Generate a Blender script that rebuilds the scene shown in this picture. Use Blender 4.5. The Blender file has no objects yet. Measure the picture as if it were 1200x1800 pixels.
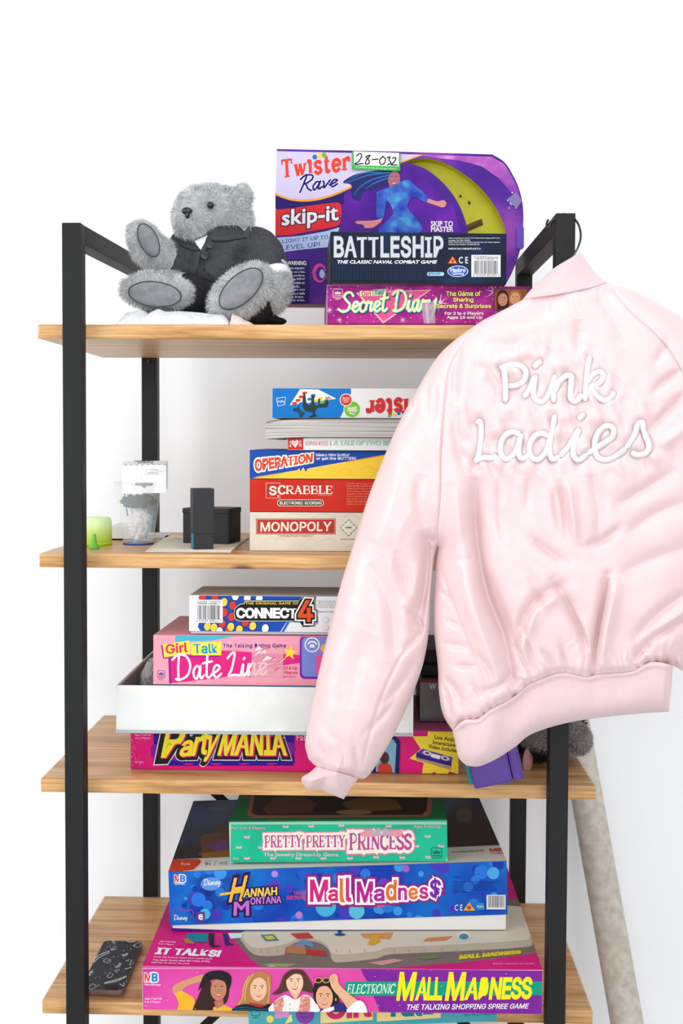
import bpy, bmesh, math, random
import numpy as np
from mathutils import Vector, Matrix, geometry
random.seed(7); RNG = np.random.default_rng(7)
scene = bpy.context.scene
COL = scene.collection
PI = math.pi

# ------------------------------------------------------------------ camera
CAM = Vector((0.087, -1.839, 1.3715)); YAW, PITCH, ROLL = -0.0309, -0.0423, 0.0044
FPX, PPX, PPY = 2064.2, 600.0, 859.6          # focal length and principal point for a 1200x1800 frame
fwd = Vector((math.sin(YAW)*math.cos(PITCH), math.cos(YAW)*math.cos(PITCH), math.sin(PITCH)))
rt0 = Vector((math.cos(YAW), -math.sin(YAW), 0)); up0 = rt0.cross(fwd)
RT = rt0*math.cos(ROLL) + up0*math.sin(ROLL); UP = up0*math.cos(ROLL) - rt0*math.sin(ROLL)
cd = bpy.data.cameras.new('camera'); cam = bpy.data.objects.new('camera', cd); COL.objects.link(cam)
cd.sensor_fit = 'VERTICAL'; cd.sensor_height = 36.0; cd.lens = FPX/1800*36
cd.shift_y = (PPY-900)/1800; cd.clip_start = 0.05
cam.matrix_world = Matrix(((RT.x, UP.x, -fwd.x, CAM.x), (RT.y, UP.y, -fwd.y, CAM.y), (RT.z, UP.z, -fwd.z, CAM.z), (0, 0, 0, 1)))
scene.camera = cam

# ------------------------------------------------------------------ light
w = bpy.data.worlds.new('world'); scene.world = w; w.use_nodes = True
bg = w.node_tree.nodes['Background']; bg.inputs[0].default_value = (0.93, 0.965, 1.0, 1); bg.inputs[1].default_value = 0.72

def area(name, loc, target, sx, sy, power, color=(1, 1, 1)):
    l = bpy.data.lights.new(name, 'AREA'); l.shape = 'RECTANGLE'; l.size = sx; l.size_y = sy; l.energy = power; l.color = color
    o = bpy.data.objects.new(name, l); COL.objects.link(o); o.location = loc
    o.rotation_euler = (Vector(target)-Vector(loc)).to_track_quat('-Z', 'Y').to_euler()
    return o
area('window_light', (-2.3, -1.7, 1.9), (0.0, 0.2, 1.1), 1.8, 2.0, 54, (1.0, 0.995, 0.98))
area('ceiling_light', (0.6, -1.0, 2.9), (0.4, 0.3, 1.0), 2.4, 1.6, 24, (1.0, 0.995, 0.99))
area('front_fill_light', (0.9, -3.6, 1.3), (0.4, 0.6, 0.8), 3.0, 2.2, 60, (0.99, 0.995, 1.0))  # added fill behind the camera, evens out the lower wall; no real window
vs = scene.view_settings
scene.display_settings.display_device = 'sRGB'
vs.view_transform = 'Standard'; vs.look = 'None'; vs.gamma = 1.0; vs.exposure = -0.08; vs.use_curve_mapping = False

# ------------------------------------------------------------------ helpers
def ray(x, y):
    return (fwd + RT*((x-PPX)/FPX) - UP*((y-PPY)/FPX)).normalized()
def at(x, y, Y):
    """World point on the plane Y=const seen at photo pixel x, y."""
    d = ray(x, y); return CAM + d*((Y-CAM.y)/d.y)
def at_z(x, y, Z):
    d = ray(x, y); return CAM + d*((Z-CAM.z)/d.z)
def on_plane(x, y, o, n):
    d = ray(x, y); return CAM + d*((o-CAM).dot(n)/d.dot(n))
def ray_np(px, py):
    F = np.array(fwd); R = np.array(RT); U = np.array(UP)
    return F + R*((px-PPX)/FPX)[..., None] - U*((py-PPY)/FPX)[..., None]
def at_np(px, py, Y):
    d = ray_np(px, py); t = (Y-CAM.y)/d[..., 1]
    return np.array(CAM) + d*t[..., None]

def lin(c):
    c = c/255.0
    return c/12.92 if c <= 0.04045 else ((c+0.055)/1.055)**2.4
MATS = {}; INK = 0.84
def col(r, g=None, b=None, rough=0.5, spec=0.14, metal=0.0, name=None, **kw):
    """A plain printed / painted / plastic material of one colour (sRGB 0-255)."""
    if g is None: r, g, b = r
    key = (r, g, b, rough, spec, metal, tuple(sorted(kw.items())))
    if key in MATS: return MATS[key]
    m = bpy.data.materials.new(name or 'paint_%d_%d_%d' % (r, g, b)); m.use_nodes = True
    p = m.node_tree.nodes['Principled BSDF']
    p.inputs['Base Color'].default_value = (INK*lin(r), INK*lin(g), INK*lin(b), 1)
    p.inputs['Roughness'].default_value = rough; p.inputs['Specular IOR Level'].default_value = spec; p.inputs['Metallic'].default_value = metal
    for k, v in kw.items(): p.inputs[k.replace('_', ' ')].default_value = v
    MATS[key] = m
    return m

class NT:
    """Tiny node-tree builder."""
    def __init__(s, name):
        s.m = bpy.data.materials.new(name); s.m.use_nodes = True; s.t = s.m.node_tree; s.p = s.t.nodes['Principled BSDF']
    def n(s, kind, **kw):
        x = s.t.nodes.new(kind)
        for k, v in kw.items():
            if k in x.inputs: x.inputs[k].default_value = v
            else: setattr(x, k, v)
        return x
    def l(s, a, b): s.t.links.new(a, b)
    def coords(s, scale=(1, 1, 1), which='Object', rot=(0, 0, 0)):
        tc = s.n('ShaderNodeTexCoord'); mp = s.n('ShaderNodeMapping'); mp.inputs['Scale'].default_value = scale; mp.inputs['Rotation'].default_value = rot
        s.l(tc.outputs[which], mp.inputs[0]); return mp.outputs[0]
    def ramp(s, src, stops, f=1.0):
        r = s.n('ShaderNodeValToRGB'); e = r.color_ramp.elements
        while len(e) < len(stops): e.new(0.5)
        for i, (p, c) in enumerate(stops): e[i].position = p; e[i].color = (f*lin(c[0]), f*lin(c[1]), f*lin(c[2]), 1)
        s.l(src, r.inputs[0]); return r.outputs[0]
    def bump(s, src, strength, dist, normal=None):
        b = s.n('ShaderNodeBump'); b.inputs['Strength'].default_value = strength; b.inputs['Distance'].default_value = dist
        s.l(src, b.inputs['Height'])
        if normal is not None: s.l(normal, b.inputs['Normal'])
        return b.outputs[0]

def noisy(name, c1, c2, scale=40, rough=0.6, bump=0.0, bscale=300, spec=0.35, stretch=(1, 1, 1), metal=0.0):
    k = NT(name); v = k.coords(stretch)
    n = k.n('ShaderNodeTexNoise'); n.inputs['Scale'].default_value = scale; n.inputs['Detail'].default_value = 4
    k.l(v, n.inputs['Vector']); k.l(k.ramp(n.outputs[0], [(0.3, c1), (0.7, c2)]), k.p.inputs['Base Color'])
    k.p.inputs['Roughness'].default_value = rough; k.p.inputs['Specular IOR Level'].default_value = spec; k.p.inputs['Metallic'].default_value = metal
    if bump:
        b = k.n('ShaderNodeTexNoise'); b.inputs['Scale'].default_value = bscale; b.inputs['Detail'].default_value = 3; k.l(v, b.inputs['Vector'])
        k.l(k.bump(b.outputs[0], 0.6, bump), k.p.inputs['Normal'])
    return k.m

def tag(o, label=None, cat=None, group=None, kind=None):
    if label: o['label'] = label
    if cat: o['category'] = cat
    if group: o['group'] = group
    if kind: o['kind'] = kind
    return o
def empty(name, loc, label=None, cat=None, group=None, rot=(0, 0, 0)):
    o = bpy.data.objects.new(name, None); COL.objects.link(o); o.location = loc; o.rotation_euler = rot; o.empty_display_size = 0.05
    return tag(o, label, cat, group)
def world_of(o):
    return (world_of(o.parent) @ o.matrix_parent_inverse if o.parent else Matrix.Identity(4)) @ o.matrix_basis
def link(name, me, parent=None):
    o = bpy.data.objects.new(name, me); COL.objects.link(o)
    if parent:
        o.parent = parent; o.matrix_parent_inverse = world_of(parent).inverted()
    return o

def smooth(me, on=True):
    me.polygons.foreach_set('use_smooth', [on]*len(me.polygons))
def np_mesh(name, V, F, mats, mi=None, sm=True, uv=None):
    me = bpy.data.meshes.new(name); me.from_pydata([tuple(v) for v in V], [], [tuple(f) for f in F]); me.update()
    for m in mats: me.materials.append(m)
    if mi is not None: me.polygons.foreach_set('material_index', mi)
    if sm: smooth(me)
    if uv is not None:
        l = me.uv_layers.new(name='UVMap'); vi = np.empty(len(me.loops), dtype=np.int32); me.loops.foreach_get('vertex_index', vi)
        l.data.foreach_set('uv', np.asarray(uv, dtype=np.float32)[vi].ravel())
    return me

class MB:
    """Collects shapes in world space and links them as ONE mesh object."""
    def __init__(s): s.V = []; s.F = []; s.M = []; s.mats = []; s.S = []
    def mi(s, m):
        if m not in s.mats: s.mats.append(m)
        return s.mats.index(m)
    def add(s, V, F, m, sm=False):
        b = len(s.V); s.V += [tuple(v) for v in V]; k = s.mi(m)
        for f in F: s.F.append(tuple(i+b for i in f)); s.M.append(k); s.S.append(sm)
    def hexa(s, c, m, bev=0.0, mats=None):
        """c: 8 corners, bottom 4 (front-left, front-right, back-right, back-left) then top 4."""
        bm = bmesh.new(); v = [bm.verts.new(p) for p in c]
        for f in ((0, 1, 2, 3)[::-1], (4, 5, 6, 7), (0, 1, 5, 4), (1, 2, 6, 5), (2, 3, 7, 6), (3, 0, 4, 7)): bm.faces.new([v[i] for i in f])
        if bev > 0: bmesh.ops.bevel(bm, geom=list(bm.edges), offset=bev, segments=2, affect='EDGES', profile=0.6)
        s.bm(bm, m)
    def bm(s, bm, m, sm=False):
        bm.verts.index_update(); s.add([v.co[:] for v in bm.verts], [[v.index for v in f.verts] for f in bm.faces], m, sm); bm.free()
    def box(s, lo, hi, m, bev=0.0, fr=None):
        (a, b, c), (d, e, f) = lo, hi
        P = [(a, b, c), (d, b, c), (d, e, c), (a, e, c), (a, b, f), (d, b, f), (d, e, f), (a, e, f)]
        if fr: P = [fr.pt(*p) for p in P]
        s.hexa(P, m, bev)
    def tube(s, pts, r, m, n=10, cap=True, sm=True):
        P = [Vector(p) for p in pts]; k = len(P); rs = r if hasattr(r, '__len__') else [r]*k
        t0 = (P[1]-P[0]).normalized(); a = Vector((0, 0, 1)) if abs(t0.z) < 0.9 else Vector((1, 0, 0))
        nx = t0.cross(a).normalized(); V = []; F = []
        for i in range(k):
            t = (P[min(i+1, k-1)]-P[max(i-1, 0)]).normalized(); nx = (nx - t*nx.dot(t)).normalized(); ny = t.cross(nx)
            for j in range(n):
                g = 2*PI*j/n; V.append(P[i]+(nx*math.cos(g)+ny*math.sin(g))*rs[i])
        for i in range(k-1):
            for j in range(n): F.append((i*n+j, i*n+(j+1) % n, (i+1)*n+(j+1) % n, (i+1)*n+j))
        if cap: F.append(tuple(range(n))[::-1]); F.append(tuple((k-1)*n+j for j in range(n)))
        s.add(V, F, m, sm)
    def ball(s, c, r, m, seg=20, rings=12, rot=None, sm=True):
        if not hasattr(r, '__len__'): r = (r, r, r)
        V = []; F = []
        for i in range(rings+1):
            a = PI*i/rings
            for j in range(seg):
                b = 2*PI*j/seg; v = Vector((r[0]*math.sin(a)*math.cos(b), r[1]*math.sin(a)*math.sin(b), r[2]*math.cos(a)))
                if rot is not None: v = rot @ v
                V.append(Vector(c)+v)
        for i in range(rings):
            for j in range(seg): F.append((i*seg+j, (i+1)*seg+j, (i+1)*seg+(j+1) % seg, i*seg+(j+1) % seg))
        s.add(V, F, m, sm)
    def lathe(s, c, prof, m, n=32, axis=None, sm=True):
        """prof: (radius, height) list."""
        V = []; F = []; k = len(prof); M = axis or Matrix.Identity(3)
        for (r, h) in prof:
            for j in range(n): V.append(Vector(c) + M @ Vector((r*math.cos(2*PI*j/n), r*math.sin(2*PI*j/n), h)))
        for i in range(k-1):
            for j in range(n): F.append((i*n+j, i*n+(j+1) % n, (i+1)*n+(j+1) % n, (i+1)*n+j))
        s.add(V, F, m, sm)
    def link(s, name, parent=None, label=None, cat=None, group=None, kind=None, bevel=0, auto=False):
        me = bpy.data.meshes.new(name); me.from_pydata(s.V, [], s.F); me.update()
        for m in s.mats: me.materials.append(m)
        me.polygons.foreach_set('material_index', s.M); me.polygons.foreach_set('use_smooth', s.S)
        o = link(name, me, parent); tag(o, label, cat, group, kind)
        if bevel:
            b = o.modifiers.new('bevel', 'BEVEL'); b.width = bevel; b.segments = 2; b.limit_method = 'ANGLE'
        return o

class Frame:
    """A box's own frame: u right along the front, v into the shelf, w up, from the front-left-bottom corner."""
    def __init__(s, xl, xr, yt, yb, Y, depth, yaw=0.0, roll=0.0, z=None, xw=None, pitch=0.0):
        s.O = at(xl, yb, Y) if z is None else at(xl, yb, Y)
        if z is not None: s.O.z = z
        a = math.radians(yaw); s.U = Vector((math.cos(a), math.sin(a), 0)); s.W = Vector((-math.sin(a), math.cos(a), 0)); s.V = Vector((0, 0, 1))
        if roll:
            q = Matrix.Rotation(math.radians(-roll), 3, s.W); s.U = q @ s.U; s.V = q @ s.V      # positive: right end up
        if pitch:
            q = Matrix.Rotation(math.radians(-pitch), 3, s.U); s.W = q @ s.W; s.V = q @ s.V    # positive: rear end down
        p = on_plane(xr, yb, s.O, s.W); s.w = (p-s.O).dot(s.U) if xw is None else xw
        q = on_plane(xl, yt, s.O, s.W); s.h = (q-s.O).dot(s.V); s.d = depth
    def pt(s, u, v, w): return s.O + s.U*u + s.W*v + s.V*w
    def base(s): return s.pt(s.w/2, s.d/2, 0)
# ------------------------------------------------------------------ printed art on real faces
FONTS = {}
def font(k):
    if k not in FONTS:
        FONTS[k] = None
        if k == 'i':
            try:
                import os
                FONTS[k] = bpy.data.fonts.load(os.path.join(bpy.utils.system_resource('DATAFILES'), 'fonts', 'Inter.woff2'))
            except Exception: pass
    return FONTS[k]
GCACHE = {}
def loops_of(me):
    nb = {}
    for e in me.edges:
        a, b = e.vertices; nb.setdefault(a, []).append(b); nb.setdefault(b, []).append(a)
    seen = set(); out = []
    for st in nb:
        if st in seen: continue
        lp = [st]; seen.add(st); cur = st
        while True:
            n = [k for k in nb[cur] if k not in seen]
            if not n: break
            cur = n[0]; seen.add(cur); lp.append(cur)
        out.append([(me.vertices[i].co.x, me.vertices[i].co.y) for i in lp])
    return out
def s_area(l): return sum(l[i][0]*l[(i+1) % len(l)][1]-l[(i+1) % len(l)][0]*l[i][1] for i in range(len(l)))/2
def t_area(T): return sum(abs((t[1][0]-t[0][0])*(t[2][1]-t[0][1])-(t[1][1]-t[0][1])*(t[2][0]-t[0][0]))/2 for t in T)
def ear_clip(l):
    P = l[:] if s_area(l) > 0 else l[::-1]; T = []
    cr = lambda a, b, c: (b[0]-a[0])*(c[1]-a[1])-(b[1]-a[1])*(c[0]-a[0])
    while len(P) > 3:
        n = len(P); done = False
        for i in range(n):
            a, b, c = P[i-1], P[i], P[(i+1) % n]; k = cr(a, b, c)
            if k <= 1e-12:
                if abs(k) <= 1e-12: del P[i]; done = True; break
                continue
            if any(cr(a, b, p) >= 0 and cr(b, c, p) >= 0 and cr(c, a, p) >= 0 for p in P if p not in (a, b, c)): continue
            T.append([a, b, c]); del P[i]; done = True; break
        if not done: break
    if len(P) == 3: T.append(P)
    return T
def in_loop(p, l):
    r = False
    for i in range(len(l)):
        (x0, y0), (x1, y1) = l[i], l[(i+1) % len(l)]
        if (y0 > p[1]) != (y1 > p[1]) and p[0] < (x1-x0)*(p[1]-y0)/(y1-y0)+x0: r = not r
    return r
def glyph_tris(s, bold=0.0, shear=0.0, space=1.0, fnt='b'):
    key = (s, round(bold, 4), shear, space, fnt)
    if key in GCACHE: return GCACHE[key]
    c = bpy.data.curves.new('glyphs', 'FONT'); c.body = s; c.size = 1; c.offset = bold; c.shear = shear; c.space_character = space; c.resolution_u = 2
    f = font(fnt)
    if f: c.font = f
    o = bpy.data.objects.new('glyphs', c); me = o.to_mesh(); me.calc_loop_triangles()
    V = [(v.co.x, v.co.y) for v in me.vertices]; T = [[V[i] for i in t.vertices] for t in me.loop_triangles]
    o.to_mesh_clear()
    if 'M' in s or '4' in s:                       # the built-in fill breaks on some capitals: refill them from their outlines
        c.offset = 0.0; c.fill_mode = 'NONE'; me = o.to_mesh(); L = [l for l in loops_of(me) if len(l) > 2]; o.to_mesh_clear()
        outer = [l for l in L if not any(k is not l and in_loop(l[0], k) for k in L)]; T2 = []
        for l in outer:
            H = [k for k in L if k is not l and in_loop(k[0], l)]
            if H:
                fl = [p for q in [l]+H for p in q]; T2 += [[fl[i] for i in t] for t in geometry.tessellate_polygon([[Vector((p[0], p[1], 0)) for p in q] for q in [l]+H])]
            else: T2 += ear_clip(l)
        if bold > 0.0: T2 = T2+outline_tris(None, T2, bold)
        T = T2; V = [p for t in T for p in t]
    bpy.data.objects.remove(o); bpy.data.curves.remove(c)
    GCACHE[key] = (V, T)
    return V, T
def outline_tris(V, T, w):
    """A mitred ring of width w around a glyph's outer edges (a thickened outline)."""
    cnt = {}
    for t in T:
        ar = (t[1][0]-t[0][0])*(t[2][1]-t[0][1])-(t[1][1]-t[0][1])*(t[2][0]-t[0][0])
        q = [tuple(p) for p in (t if ar > 0 else t[::-1])]
        for i in range(3): cnt[(q[i], q[(i+1) % 3])] = 1
    nxt = {a: b for (a, b) in cnt if (b, a) not in cnt}; prv = {b: a for a, b in nxt.items()}
    def nrm(a, b):
        dx, dy = b[0]-a[0], b[1]-a[1]; l = math.hypot(dx, dy) or 1e-9
        return (dy/l, -dx/l)
    off = {}
    for p in nxt:
        if p not in prv: continue
        n0, n1 = nrm(prv[p], p), nrm(p, nxt[p]); d = 1+n0[0]*n1[0]+n0[1]*n1[1]; s = w/max(d, 0.55)
        off[p] = (p[0]+(n0[0]+n1[0])*s, p[1]+(n0[1]+n1[1])*s)
    out = []
    for a, b in nxt.items():
        if a in off and b in off: out += [[a, off[a], off[b]], [a, off[b], b]]
    return out
def smooth_pts(pts, n=8, closed=False):
    P = [np.array(p, float) for p in pts]; k = len(P); out = []
    rng = range(k if closed else k-1)
    for i in rng:
        p0 = P[(i-1) % k] if closed or i > 0 else P[0]; p1 = P[i]; p2 = P[(i+1) % k]; p3 = P[(i+2) % k] if closed or i+2 < k else P[k-1]
        for j in range(n):
            t = j/n
            out.append(tuple(0.5*((2*p1)+(-p0+p2)*t+(2*p0-5*p1+4*p2-p3)*t*t+(-p0+3*p1-3*p2+p3)*t**3)))
    if not closed: out.append(tuple(P[-1]))
    return out
def ell(cx, cy, rx, ry=None, n=28, rot=0):
    ry = ry or rx; c, s = math.cos(math.radians(rot)), math.sin(math.radians(rot))
    return [(cx+rx*math.cos(a)*c-ry*math.sin(a)*s, cy+rx*math.cos(a)*s+ry*math.sin(a)*c) for a in [2*PI*i/n for i in range(n)]]
def rect(x0, y0, x1, y1): return [(x0, y0), (x1, y0), (x1, y1), (x0, y1)]
def rrect(x0, y0, x1, y1, r, n=5):
    out = []
    for (cx, cy, a0) in ((x1-r, y0+r, -90), (x1-r, y1-r, 0), (x0+r, y1-r, 90), (x0+r, y0+r, 180)):
        for i in range(n+1):
            a = math.radians(a0+90*i/n); out.append((cx+r*math.cos(a), cy+r*math.sin(a)))
    return out
def star(cx, cy, R, r, n=5, a0=-90):
    return [(cx+(R if i % 2 == 0 else r)*math.cos(math.radians(a0+180*i/n)), cy+(R if i % 2 == 0 else r)*math.sin(math.radians(a0+180*i/n))) for i in range(2*n)]

class Art:
    """Ink on one flat face. Coordinates are photo pixels (or a crop's pixels, via tf), cast onto the face's own plane."""
    STEP = 0.000022
    def __init__(s, mb, o, n, u=None, v=None, lim=None, tf=(1, 0, 0), lift=0.0001):
        s.mb = mb; s.o = Vector(o); s.n = Vector(n).normalized(); s.u = u; s.v = v; s.lim = lim; s.k = 0; s.tf = tf; s.lift = lift
    @classmethod
    def front(c, mb, fr, tf=(1, 0, 0), v=0.0, pad=0.0):
        return c(mb, fr.pt(0, v, 0), -fr.W, fr.U, fr.V, (pad, pad, fr.w-pad, fr.h-pad), tf)
    @classmethod
    def top(c, mb, fr, tf=(1, 0, 0)):
        return c(mb, fr.pt(0, 0, fr.h), fr.V, fr.U, fr.W, (0, 0, fr.w, fr.d), tf)
    def px(s, p): return (s.tf[1]+p[0]/s.tf[0], s.tf[2]+p[1]/s.tf[0])
    def p3(s, p):
        x, y = s.px(p); return on_plane(x, y, s.o, s.n)
    def tris(s, T, c, step=True):
        if step: s.k += 1
        off = s.n*(s.lift+s.STEP*s.k); V = []; F = []; cache = {}
        for it, t in enumerate(T):
            P = []; jit = s.n*(((it*7919+it*it*31) % 16)*1.3e-6)
            for p in t:
                p = (p[0], p[1])
                if p not in cache: cache[p] = s.p3(p)
                P.append(cache[p])
            if s.lim:
                P = s.clip(P)
            if len(P) < 3: continue
            b = len(V); V += [q+off+jit for q in P]; F.append(tuple(range(b, b+len(P))))
        # weld duplicate points is unnecessary: flat ink. Faces must look outward.
        if F:
            a = (V[F[0][1]]-V[F[0][0]]).cross(V[F[0][2]]-V[F[0][0]])
            G = []
            for f in F:
                a = (V[f[1]]-V[f[0]]).cross(V[f[2]]-V[f[0]])
                G.append(f if a.dot(s.n) >= 0 else f[::-1])
            s.mb.add(V, G, c if not isinstance(c, tuple) else col(*c))
    def clip(s, P):
        x0, y0, x1, y1 = s.lim
        Q = [((p-s.o).dot(s.u), (p-s.o).dot(s.v)) for p in P]
        if all(x0 <= a <= x1 and y0 <= b <= y1 for a, b in Q): return P
        for ax, val, sg in ((0, x0, 1), (0, x1, -1), (1, y0, 1), (1, y1, -1)):
            R = []
            for i in range(len(Q)):
                a, b = Q[i], Q[(i+1) % len(Q)]; da, db = (a[ax]-val)*sg, (b[ax]-val)*sg
                if da >= 0: R.append(a)
                if (da > 0 > db) or (da < 0 < db):
                    t = da/(da-db); R.append((a[0]+(b[0]-a[0])*t, a[1]+(b[1]-a[1])*t))
            Q = R
            if len(Q) < 3: return []
        return [s.o+s.u*a+s.v*b for a, b in Q]
    def poly(s, pts, c):
        tri = geometry.tessellate_polygon([[Vector((p[0], p[1], 0)) for p in pts]])
        s.tris([[pts[i] for i in t] for t in tri], c)
    def rect(s, x0, y0, x1, y1, c): s.poly(rect(x0, y0, x1, y1), c)
    def dot(s, x, y, r, c, ry=None, rot=0, n=24): s.poly(ell(x, y, r, ry, n, rot), c)
    def ring(s, x, y, r, w, c): s.stroke(ell(x, y, r, n=24)+[ell(x, y, r, n=24)[0]], w, c, sm=0)
    def ribbon(s, pts, w):
        P = [np.array(p, float) for p in pts]; T = []; k = len(P); L = []; R = []
        ws = w if hasattr(w, '__len__') else [w]*k
        for i in range(k):
            d = P[min(i+1, k-1)]-P[max(i-1, 0)]; d = d/(np.linalg.norm(d)+1e-9); nn = np.array((-d[1], d[0]))*ws[i]/2
            L.append(tuple(P[i]+nn)); R.append(tuple(P[i]-nn))
        for i in range(k-1): T += [[L[i], R[i], R[i+1]], [L[i], R[i+1], L[i+1]]]
        for i in (0, k-1):
            e = ell(P[i][0], P[i][1], ws[i]/2, n=12); T += [[tuple(P[i]), e[j], e[(j+1) % 12]] for j in range(12)]
        return T
    def stroke(s, pts, w, c, sm=6):
        q = smooth_pts(pts, sm) if sm else list(pts)
        if hasattr(w, '__len__'): w = np.interp(np.linspace(0, 1, len(q)), np.linspace(0, 1, len(w)), w)
        s.tris(s.ribbon(q, w), c)
    def text(s, t, x0, y0, x1, y1, c, bold=0.0, shear=0.0, out=None, fnt='b', quad=None, flip=False, arc=None, space=1.0, ref=None, mir=False):
        """Set a line of lettering into a pixel box (or a quad TL, TR, BR, BL). out: [(colour, width), ...] outlines, widest first."""
        q = quad or [(x0, y0), (x1, y0), (x1, y1), (x0, y1)]
        thick = bold > 0.022
        V, T = glyph_tris(t, 0 if thick else bold, shear, space, fnt)
        e = bold*0.8 if thick else 0.0
        bx0 = min(v[0] for v in V)-e; bx1 = max(v[0] for v in V)+e; by0 = min(v[1] for v in V)-e; by1 = max(v[1] for v in V)+e
        def mp(p):
            u = (p[0]-bx0)/(bx1-bx0); v = (p[1]-by0)/(by1-by0)
            if flip: u, v = 1-u, 1-v
            return tuple((q[3][i]*(1-u)+q[2][i]*u)*(1-v)+(q[0][i]*(1-u)+q[1][i]*u)*v for i in (0, 1))
        for (oc, ow) in (out or []):
            s.tris([[mp(p) for p in tt] for tt in T+outline_tris(V, T, ow+e*0.5)], oc)
        s.tris([[mp(p) for p in tt] for tt in (T+outline_tris(V, T, e) if thick else T)], c)
    def lines(s, rows, x0, y0, x1, h, gap, c, bold=0.0, align='l', fnt='b', cw=None):
        """Small print: rows of text, each h tall; width follows the letter count unless it would pass x1."""
        for i, r in enumerate(rows):
            if not r: continue
            wd = min(x1-x0, len(r)*(cw or h*0.62)); y = y0+i*gap
            a = x0 if align == 'l' else ((x0+x1)/2-wd/2 if align == 'c' else x1-wd)
            s.text(r, a, y, a+wd, y+h, c, bold, fnt=fnt)
    def serif(s, t, x0, y0, x1, y1, c, wt=0.2, thin=0.1, slab=0.24, shear=0.0, out=None, arc=None, gap=0.12, sh=0.09, quad=None):
        """Slab-serif lettering drawn from strokes (the built-in face has no serifs)."""
        st = []; x = 0.0
        for ch in t:
            if ch == ' ': x += 0.35; continue
            g = SLAB[ch]; 
            for pts, wk in g[1]: st.append(([(x+p[0]*g[0], p[1]) for p in pts], {'t': wt, 'n': thin, 's': sh}[wk], wk))
            for (sx, sy, sw) in g[2]: st.append(([(x+sx*g[0]-slab*sw/2, sy), (x+sx*g[0]+slab*sw/2, sy)], sh, 's'))
            x += g[0]+gap
        W = x-gap; q = quad or [(x0, y0), (x1, y0), (x1, y1), (x0, y1)]
        def mp(p):
            u = (p[0]+shear*(1-p[1]))/W; v = 1-p[1]
            if arc: v, u = arc(u, v)
            return tuple((q[3][i]*(1-u)+q[2][i]*u)*(1-v)+(q[0][i]*(1-u)+q[1][i]*u)*v for i in (0, 1))
        for (oc, ow) in list(out or [])+[(c, 0)]:
            s.k += 1
            for j, (pts, wd, wk) in enumerate(st):
                qs = smooth_pts(pts, 6) if len(pts) > 2 else [pts[0], ((pts[0][0]+pts[1][0])/2, (pts[0][1]+pts[1][1])/2), pts[1]]
                s.k += 0.01; s.tris([[mp(p) for p in tt] for tt in s.flat_ribbon(qs, wd+2*ow, ow)], oc, step=False)
            s.k = math.ceil(s.k)
    def flat_ribbon(s, pts, w, ext):
        P = [np.array(p, float) for p in pts]; k = len(P)
        d0 = P[0]-P[1]; d1 = P[-1]-P[-2]; P[0] = P[0]+d0/(np.linalg.norm(d0)+1e-9)*ext; P[-1] = P[-1]+d1/(np.linalg.norm(d1)+1e-9)*ext
        L = []; R = []; T = []
        for i in range(k):
            d = P[min(i+1, k-1)]-P[max(i-1, 0)]; d = d/(np.linalg.norm(d)+1e-9); nn = np.array((-d[1], d[0]))*w/2
            L.append(tuple(P[i]+nn)); R.append(tuple(P[i]-nn))
        for i in range(k-1): T += [[L[i], R[i], R[i+1]], [L[i], R[i+1], L[i+1]]]
        return T
    def barcode(s, x0, y0, x1, y1, bg, seed=1, digits=None, head=None, hh=0.2):
        r = random.Random(seed); s.rect(x0, y0, x1, y1, bg); W = x1-x0; H = y1-y0
        a = x0+W*0.1; top = y0+H*hh; bot = y1-H*0.14; T = []
        while a < x1-W*0.1:
            b = W*r.choice((0.008, 0.014, 0.022)); T += [[(a, top), (a+b, top), (a+b, bot)], [(a, top), (a+b, bot), (a, bot)]]; a += b+W*r.choice((0.008, 0.013, 0.022))
        s.tris(T, (40, 40, 42))
        if digits: s.text(digits, x0+W*0.05, y1-H*0.13, x1-W*0.05, y1-H*0.03, (50, 50, 52))
        if head: s.text(head, x0+W*0.08, y0+H*0.04, x1-W*0.08, y0+H*(hh-0.04), (60, 60, 62))

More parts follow.
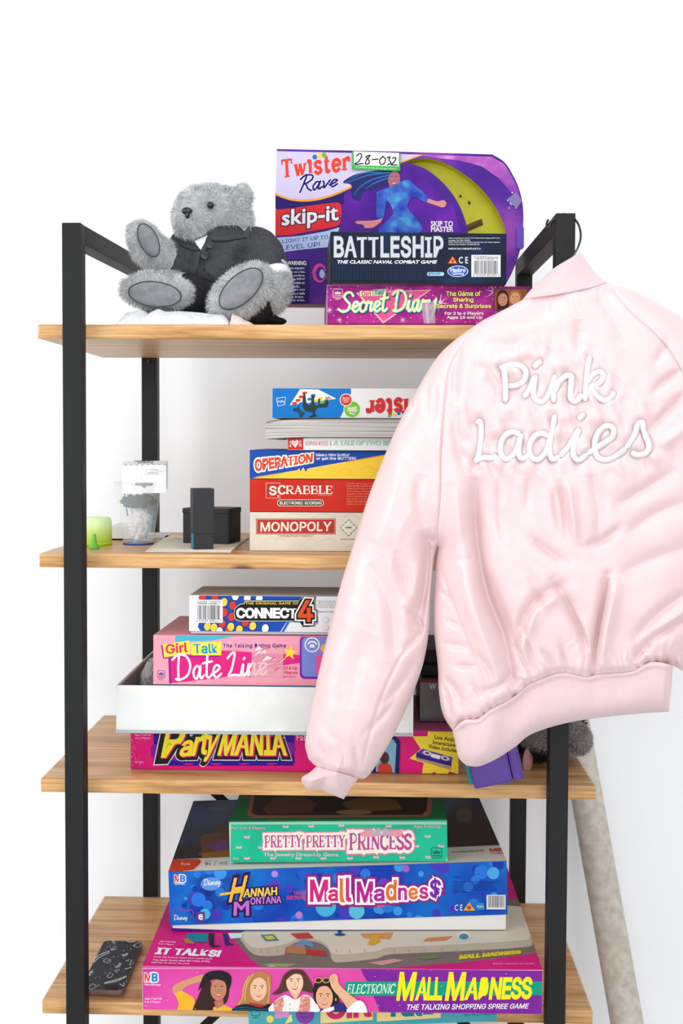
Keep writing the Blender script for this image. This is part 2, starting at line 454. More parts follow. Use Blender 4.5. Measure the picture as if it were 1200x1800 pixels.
# slab letters: width, strokes ('t' thick, 'n' thin), serifs (x, y, width factor)
SLAB = {
 'S': (0.6, [([(0.93, 0.24), (0.8, 0.06), (0.45, 0.04), (0.12, 0.14), (0.14, 0.36), (0.5, 0.5), (0.86, 0.64), (0.88, 0.86), (0.55, 0.97), (0.2, 0.94), (0.05, 0.76)], 't')], []),
 'C': (0.66, [([(0.95, 0.28), (0.8, 0.07), (0.5, 0.04), (0.15, 0.2), (0.06, 0.5), (0.15, 0.8), (0.5, 0.96), (0.8, 0.93), (0.97, 0.74)], 't')], []),
 'R': (0.72, [([(0.2, 0), (0.2, 1)], 't'), ([(0.2, 0.04), (0.6, 0.04), (0.86, 0.14), (0.86, 0.4), (0.6, 0.52), (0.2, 0.52)], 'n'), ([(0.5, 0.52), (0.92, 1.0)], 't')], [(0.2, 0.045, 1.1), (0.2, 0.955, 1.3), (0.95, 0.955, 0.8)]),
 'A': (0.78, [([(0.5, 0.0), (0.14, 1.0)], 'n'), ([(0.48, 0.0), (0.86, 1.0)], 't'), ([(0.28, 0.66), (0.74, 0.66)], 'n')], [(0.12, 0.955, 1.1), (0.88, 0.955, 1.1)]),
 'B': (0.68, [([(0.2, 0), (0.2, 1)], 't'), ([(0.2, 0.04), (0.6, 0.04), (0.84, 0.13), (0.84, 0.36), (0.6, 0.47), (0.2, 0.47)], 'n'), ([(0.2, 0.47), (0.65, 0.49), (0.9, 0.6), (0.9, 0.85), (0.65, 0.96), (0.2, 0.96)], 'n')], [(0.15, 0.045, 1), (0.15, 0.955, 1)]),
 'L': (0.6, [([(0.24, 0), (0.24, 1)], 't'), ([(0.24, 0.95), (0.95, 0.95)], 'n'), ([(0.94, 0.98), (0.94, 0.7)], 's')], [(0.24, 0.045, 1.4), (0.2, 0.955, 1)]),
 'E': (0.64, [([(0.22, 0), (0.22, 1)], 't'), ([(0.22, 0.05), (0.9, 0.05)], 'n'), ([(0.22, 0.48), (0.7, 0.48)], 'n'), ([(0.22, 0.95), (0.94, 0.95)], 'n'), ([(0.9, 0.02), (0.9, 0.26)], 's'), ([(0.94, 0.98), (0.94, 0.72)], 's'), ([(0.7, 0.38), (0.7, 0.58)], 's')], [(0.18, 0.045, 1), (0.18, 0.955, 1)]),
 'T': (0.72, [([(0.5, 0), (0.5, 1)], 't'), ([(0.04, 0.06), (0.96, 0.06)], 'n'), ([(0.06, 0.02), (0.06, 0.3)], 's'), ([(0.94, 0.02), (0.94, 0.3)], 's')], [(0.5, 0.955, 1.5)]),
 'P': (0.66, [([(0.22, 0), (0.22, 1)], 't'), ([(0.2, 0.05), (0.62, 0.04), (0.9, 0.16), (0.9, 0.42), (0.62, 0.56), (0.2, 0.56)], 'n')], [(0.18, 0.045, 1.1), (0.22, 0.955, 1.4)]),
 'Y': (0.76, [([(0.14, 0), (0.5, 0.55)], 't'), ([(0.88, 0), (0.5, 0.55)], 'n'), ([(0.5, 0.5), (0.5, 1)], 't')], [(0.13, 0.045, 1.2), (0.87, 0.045, 1.1), (0.5, 0.955, 1.4)]),
 'I': (0.3, [([(0.5, 0), (0.5, 1)], 't')], [(0.5, 0.045, 1.4), (0.5, 0.955, 1.4)]),
 'N': (0.8, [([(0.18, 0), (0.18, 1)], 'n'), ([(0.16, 0.02), (0.84, 0.98)], 't'), ([(0.84, 0), (0.84, 1)], 'n')], [(0.14, 0.045, 1), (0.18, 0.955, 1.2), (0.86, 0.045, 1.2)]),
 'O': (0.74, [([(0.5, 0.04), (0.14, 0.2), (0.06, 0.5), (0.14, 0.8), (0.5, 0.96), (0.86, 0.8), (0.94, 0.5), (0.86, 0.2), (0.5, 0.04), (0.4, 0.06)], 't')], []),
 'M': (0.95, [([(0.14, 0), (0.12, 1)], 'n'), ([(0.16, 0.0), (0.5, 0.9)], 't'), ([(0.84, 0.0), (0.5, 0.9)], 'n'), ([(0.86, 0), (0.88, 1)], 't')], [(0.1, 0.955, 1.1), (0.88, 0.955, 1.2), (0.1, 0.045, 0.8), (0.9, 0.045, 0.8)]),
 'H': (0.82, [([(0.2, 0), (0.2, 1)], 't'), ([(0.8, 0), (0.8, 1)], 't'), ([(0.2, 0.5), (0.8, 0.5)], 'n')], [(0.2, 0.045, 1.3), (0.2, 0.955, 1.3), (0.8, 0.045, 1.3), (0.8, 0.955, 1.3)]),
 'w': (0.8, [([(0.12, 0.36), (0.3, 1)], 't'), ([(0.5, 0.36), (0.3, 1)], 'n'), ([(0.46, 0.36), (0.68, 1)], 't'), ([(0.9, 0.36), (0.68, 1)], 'n')], [(0.12, 0.39, 1), (0.5, 0.39, 0.8), (0.9, 0.39, 0.9)]),
 'i': (0.28, [([(0.5, 0.36), (0.5, 1)], 't')], [(0.32, 0.39, 0.5), (0.5, 0.955, 1.3)]),
 's': (0.5, [([(0.9, 0.5), (0.7, 0.38), (0.3, 0.38), (0.16, 0.52), (0.4, 0.65), (0.75, 0.72), (0.88, 0.86), (0.6, 0.98), (0.3, 0.96), (0.08, 0.84)], 't')], []),
 't': (0.44, [([(0.45, 0.12), (0.42, 0.84), (0.62, 0.97), (0.95, 0.88)], 't'), ([(0.08, 0.4), (0.9, 0.4)], 'n')], []),
 'e': (0.56, [([(0.12, 0.66), (0.9, 0.64), (0.84, 0.46), (0.5, 0.37), (0.18, 0.48), (0.1, 0.7), (0.25, 0.92), (0.55, 0.98), (0.92, 0.84)], 't')], []),
 'r': (0.5, [([(0.26, 0.36), (0.26, 1)], 't'), ([(0.28, 0.56), (0.5, 0.4), (0.84, 0.38), (0.86, 0.56)], 't')], [(0.16, 0.39, 0.8), (0.28, 0.955, 1.5)]),
}
# handwriting letters: width, strokes (baseline 0, x-height 0.5, capitals 1)
PEN = {
 'S': (.72, [[(.78, .8), (.62, .97), (.38, .95), (.26, .76), (.42, .56), (.62, .36), (.52, .1), (.22, .01), (-.02, .14)]]),
 'e': (.4, [[(0, .16), (.24, .26), (.37, .41), (.24, .5), (.1, .38), (.08, .14), (.21, .0), (.43, .14)]]),
 'c': (.38, [[(.36, .41), (.24, .5), (.08, .35), (.08, .12), (.21, .0), (.41, .12)]]),
 'r': (.42, [[(0, .14), (.1, .5), (.2, .42), (.34, .46), (.28, .2), (.3, .03), (.44, .12)]]),
 't': (.36, [[(.2, .9), (.13, .2), (.2, .01), (.38, .12)], [(-.02, .6), (.2, .63), (.4, .66)]]),
 'D': (.85, [[(.28, .9), (.22, .5), (.2, .04)], [(-.02, .8), (.25, .98), (.62, .9), (.78, .55), (.62, .15), (.25, .0), (.08, .04)]]),
 'i': (.26, [[(0, .12), (.1, .49), (.07, .12), (.14, .0), (.28, .12)], [(.13, .68), (.17, .74)]]),
 'a': (.5, [[(.36, .42), (.2, .5), (.05, .3), (.08, .06), (.2, .02), (.36, .4)], [(.38, .5), (.34, .15), (.4, .0), (.53, .12)]]),
 'y': (.48, [[(.03, .48), (.06, .2), (.18, .1), (.36, .45)], [(.42, .52), (.32, -.05), (.18, -.38), (.04, -.3)]]),
 'L': (.62, [[(.02, .75), (.2, .93), (.34, .97), (.34, .8), (.2, .3), (.06, .04), (.3, .06), (.62, .02)]]),
 'n': (.5, [[(0, .12), (.09, .5), (.07, .0)], [(.08, .28), (.24, .5), (.35, .44), (.32, .1), (.4, .0), (.52, .12)]]),
 'R': (.7, [[(.3, .95), (.2, .4), (.1, .0)], [(.0, .75), (.25, .98), (.6, .92), (.62, .7), (.4, .5), (.22, .46)], [(.32, .48), (.5, .15), (.7, .0)]]),
 's': (.36, [[(0, .1), (.2, .5), (.22, .36), (.3, .16), (.22, .01), (.06, .05)]]),
 'v': (.38, [[(0, .48), (.08, .35), (.14, .02), (.38, .52)]]),
}
def pen(s, t, quad, c, w, out=None, gap=0.02):
    st = []; x = 0
    for ch in t:
        if ch == ' ': x += .3; continue
        g = PEN[ch]; st += [[(x+p[0], p[1]) for p in q] for q in g[1]]; x += g[0]+gap
    xs = [p[0] for q in st for p in q]; ys = [p[1] for q in st for p in q]; a0, a1, b0, b1 = min(xs), max(xs), min(ys), max(ys)
    def mp(p):
        u = (p[0]-a0)/(a1-a0); v = (p[1]-b0)/(b1-b0)
        return tuple((quad[3][i]*(1-u)+quad[2][i]*u)*(1-v)+(quad[0][i]*(1-u)+quad[1][i]*u)*v for i in (0, 1))
    for (oc, ow, dx, dy) in list(out or [])+[(c, 0, 0, 0)]:
        s.k += 1
        for q in st:
            pts = [(p[0]+dx, p[1]+dy) for p in smooth_pts([mp(p) for p in q], 6)]
            s.k += 0.02; s.tris(s.ribbon(pts, w+2*ow), oc, step=False)
        s.k = math.ceil(s.k)
Art.pen = pen
def quadr(x0, y0, x1, y1, slope=0.0, sh=0.0):
    """Quad TL, TR, BR, BL: a rectangle whose rows climb by slope (px per px) and whose top leans right by sh."""
    d = (x1-x0)*slope; return [(x0+sh, y0), (x1+sh, y0-d), (x1, y1-d), (x0, y1)]
# ------------------------------------------------------------------ room
k = NT('white_wall_paint'); v = k.coords()
n = k.n('ShaderNodeTexNoise'); n.inputs['Scale'].default_value = 220; n.inputs['Detail'].default_value = 3; k.l(v, n.inputs['Vector'])
k.p.inputs['Base Color'].default_value = (0.925, 0.938, 0.952, 1); k.p.inputs['Roughness'].default_value = 0.75; k.p.inputs['Specular IOR Level'].default_value = 0.2
k.l(k.bump(n.outputs[0], 0.25, 0.001), k.p.inputs['Normal']); WALL = k.m
FLOORM = noisy('pale_floor', (206, 206, 206), (214, 214, 215), 6, 0.55)
YW = 0.60
m = MB(); m.box((-2.6, YW, 0), (2.4, YW+0.1, 2.9), WALL); m.link('wall_back', kind='structure')
m = MB(); m.box((-2.6, -2.6, -0.05), (2.4, YW, 0), FLOORM); m.link('floor', kind='structure')
m = MB(); m.box((-2.6, YW-0.014, 0), (2.4, YW, 0.09), WALL, 0.003); m.link('baseboard_back', kind='structure')

# ------------------------------------------------------------------ shelving unit
k = NT('honey_wood'); v = k.coords((1.1, 13, 15))
d = k.n('ShaderNodeTexNoise'); d.inputs['Scale'].default_value = 1.5; d.inputs['Detail'].default_value = 2; k.l(k.coords((1.6, 3, 3)), d.inputs['Vector'])
mx = k.n('ShaderNodeMix', data_type='VECTOR'); mx.inputs[0].default_value = 0.45; k.l(v, mx.inputs[4]); k.l(d.outputs[1], mx.inputs[5])
n = k.n('ShaderNodeTexNoise'); n.inputs['Scale'].default_value = 4.2; n.inputs['Detail'].default_value = 9; n.inputs['Roughness'].default_value = 0.62; k.l(mx.outputs[1], n.inputs['Vector'])
c1 = k.ramp(n.outputs[0], [(0.28, (146, 102, 58)), (0.42, (190, 142, 88)), (0.52, (208, 162, 106)), (0.72, (222, 182, 128))])
f = k.n('ShaderNodeTexNoise'); f.inputs['Scale'].default_value = 1.0; f.inputs['Detail'].default_value = 4; k.l(k.coords((9, 260, 260)), f.inputs['Vector'])
c2 = k.ramp(f.outputs[0], [(0.35, (178, 165, 150)), (0.6, (255, 255, 255))])
mm = k.n('ShaderNodeMix', data_type='RGBA', blend_type='MULTIPLY'); mm.inputs[0].default_value = 0.55; k.l(c1, mm.inputs[6]); k.l(c2, mm.inputs[7])
kn = k.n('ShaderNodeTexVoronoi'); kn.inputs['Scale'].default_value = 1.0; k.l(k.coords((4.2, 10, 10)), kn.inputs['Vector'])
kr = k.ramp(kn.outputs[0], [(0.035, (95, 55, 28)), (0.10, (255, 255, 255))])
m2 = k.n('ShaderNodeMix', data_type='RGBA', blend_type='MULTIPLY'); m2.inputs[0].default_value = 0.8; k.l(mm.outputs[2], m2.inputs[6]); k.l(kr, m2.inputs[7])
k.l(m2.outputs[2], k.p.inputs['Base Color']); k.p.inputs['Roughness'].default_value = 0.38; k.p.inputs['Specular IOR Level'].default_value = 0.4
k.l(k.bump(f.outputs[0], 0.15, 0.0006), k.p.inputs['Normal']); WOOD = k.m
STEEL = noisy('black_powder_coat', (13, 14, 15), (19, 20, 21), 500, 0.55, 0.0006, 900, 0.3)
BOLT = col(60, 62, 64, rough=0.3, metal=0.8)

ZS = [1.5502, 1.1892, 0.8282, 0.4672, 0.1062]; ST = 0.0229; X0, X1, D = -0.4492, 0.4333, 0.4334
unit = empty('shelving_unit', (0, 0.2, 0), 'tall open shelving unit with honey wood boards and a black square steel frame', 'shelf unit')
for z in ZS:
    m = MB(); m.box((X0, 0, z-ST), (X1, D, z), WOOD, 0.0035); m.link('shelf_board', unit)
PW = 0.0298; ZL, ZR = 1.7032, 1.7165; LF, RF, LB, RB = -0.4018, 0.3551, -0.3724, 0.3507
for (x, y0, zt) in ((LF, -PW, ZL), (RF, -PW, ZR), (LB, D, ZL), (RB, D, ZR)):
    m = MB(); m.box((x, y0, 0.0), (x+PW, y0+PW, zt), STEEL, 0.0018); p = m.link('post', unit)
    for z in ZS[:4]:
        if y0 > 0:
            b = MB(); b.box((x+0.003, y0-0.012, z-ST-0.004), (x+PW-0.003, y0, z-ST-0.0005), STEEL, 0.0008)
            b.lathe((x+PW/2, y0-0.003, z-ST-0.007), [(0, -0.003), (0.0035, -0.003), (0.0035, 0.0025)], BOLT, 10); b.link('bracket', p)
for (xf, xb, zt) in ((LF, LB, ZL), (RF, RB, ZR)):
    m = MB(); P = [(xf, 0, zt-PW), (xf+PW, 0, zt-PW), (xb+PW, D, zt-PW), (xb, D, zt-PW)]
    m.hexa(P+[(p[0], p[1], zt) for p in P], STEEL, 0.0015); m.link('top_rail', unit)
yb = D+PW+0.004
a0, a1 = at(262, 1287, yb), at(918, 1895, yb); b0, b1 = at(262, 1893, yb), at(918, 1292, yb)
for i, (a, b) in enumerate(((a0, a1), (b0, b1))):
    m = MB(); dv = (b-a).normalized(); nv = Vector((0, 1, 0)).cross(dv)*0.0085; t = Vector((0, 0.003, 0)); o = Vector((0, i*0.0035, 0))
    P = [a-nv+o, b-nv+o, b-nv+t+o, a-nv+t+o]; m.hexa(P+[p+nv*2 for p in P], STEEL, 0.0005); m.link('cross_brace', unit)
# ------------------------------------------------------------------ game boxes on the top shelf
WHITE, CREAM, BLACK = (238, 238, 236), (240, 234, 214), (24, 24, 26)
def printed(name, c1, c2, scale, c3=None):
    k = NT(name); v = k.coords(); n = k.n('ShaderNodeTexNoise'); n.inputs['Scale'].default_value = scale; n.inputs['Detail'].default_value = 5
    k.l(v, n.inputs['Vector']); st = [(0.36, c1), (0.56, c2)]
    if c3: st.append((0.68, c3))
    k.l(k.ramp(n.outputs[0], st, INK), k.p.inputs['Base Color']); k.p.inputs['Roughness'].default_value = 0.45; k.p.inputs['Specular IOR Level'].default_value = 0.14
    return k.m
def carton(name, label, fr, shell, cat='board game', group=None, bev=0.0012, part='lid', lift=0.0):
    root = empty(name, fr.base(), label, cat, group)
    m = MB(); m.box((0, 0, lift), (fr.w, fr.d, fr.h), shell, bev, fr)
    return root, m
def golden(A, x0, y0, x1, y1, c, word='GOLDEN'):
    A.stroke(rrect(x0, y0, x1, y1, (x1-x0)*0.15)+[rrect(x0, y0, x1, y1, (x1-x0)*0.15)[0]], (x1-x0)*0.06, c, sm=0)
    w, h = x1-x0, y1-y0
    A.poly([(x0+w*.2, y0+h*.6), (x0+w*.15, y0+h*.3), (x0+w*.35, y0+h*.42), (x0+w*.5, y0+h*.2), (x0+w*.65, y0+h*.42), (x0+w*.85, y0+h*.3), (x0+w*.8, y0+h*.6)], c)
    A.text(word, x0+w*.12, y0+h*.7, x1-w*.12, y0+h*.86, c, 0.02)
def head(A, cx, cy, rx, ry, skin, hair, hp=None, smile=True, dark=(60, 38, 30), tilt=0):
    """A printed face: hair outline, face, brows, eyes, nose and smile."""
    if hp: A.poly(hp, hair)
    A.dot(cx, cy, rx, skin, ry, tilt)
    for sx in (-1, 1):
        ex = cx+sx*rx*0.42; A.dot(ex, cy-ry*0.12, rx*0.15, (245, 240, 235), ry*0.07); A.dot(ex, cy-ry*0.12, rx*0.085, dark, ry*0.075)
        A.stroke([(ex-rx*0.2, cy-ry*0.25), (ex, cy-ry*0.32), (ex+rx*0.2, cy-ry*0.26)], rx*0.07, dark)
    A.stroke([(cx+rx*0.02, cy), (cx+rx*0.1, cy+ry*0.2), (cx-rx*0.08, cy+ry*0.22)], rx*0.05, tuple(int(v*0.78) for v in skin))
    if smile:
        A.poly([(cx-rx*0.42, cy+ry*0.4), (cx, cy+ry*0.47), (cx+rx*0.42, cy+ry*0.4), (cx+rx*0.22, cy+ry*0.6), (cx, cy+ry*0.66), (cx-rx*0.22, cy+ry*0.6)], (170, 60, 60))
        A.poly([(cx-rx*0.34, cy+ry*0.43), (cx, cy+ry*0.49), (cx+rx*0.34, cy+ry*0.43), (cx+rx*0.16, cy+ry*0.54), (cx-rx*0.16, cy+ry*0.54)], (248, 244, 238))

# magenta diary game -------------------------------------------------
TA = (2.6087, 470, 250)
fr = Frame(574, 931, 501, 571.3, 0.022, 0.40, yaw=3.2, z=ZS[0]+0.0003); F_DIARY = fr
SPECK = printed('magenta_stardust', (140, 18, 118), (176, 34, 140), 30, (190, 50, 150))
root, m = carton('board_game', 'magenta girls game box with cream handwritten title, lowest of the top shelf stack', fr, col(176, 120, 165), group='game boxes on the top shelf')
A = Art.front(m, fr, TA); A.poly([(200, 600), (1400, 600), (1400, 900), (200, 900)], SPECK)
r = random.Random(3)
for i in range(150):
    A.k = 1; x, y = r.uniform(270, 1190), r.uniform(660, 835); A.dot(x, y, r.choice((1.2, 1.8, 2.6)), (240, 200, 225), n=6)
A.k = 3
for (x, y, R) in ((563, 690, 34), (790, 735, 44), (284, 770, 22), (1040, 685, 46), (330, 815, 18), (620, 815, 20)): A.poly(star(x, y, R, R*0.16, 8, 10), (240, 190, 220))
A.poly([(405, 690), (752, 676), (530, 832)], (246, 176, 190)); A.poly([(420, 693), (736, 681), (531, 822)], (226, 84, 140))
golden(A, 300, 673, 343, 713, (244, 225, 200)); A.text('5059', 310, 716, 334, 724, (240, 220, 200))
A.poly(rect(420, 679, 484, 709), (200, 45, 60)); A.poly(rect(423, 682, 482, 706), CREAM); A.text('Girl', 430, 684, 476, 705, (205, 40, 60), 0.02, fnt='i')
A.poly([(484, 676), (547, 673), (547, 702), (484, 706)], (190, 215, 170)); A.text('Talk', 489, 678, 543, 700, (20, 120, 130), 0.02, fnt='i')
A.pen('Secret Diary', [(330, 690), (775, 672), (765, 812), (322, 812)], (248, 242, 178), 10, out=[((30, 25, 60), 3, 5, 4), ((60, 190, 200), 1.5, 3, 2)])
for t, x0, y0, x1, y1 in (('The Game of', 818, 682, 976, 706), ('Sharing', 850, 712, 944, 737), ('Secrets & Surprises', 773, 741, 1025, 766)): A.text(t, x0, y0, x1, y1, (246, 232, 120), 0.03, out=[((90, 10, 70), 0.07)], fnt='i')
A.text('For 2 to 6 Players', 812, 778, 990, 795, WHITE, 0.03, fnt='i'); A.text('Ages 10 and Up', 822, 797, 985, 813, WHITE, 0.03, fnt='i')
A.poly(rrect(1034, 668, 1196, 775, 14), (110, 45, 110)); A.poly(rrect(1041, 674, 1190, 768, 10), (150, 84, 44))
head(A, 1078, 722, 22, 30, (206, 140, 104), (56, 34, 26), smooth_pts([(1052, 768), (1050, 710), (1062, 684), (1088, 680), (1104, 706), (1106, 768)], 5))
head(A, 1134, 716, 22, 28, (222, 160, 118), (168, 112, 60), smooth_pts([(1108, 742), (1106, 700), (1126, 680), (1154, 684), (1166, 720), (1160, 752)], 5), tilt=12)
A.rect(270, 655, 1200, 657.5, (214, 150, 200)); A.rect(270, 832, 1200, 836, (120, 15, 95))
A.poly([(268, 655), (273, 655), (273, 836), (268, 836)], (226, 200, 215))
lid = m.link('lid', root)
m = MB(); A = Art.front(m, fr, TA); A.k = 30; A.poly([(706, 738), (764, 731), (770, 834), (716, 836)], col(196, 166, 190, rough=0.3, Alpha=0.7)); A.poly([(722, 742), (735, 741), (742, 833), (730, 834)], col(226, 200, 220, rough=0.3, Alpha=0.7)); m.link('tape_strip', lid, 'dull clear tape strip')

# navy naval game ----------------------------------------------------
fr = Frame(580.5, 889.5, 406.3, 496.5, 0.0, 0.22, yaw=4.3); fr.O.z = F_DIARY.O.z+F_DIARY.h+0.0006; F_BAT = fr
root, m = carton('board_game', 'dark navy naval combat game box with silver capitals, lying on the magenta box', fr, col(24, 30, 50), group='game boxes on the top shelf')
NAVY = printed('navy_print', (9, 15, 32), (13, 28, 54), 9, (16, 44, 80))
A = Art.front(m, fr, TA, pad=0.0008); A.poly([(200, 300), (1400, 300), (1400, 800), (200, 800)], NAVY)
for i in range(34): A.k = 2; A.rect(300+i*14, 545, 301.2+i*14, 632, (22, 56, 100))
for i in range(7): A.k = 2.5; A.rect(300, 548+i*13, 780, 549.2+i*13, (22, 56, 100))
A.k = 4; A.text('BATTLESHIP', 304, 430, 806, 530, (196, 202, 208), 0.03, out=[((84, 90, 98), 0.028)], fnt='i', space=1.03)
for i, (y0, y1, c) in enumerate(((432, 452, (226, 230, 234)),)): pass
A.text('THE CLASSIC NAVAL COMBAT GAME', 320, 541, 778, 557, WHITE, 0.035, shear=0.25)
A.lines(['Hasbro Australia Ltd., Level 2, 37-41 Oxford Street, Epping NSW 2121,', 'Australia. Tel 1300 138 697.', 'Hasbro NZ (a branch of Hasbro Australia Ltd.), 221 Albany Highway,', 'Auckland, New Zealand. Tel 0508 828 200.'], 829, 437, 1066, 6.5, 9.6, (225, 230, 238), 0.015, cw=3.6)
A.text('MADE IN USA / FABRIQUÉ AUX É.-U.', 829, 483, 978, 493, WHITE, 0.03)
A.poly([(825, 557), (872, 557), (848, 521)], (214, 60, 40)); A.poly([(833, 553), (864, 553), (848, 530)], (248, 205, 60)); A.dot(848, 545, 8, (200, 60, 50))
A.text('C E', 876, 526, 919, 556, WHITE, 0.01)
A.dot(872, 592, 48, WHITE, 26); A.dot(872, 592, 45, (26, 84, 176), 23.5); A.text('Hasbro', 838, 575, 908, 596, WHITE, 0.02); A.text('Gaming', 846, 595, 900, 612, WHITE, 0.01)
A.poly(rrect(731, 596, 809, 613, 7), (158, 206, 236)); A.text('game.com', 737, 599, 790, 611, (30, 70, 130), 0.02)
A.barcode(934, 517, 1068, 618, (228, 228, 230), 5, '6 53569 82302 1', 'A32640000 Battleship', 0.26); A.text('PROOF OF PURCHASE', 958, 533, 1038, 541, (90, 90, 92))
lid = m.link('lid', root)
m = MB(); m.box((0.003, 0.003, -0.0002), (fr.w-0.003, fr.d-0.003, 0.004), col(110, 84, 96), 0.0006, fr); m.link('tray', root)

# tall purple toy carton standing behind ------------------------------
zt = F_DIARY.O.z+F_DIARY.h+0.0006
YT = 0.305; o = at(483, 540, YT); nn = Vector((0, -1, 0))
def pa(p): return (TA[1]+p[0]/TA[0], TA[2]+p[1]/TA[0])
OUT = [(42, 40), (600, 52), (1030, 65)] + smooth_pts([(1030, 65), (1085, 100), (1122, 155), (1152, 220), (1170, 300), (1172, 390), (1158, 500), (1130, 585), (1095, 655), (1050, 720)], 4)[1:] + [(1040, 757), (32, 752)]
hole = smooth_pts([(640, 96), (720, 83), (800, 100), (890, 148), (975, 218), (1045, 308), (1086, 400), (1092, 470), (1060, 520)], 5) + smooth_pts([(1060, 520), (990, 520), (930, 470), (915, 400), (880, 300), (820, 212), (745, 145), (690, 118), (640, 104)], 5)[1:-1] + [(638, 100)]
PURP = printed('violet_print', (50, 20, 118), (80, 32, 146), 6, (140, 66, 166))
KRAFT = col(150, 116, 84)
m = MB(); P2 = [at(*pa(p), YT) for p in OUT]; H2 = [at(*pa(p), YT) for p in hole]
dz = zt - min(p.z for p in P2)
for p in P2+H2: p.z += dz
dep = Vector((0, 0.055, 0)); n = len(P2)
tri = geometry.tessellate_polygon([[Vector((p.x, p.z, 0)) for p in P2], [Vector((p.x, p.z, 0)) for p in H2]])
allp = P2+H2; fcs = []
for t in tri:
    a = (allp[t[1]]-allp[t[0]]).cross(allp[t[2]]-allp[t[0]]); fcs.append(t if a.y < 0 else t[::-1])
m.add(allp, fcs, PURP)
m.add([p+dep for p in P2], [tuple(range(n))[::-1]], KRAFT)
m.add(P2+[p+dep for p in P2], [(i, i+n, (i+1) % n+n, (i+1) % n) for i in range(n)], KRAFT)
root = empty('toy_carton', (P2[0]+P2[-1])/2+Vector((0.2, 0.03, -0.14)), 'tall violet skipping toy carton with a curved lime cutout, standing behind the navy box', 'toy box')
A = Art(m, P2[0], nn, tf=(TA[0], TA[1], TA[2]-0), lift=0.0002)
A.poly([(700, 58), (1028, 66), (1085, 100), (1120, 155), (1150, 220), (1165, 290), (1120, 235), (1060, 165), (980, 110), (880, 84), (790, 74)], printed('magenta_cloud', (110, 44, 160), (176, 90, 180), 14, (220, 150, 215)))
A.poly([(340, 250), (480, 165), (600, 130), (660, 115), (760, 175), (850, 290), (885, 412), (330, 412)], printed('indigo_glow', (64, 18, 130), (98, 26, 160), 12, (120, 40, 176)))
A.poly([(42, 41), (705, 57), (640, 82), (540, 122), (420, 187), (300, 242), (200, 266), (110, 264), (36, 240)], (206, 196, 228))
A.poly([(36, 242), (110, 266), (200, 268), (310, 244), (350, 228), (350, 284), (36, 306)], (40, 18, 104))
A.stroke([(35, 239), (110, 263), (200, 266), (300, 242), (420, 187), (540, 122), (640, 82), (708, 58)], [7, 10, 10, 9, 7, 5], (246, 160, 50))
A.serif('Twister', 60, 70, 378, 150, (226, 66, 40), wt=0.2, thin=0.12, quad=[(62, 80), (376, 40), (378, 126), (66, 164)])
for x, y, c in ((191, 88, (226, 66, 40)), (217, 68, (30, 110, 200)), (237, 63, (245, 205, 40)), (259, 58, (110, 180, 60))): A.dot(x, y, 11, c)
A.pen('Rave', [(155, 152), (335, 138), (318, 200), (140, 232)], (38, 26, 120), 9, out=[((236, 232, 246), 3, 0, 0)])
A.poly([(36, 311)]+smooth_pts([(160, 296), (300, 278), (330, 280), (339, 300), (336, 350), (318, 385), (200, 408), (110, 426)], 4)+[(36, 430)], (214, 44, 48))
A.text('skip-it', 64, 300, 326, 405, (226, 232, 240), 0.03, out=[((90, 20, 50), 0.06)], quad=[(66, 312), (326, 282), (326, 382), (64, 406)])
A.poly([(34, 438), (150, 430), (270, 408), (330, 390), (322, 420), (300, 446), (290, 480), (150, 493), (32, 510)], (178, 196, 232))
A.text('LIGHT IT UP TO', 68, 440, 278, 466, (62, 70, 150), 0.008, quad=quadr(68, 446, 278, 464, 0.1), fnt='i'); A.text('LEVEL UP!', 66, 470, 240, 495, (62, 70, 150), 0.008, quad=quadr(66, 474, 240, 496, 0.1), fnt='i')
A.poly([(200, 600)]+ell(238, 600, 32, 44), (222, 70, 150)); A.dot(243, 602, 22, (70, 40, 140), 32); A.dot(250, 604, 12, (180, 190, 235), 20)
A.rect(50, 538, 190, 736, (34, 28, 92)); A.poly([(52, 562), (76, 562), (64, 542)], WHITE); A.text('WARNING:', 91, 544, 180, 564, WHITE, 0.02)
A.lines(['TO AVOID INJURY:', '• Use only on a flat,', '  hard, dry surface.', '• Never swing SKIP-IT', '  above the ankle or', '  near hands.', '• Always make sure', '  others are a safe', '  distance from', '  your play area.'], 56, 574, 172, 11.5, 16.2, (222, 222, 240), 0.02)
# printed dancer
HAIR = (34, 40, 104)
A.poly(smooth_pts([(612, 134), (540, 128), (470, 134), (398, 150), (346, 184), (384, 196), (386, 250), (420, 268), (440, 226), (484, 216), (524, 202), (556, 192)], 4), HAIR)
for q in ([(560, 140), (470, 150), (400, 172), (352, 188)], [(560, 150), (480, 172), (420, 210), (396, 246)], [(550, 165), (490, 188), (450, 214)], [(540, 142), (450, 140), (380, 168)]): A.stroke(q, [6, 5, 2], (46, 110, 176))
A.poly([(556, 190), (608, 180), (612, 214), (566, 222)], (150, 86, 112))
head(A, 580, 170, 27, 38, (168, 100, 112), HAIR, None, True, (50, 24, 50), 12)
A.poly(smooth_pts([(500, 228), (566, 204), (640, 172), (672, 196), (742, 258), (728, 278), (668, 252), (640, 300), (694, 362), (694, 416), (508, 416), (562, 348), (576, 318), (546, 268), (530, 352), (498, 346)], 3), printed('blue_dress_print', (40, 56, 170), (58, 104, 190), 40, (70, 160, 206)))
A.poly(smooth_pts([(736, 258), (776, 272), (806, 266), (820, 282), (806, 300), (776, 292), (730, 276)], 3), (214, 140, 136)); A.poly(smooth_pts([(528, 350), (478, 360), (410, 362), (408, 374), (440, 380), (446, 394), (484, 392), (520, 366)], 3), (206, 132, 136))
A.text('SKIP TO', 748, 362, 850, 388, WHITE, 0.03); A.text('MASTER', 749, 388, 852, 412, WHITE, 0.03)
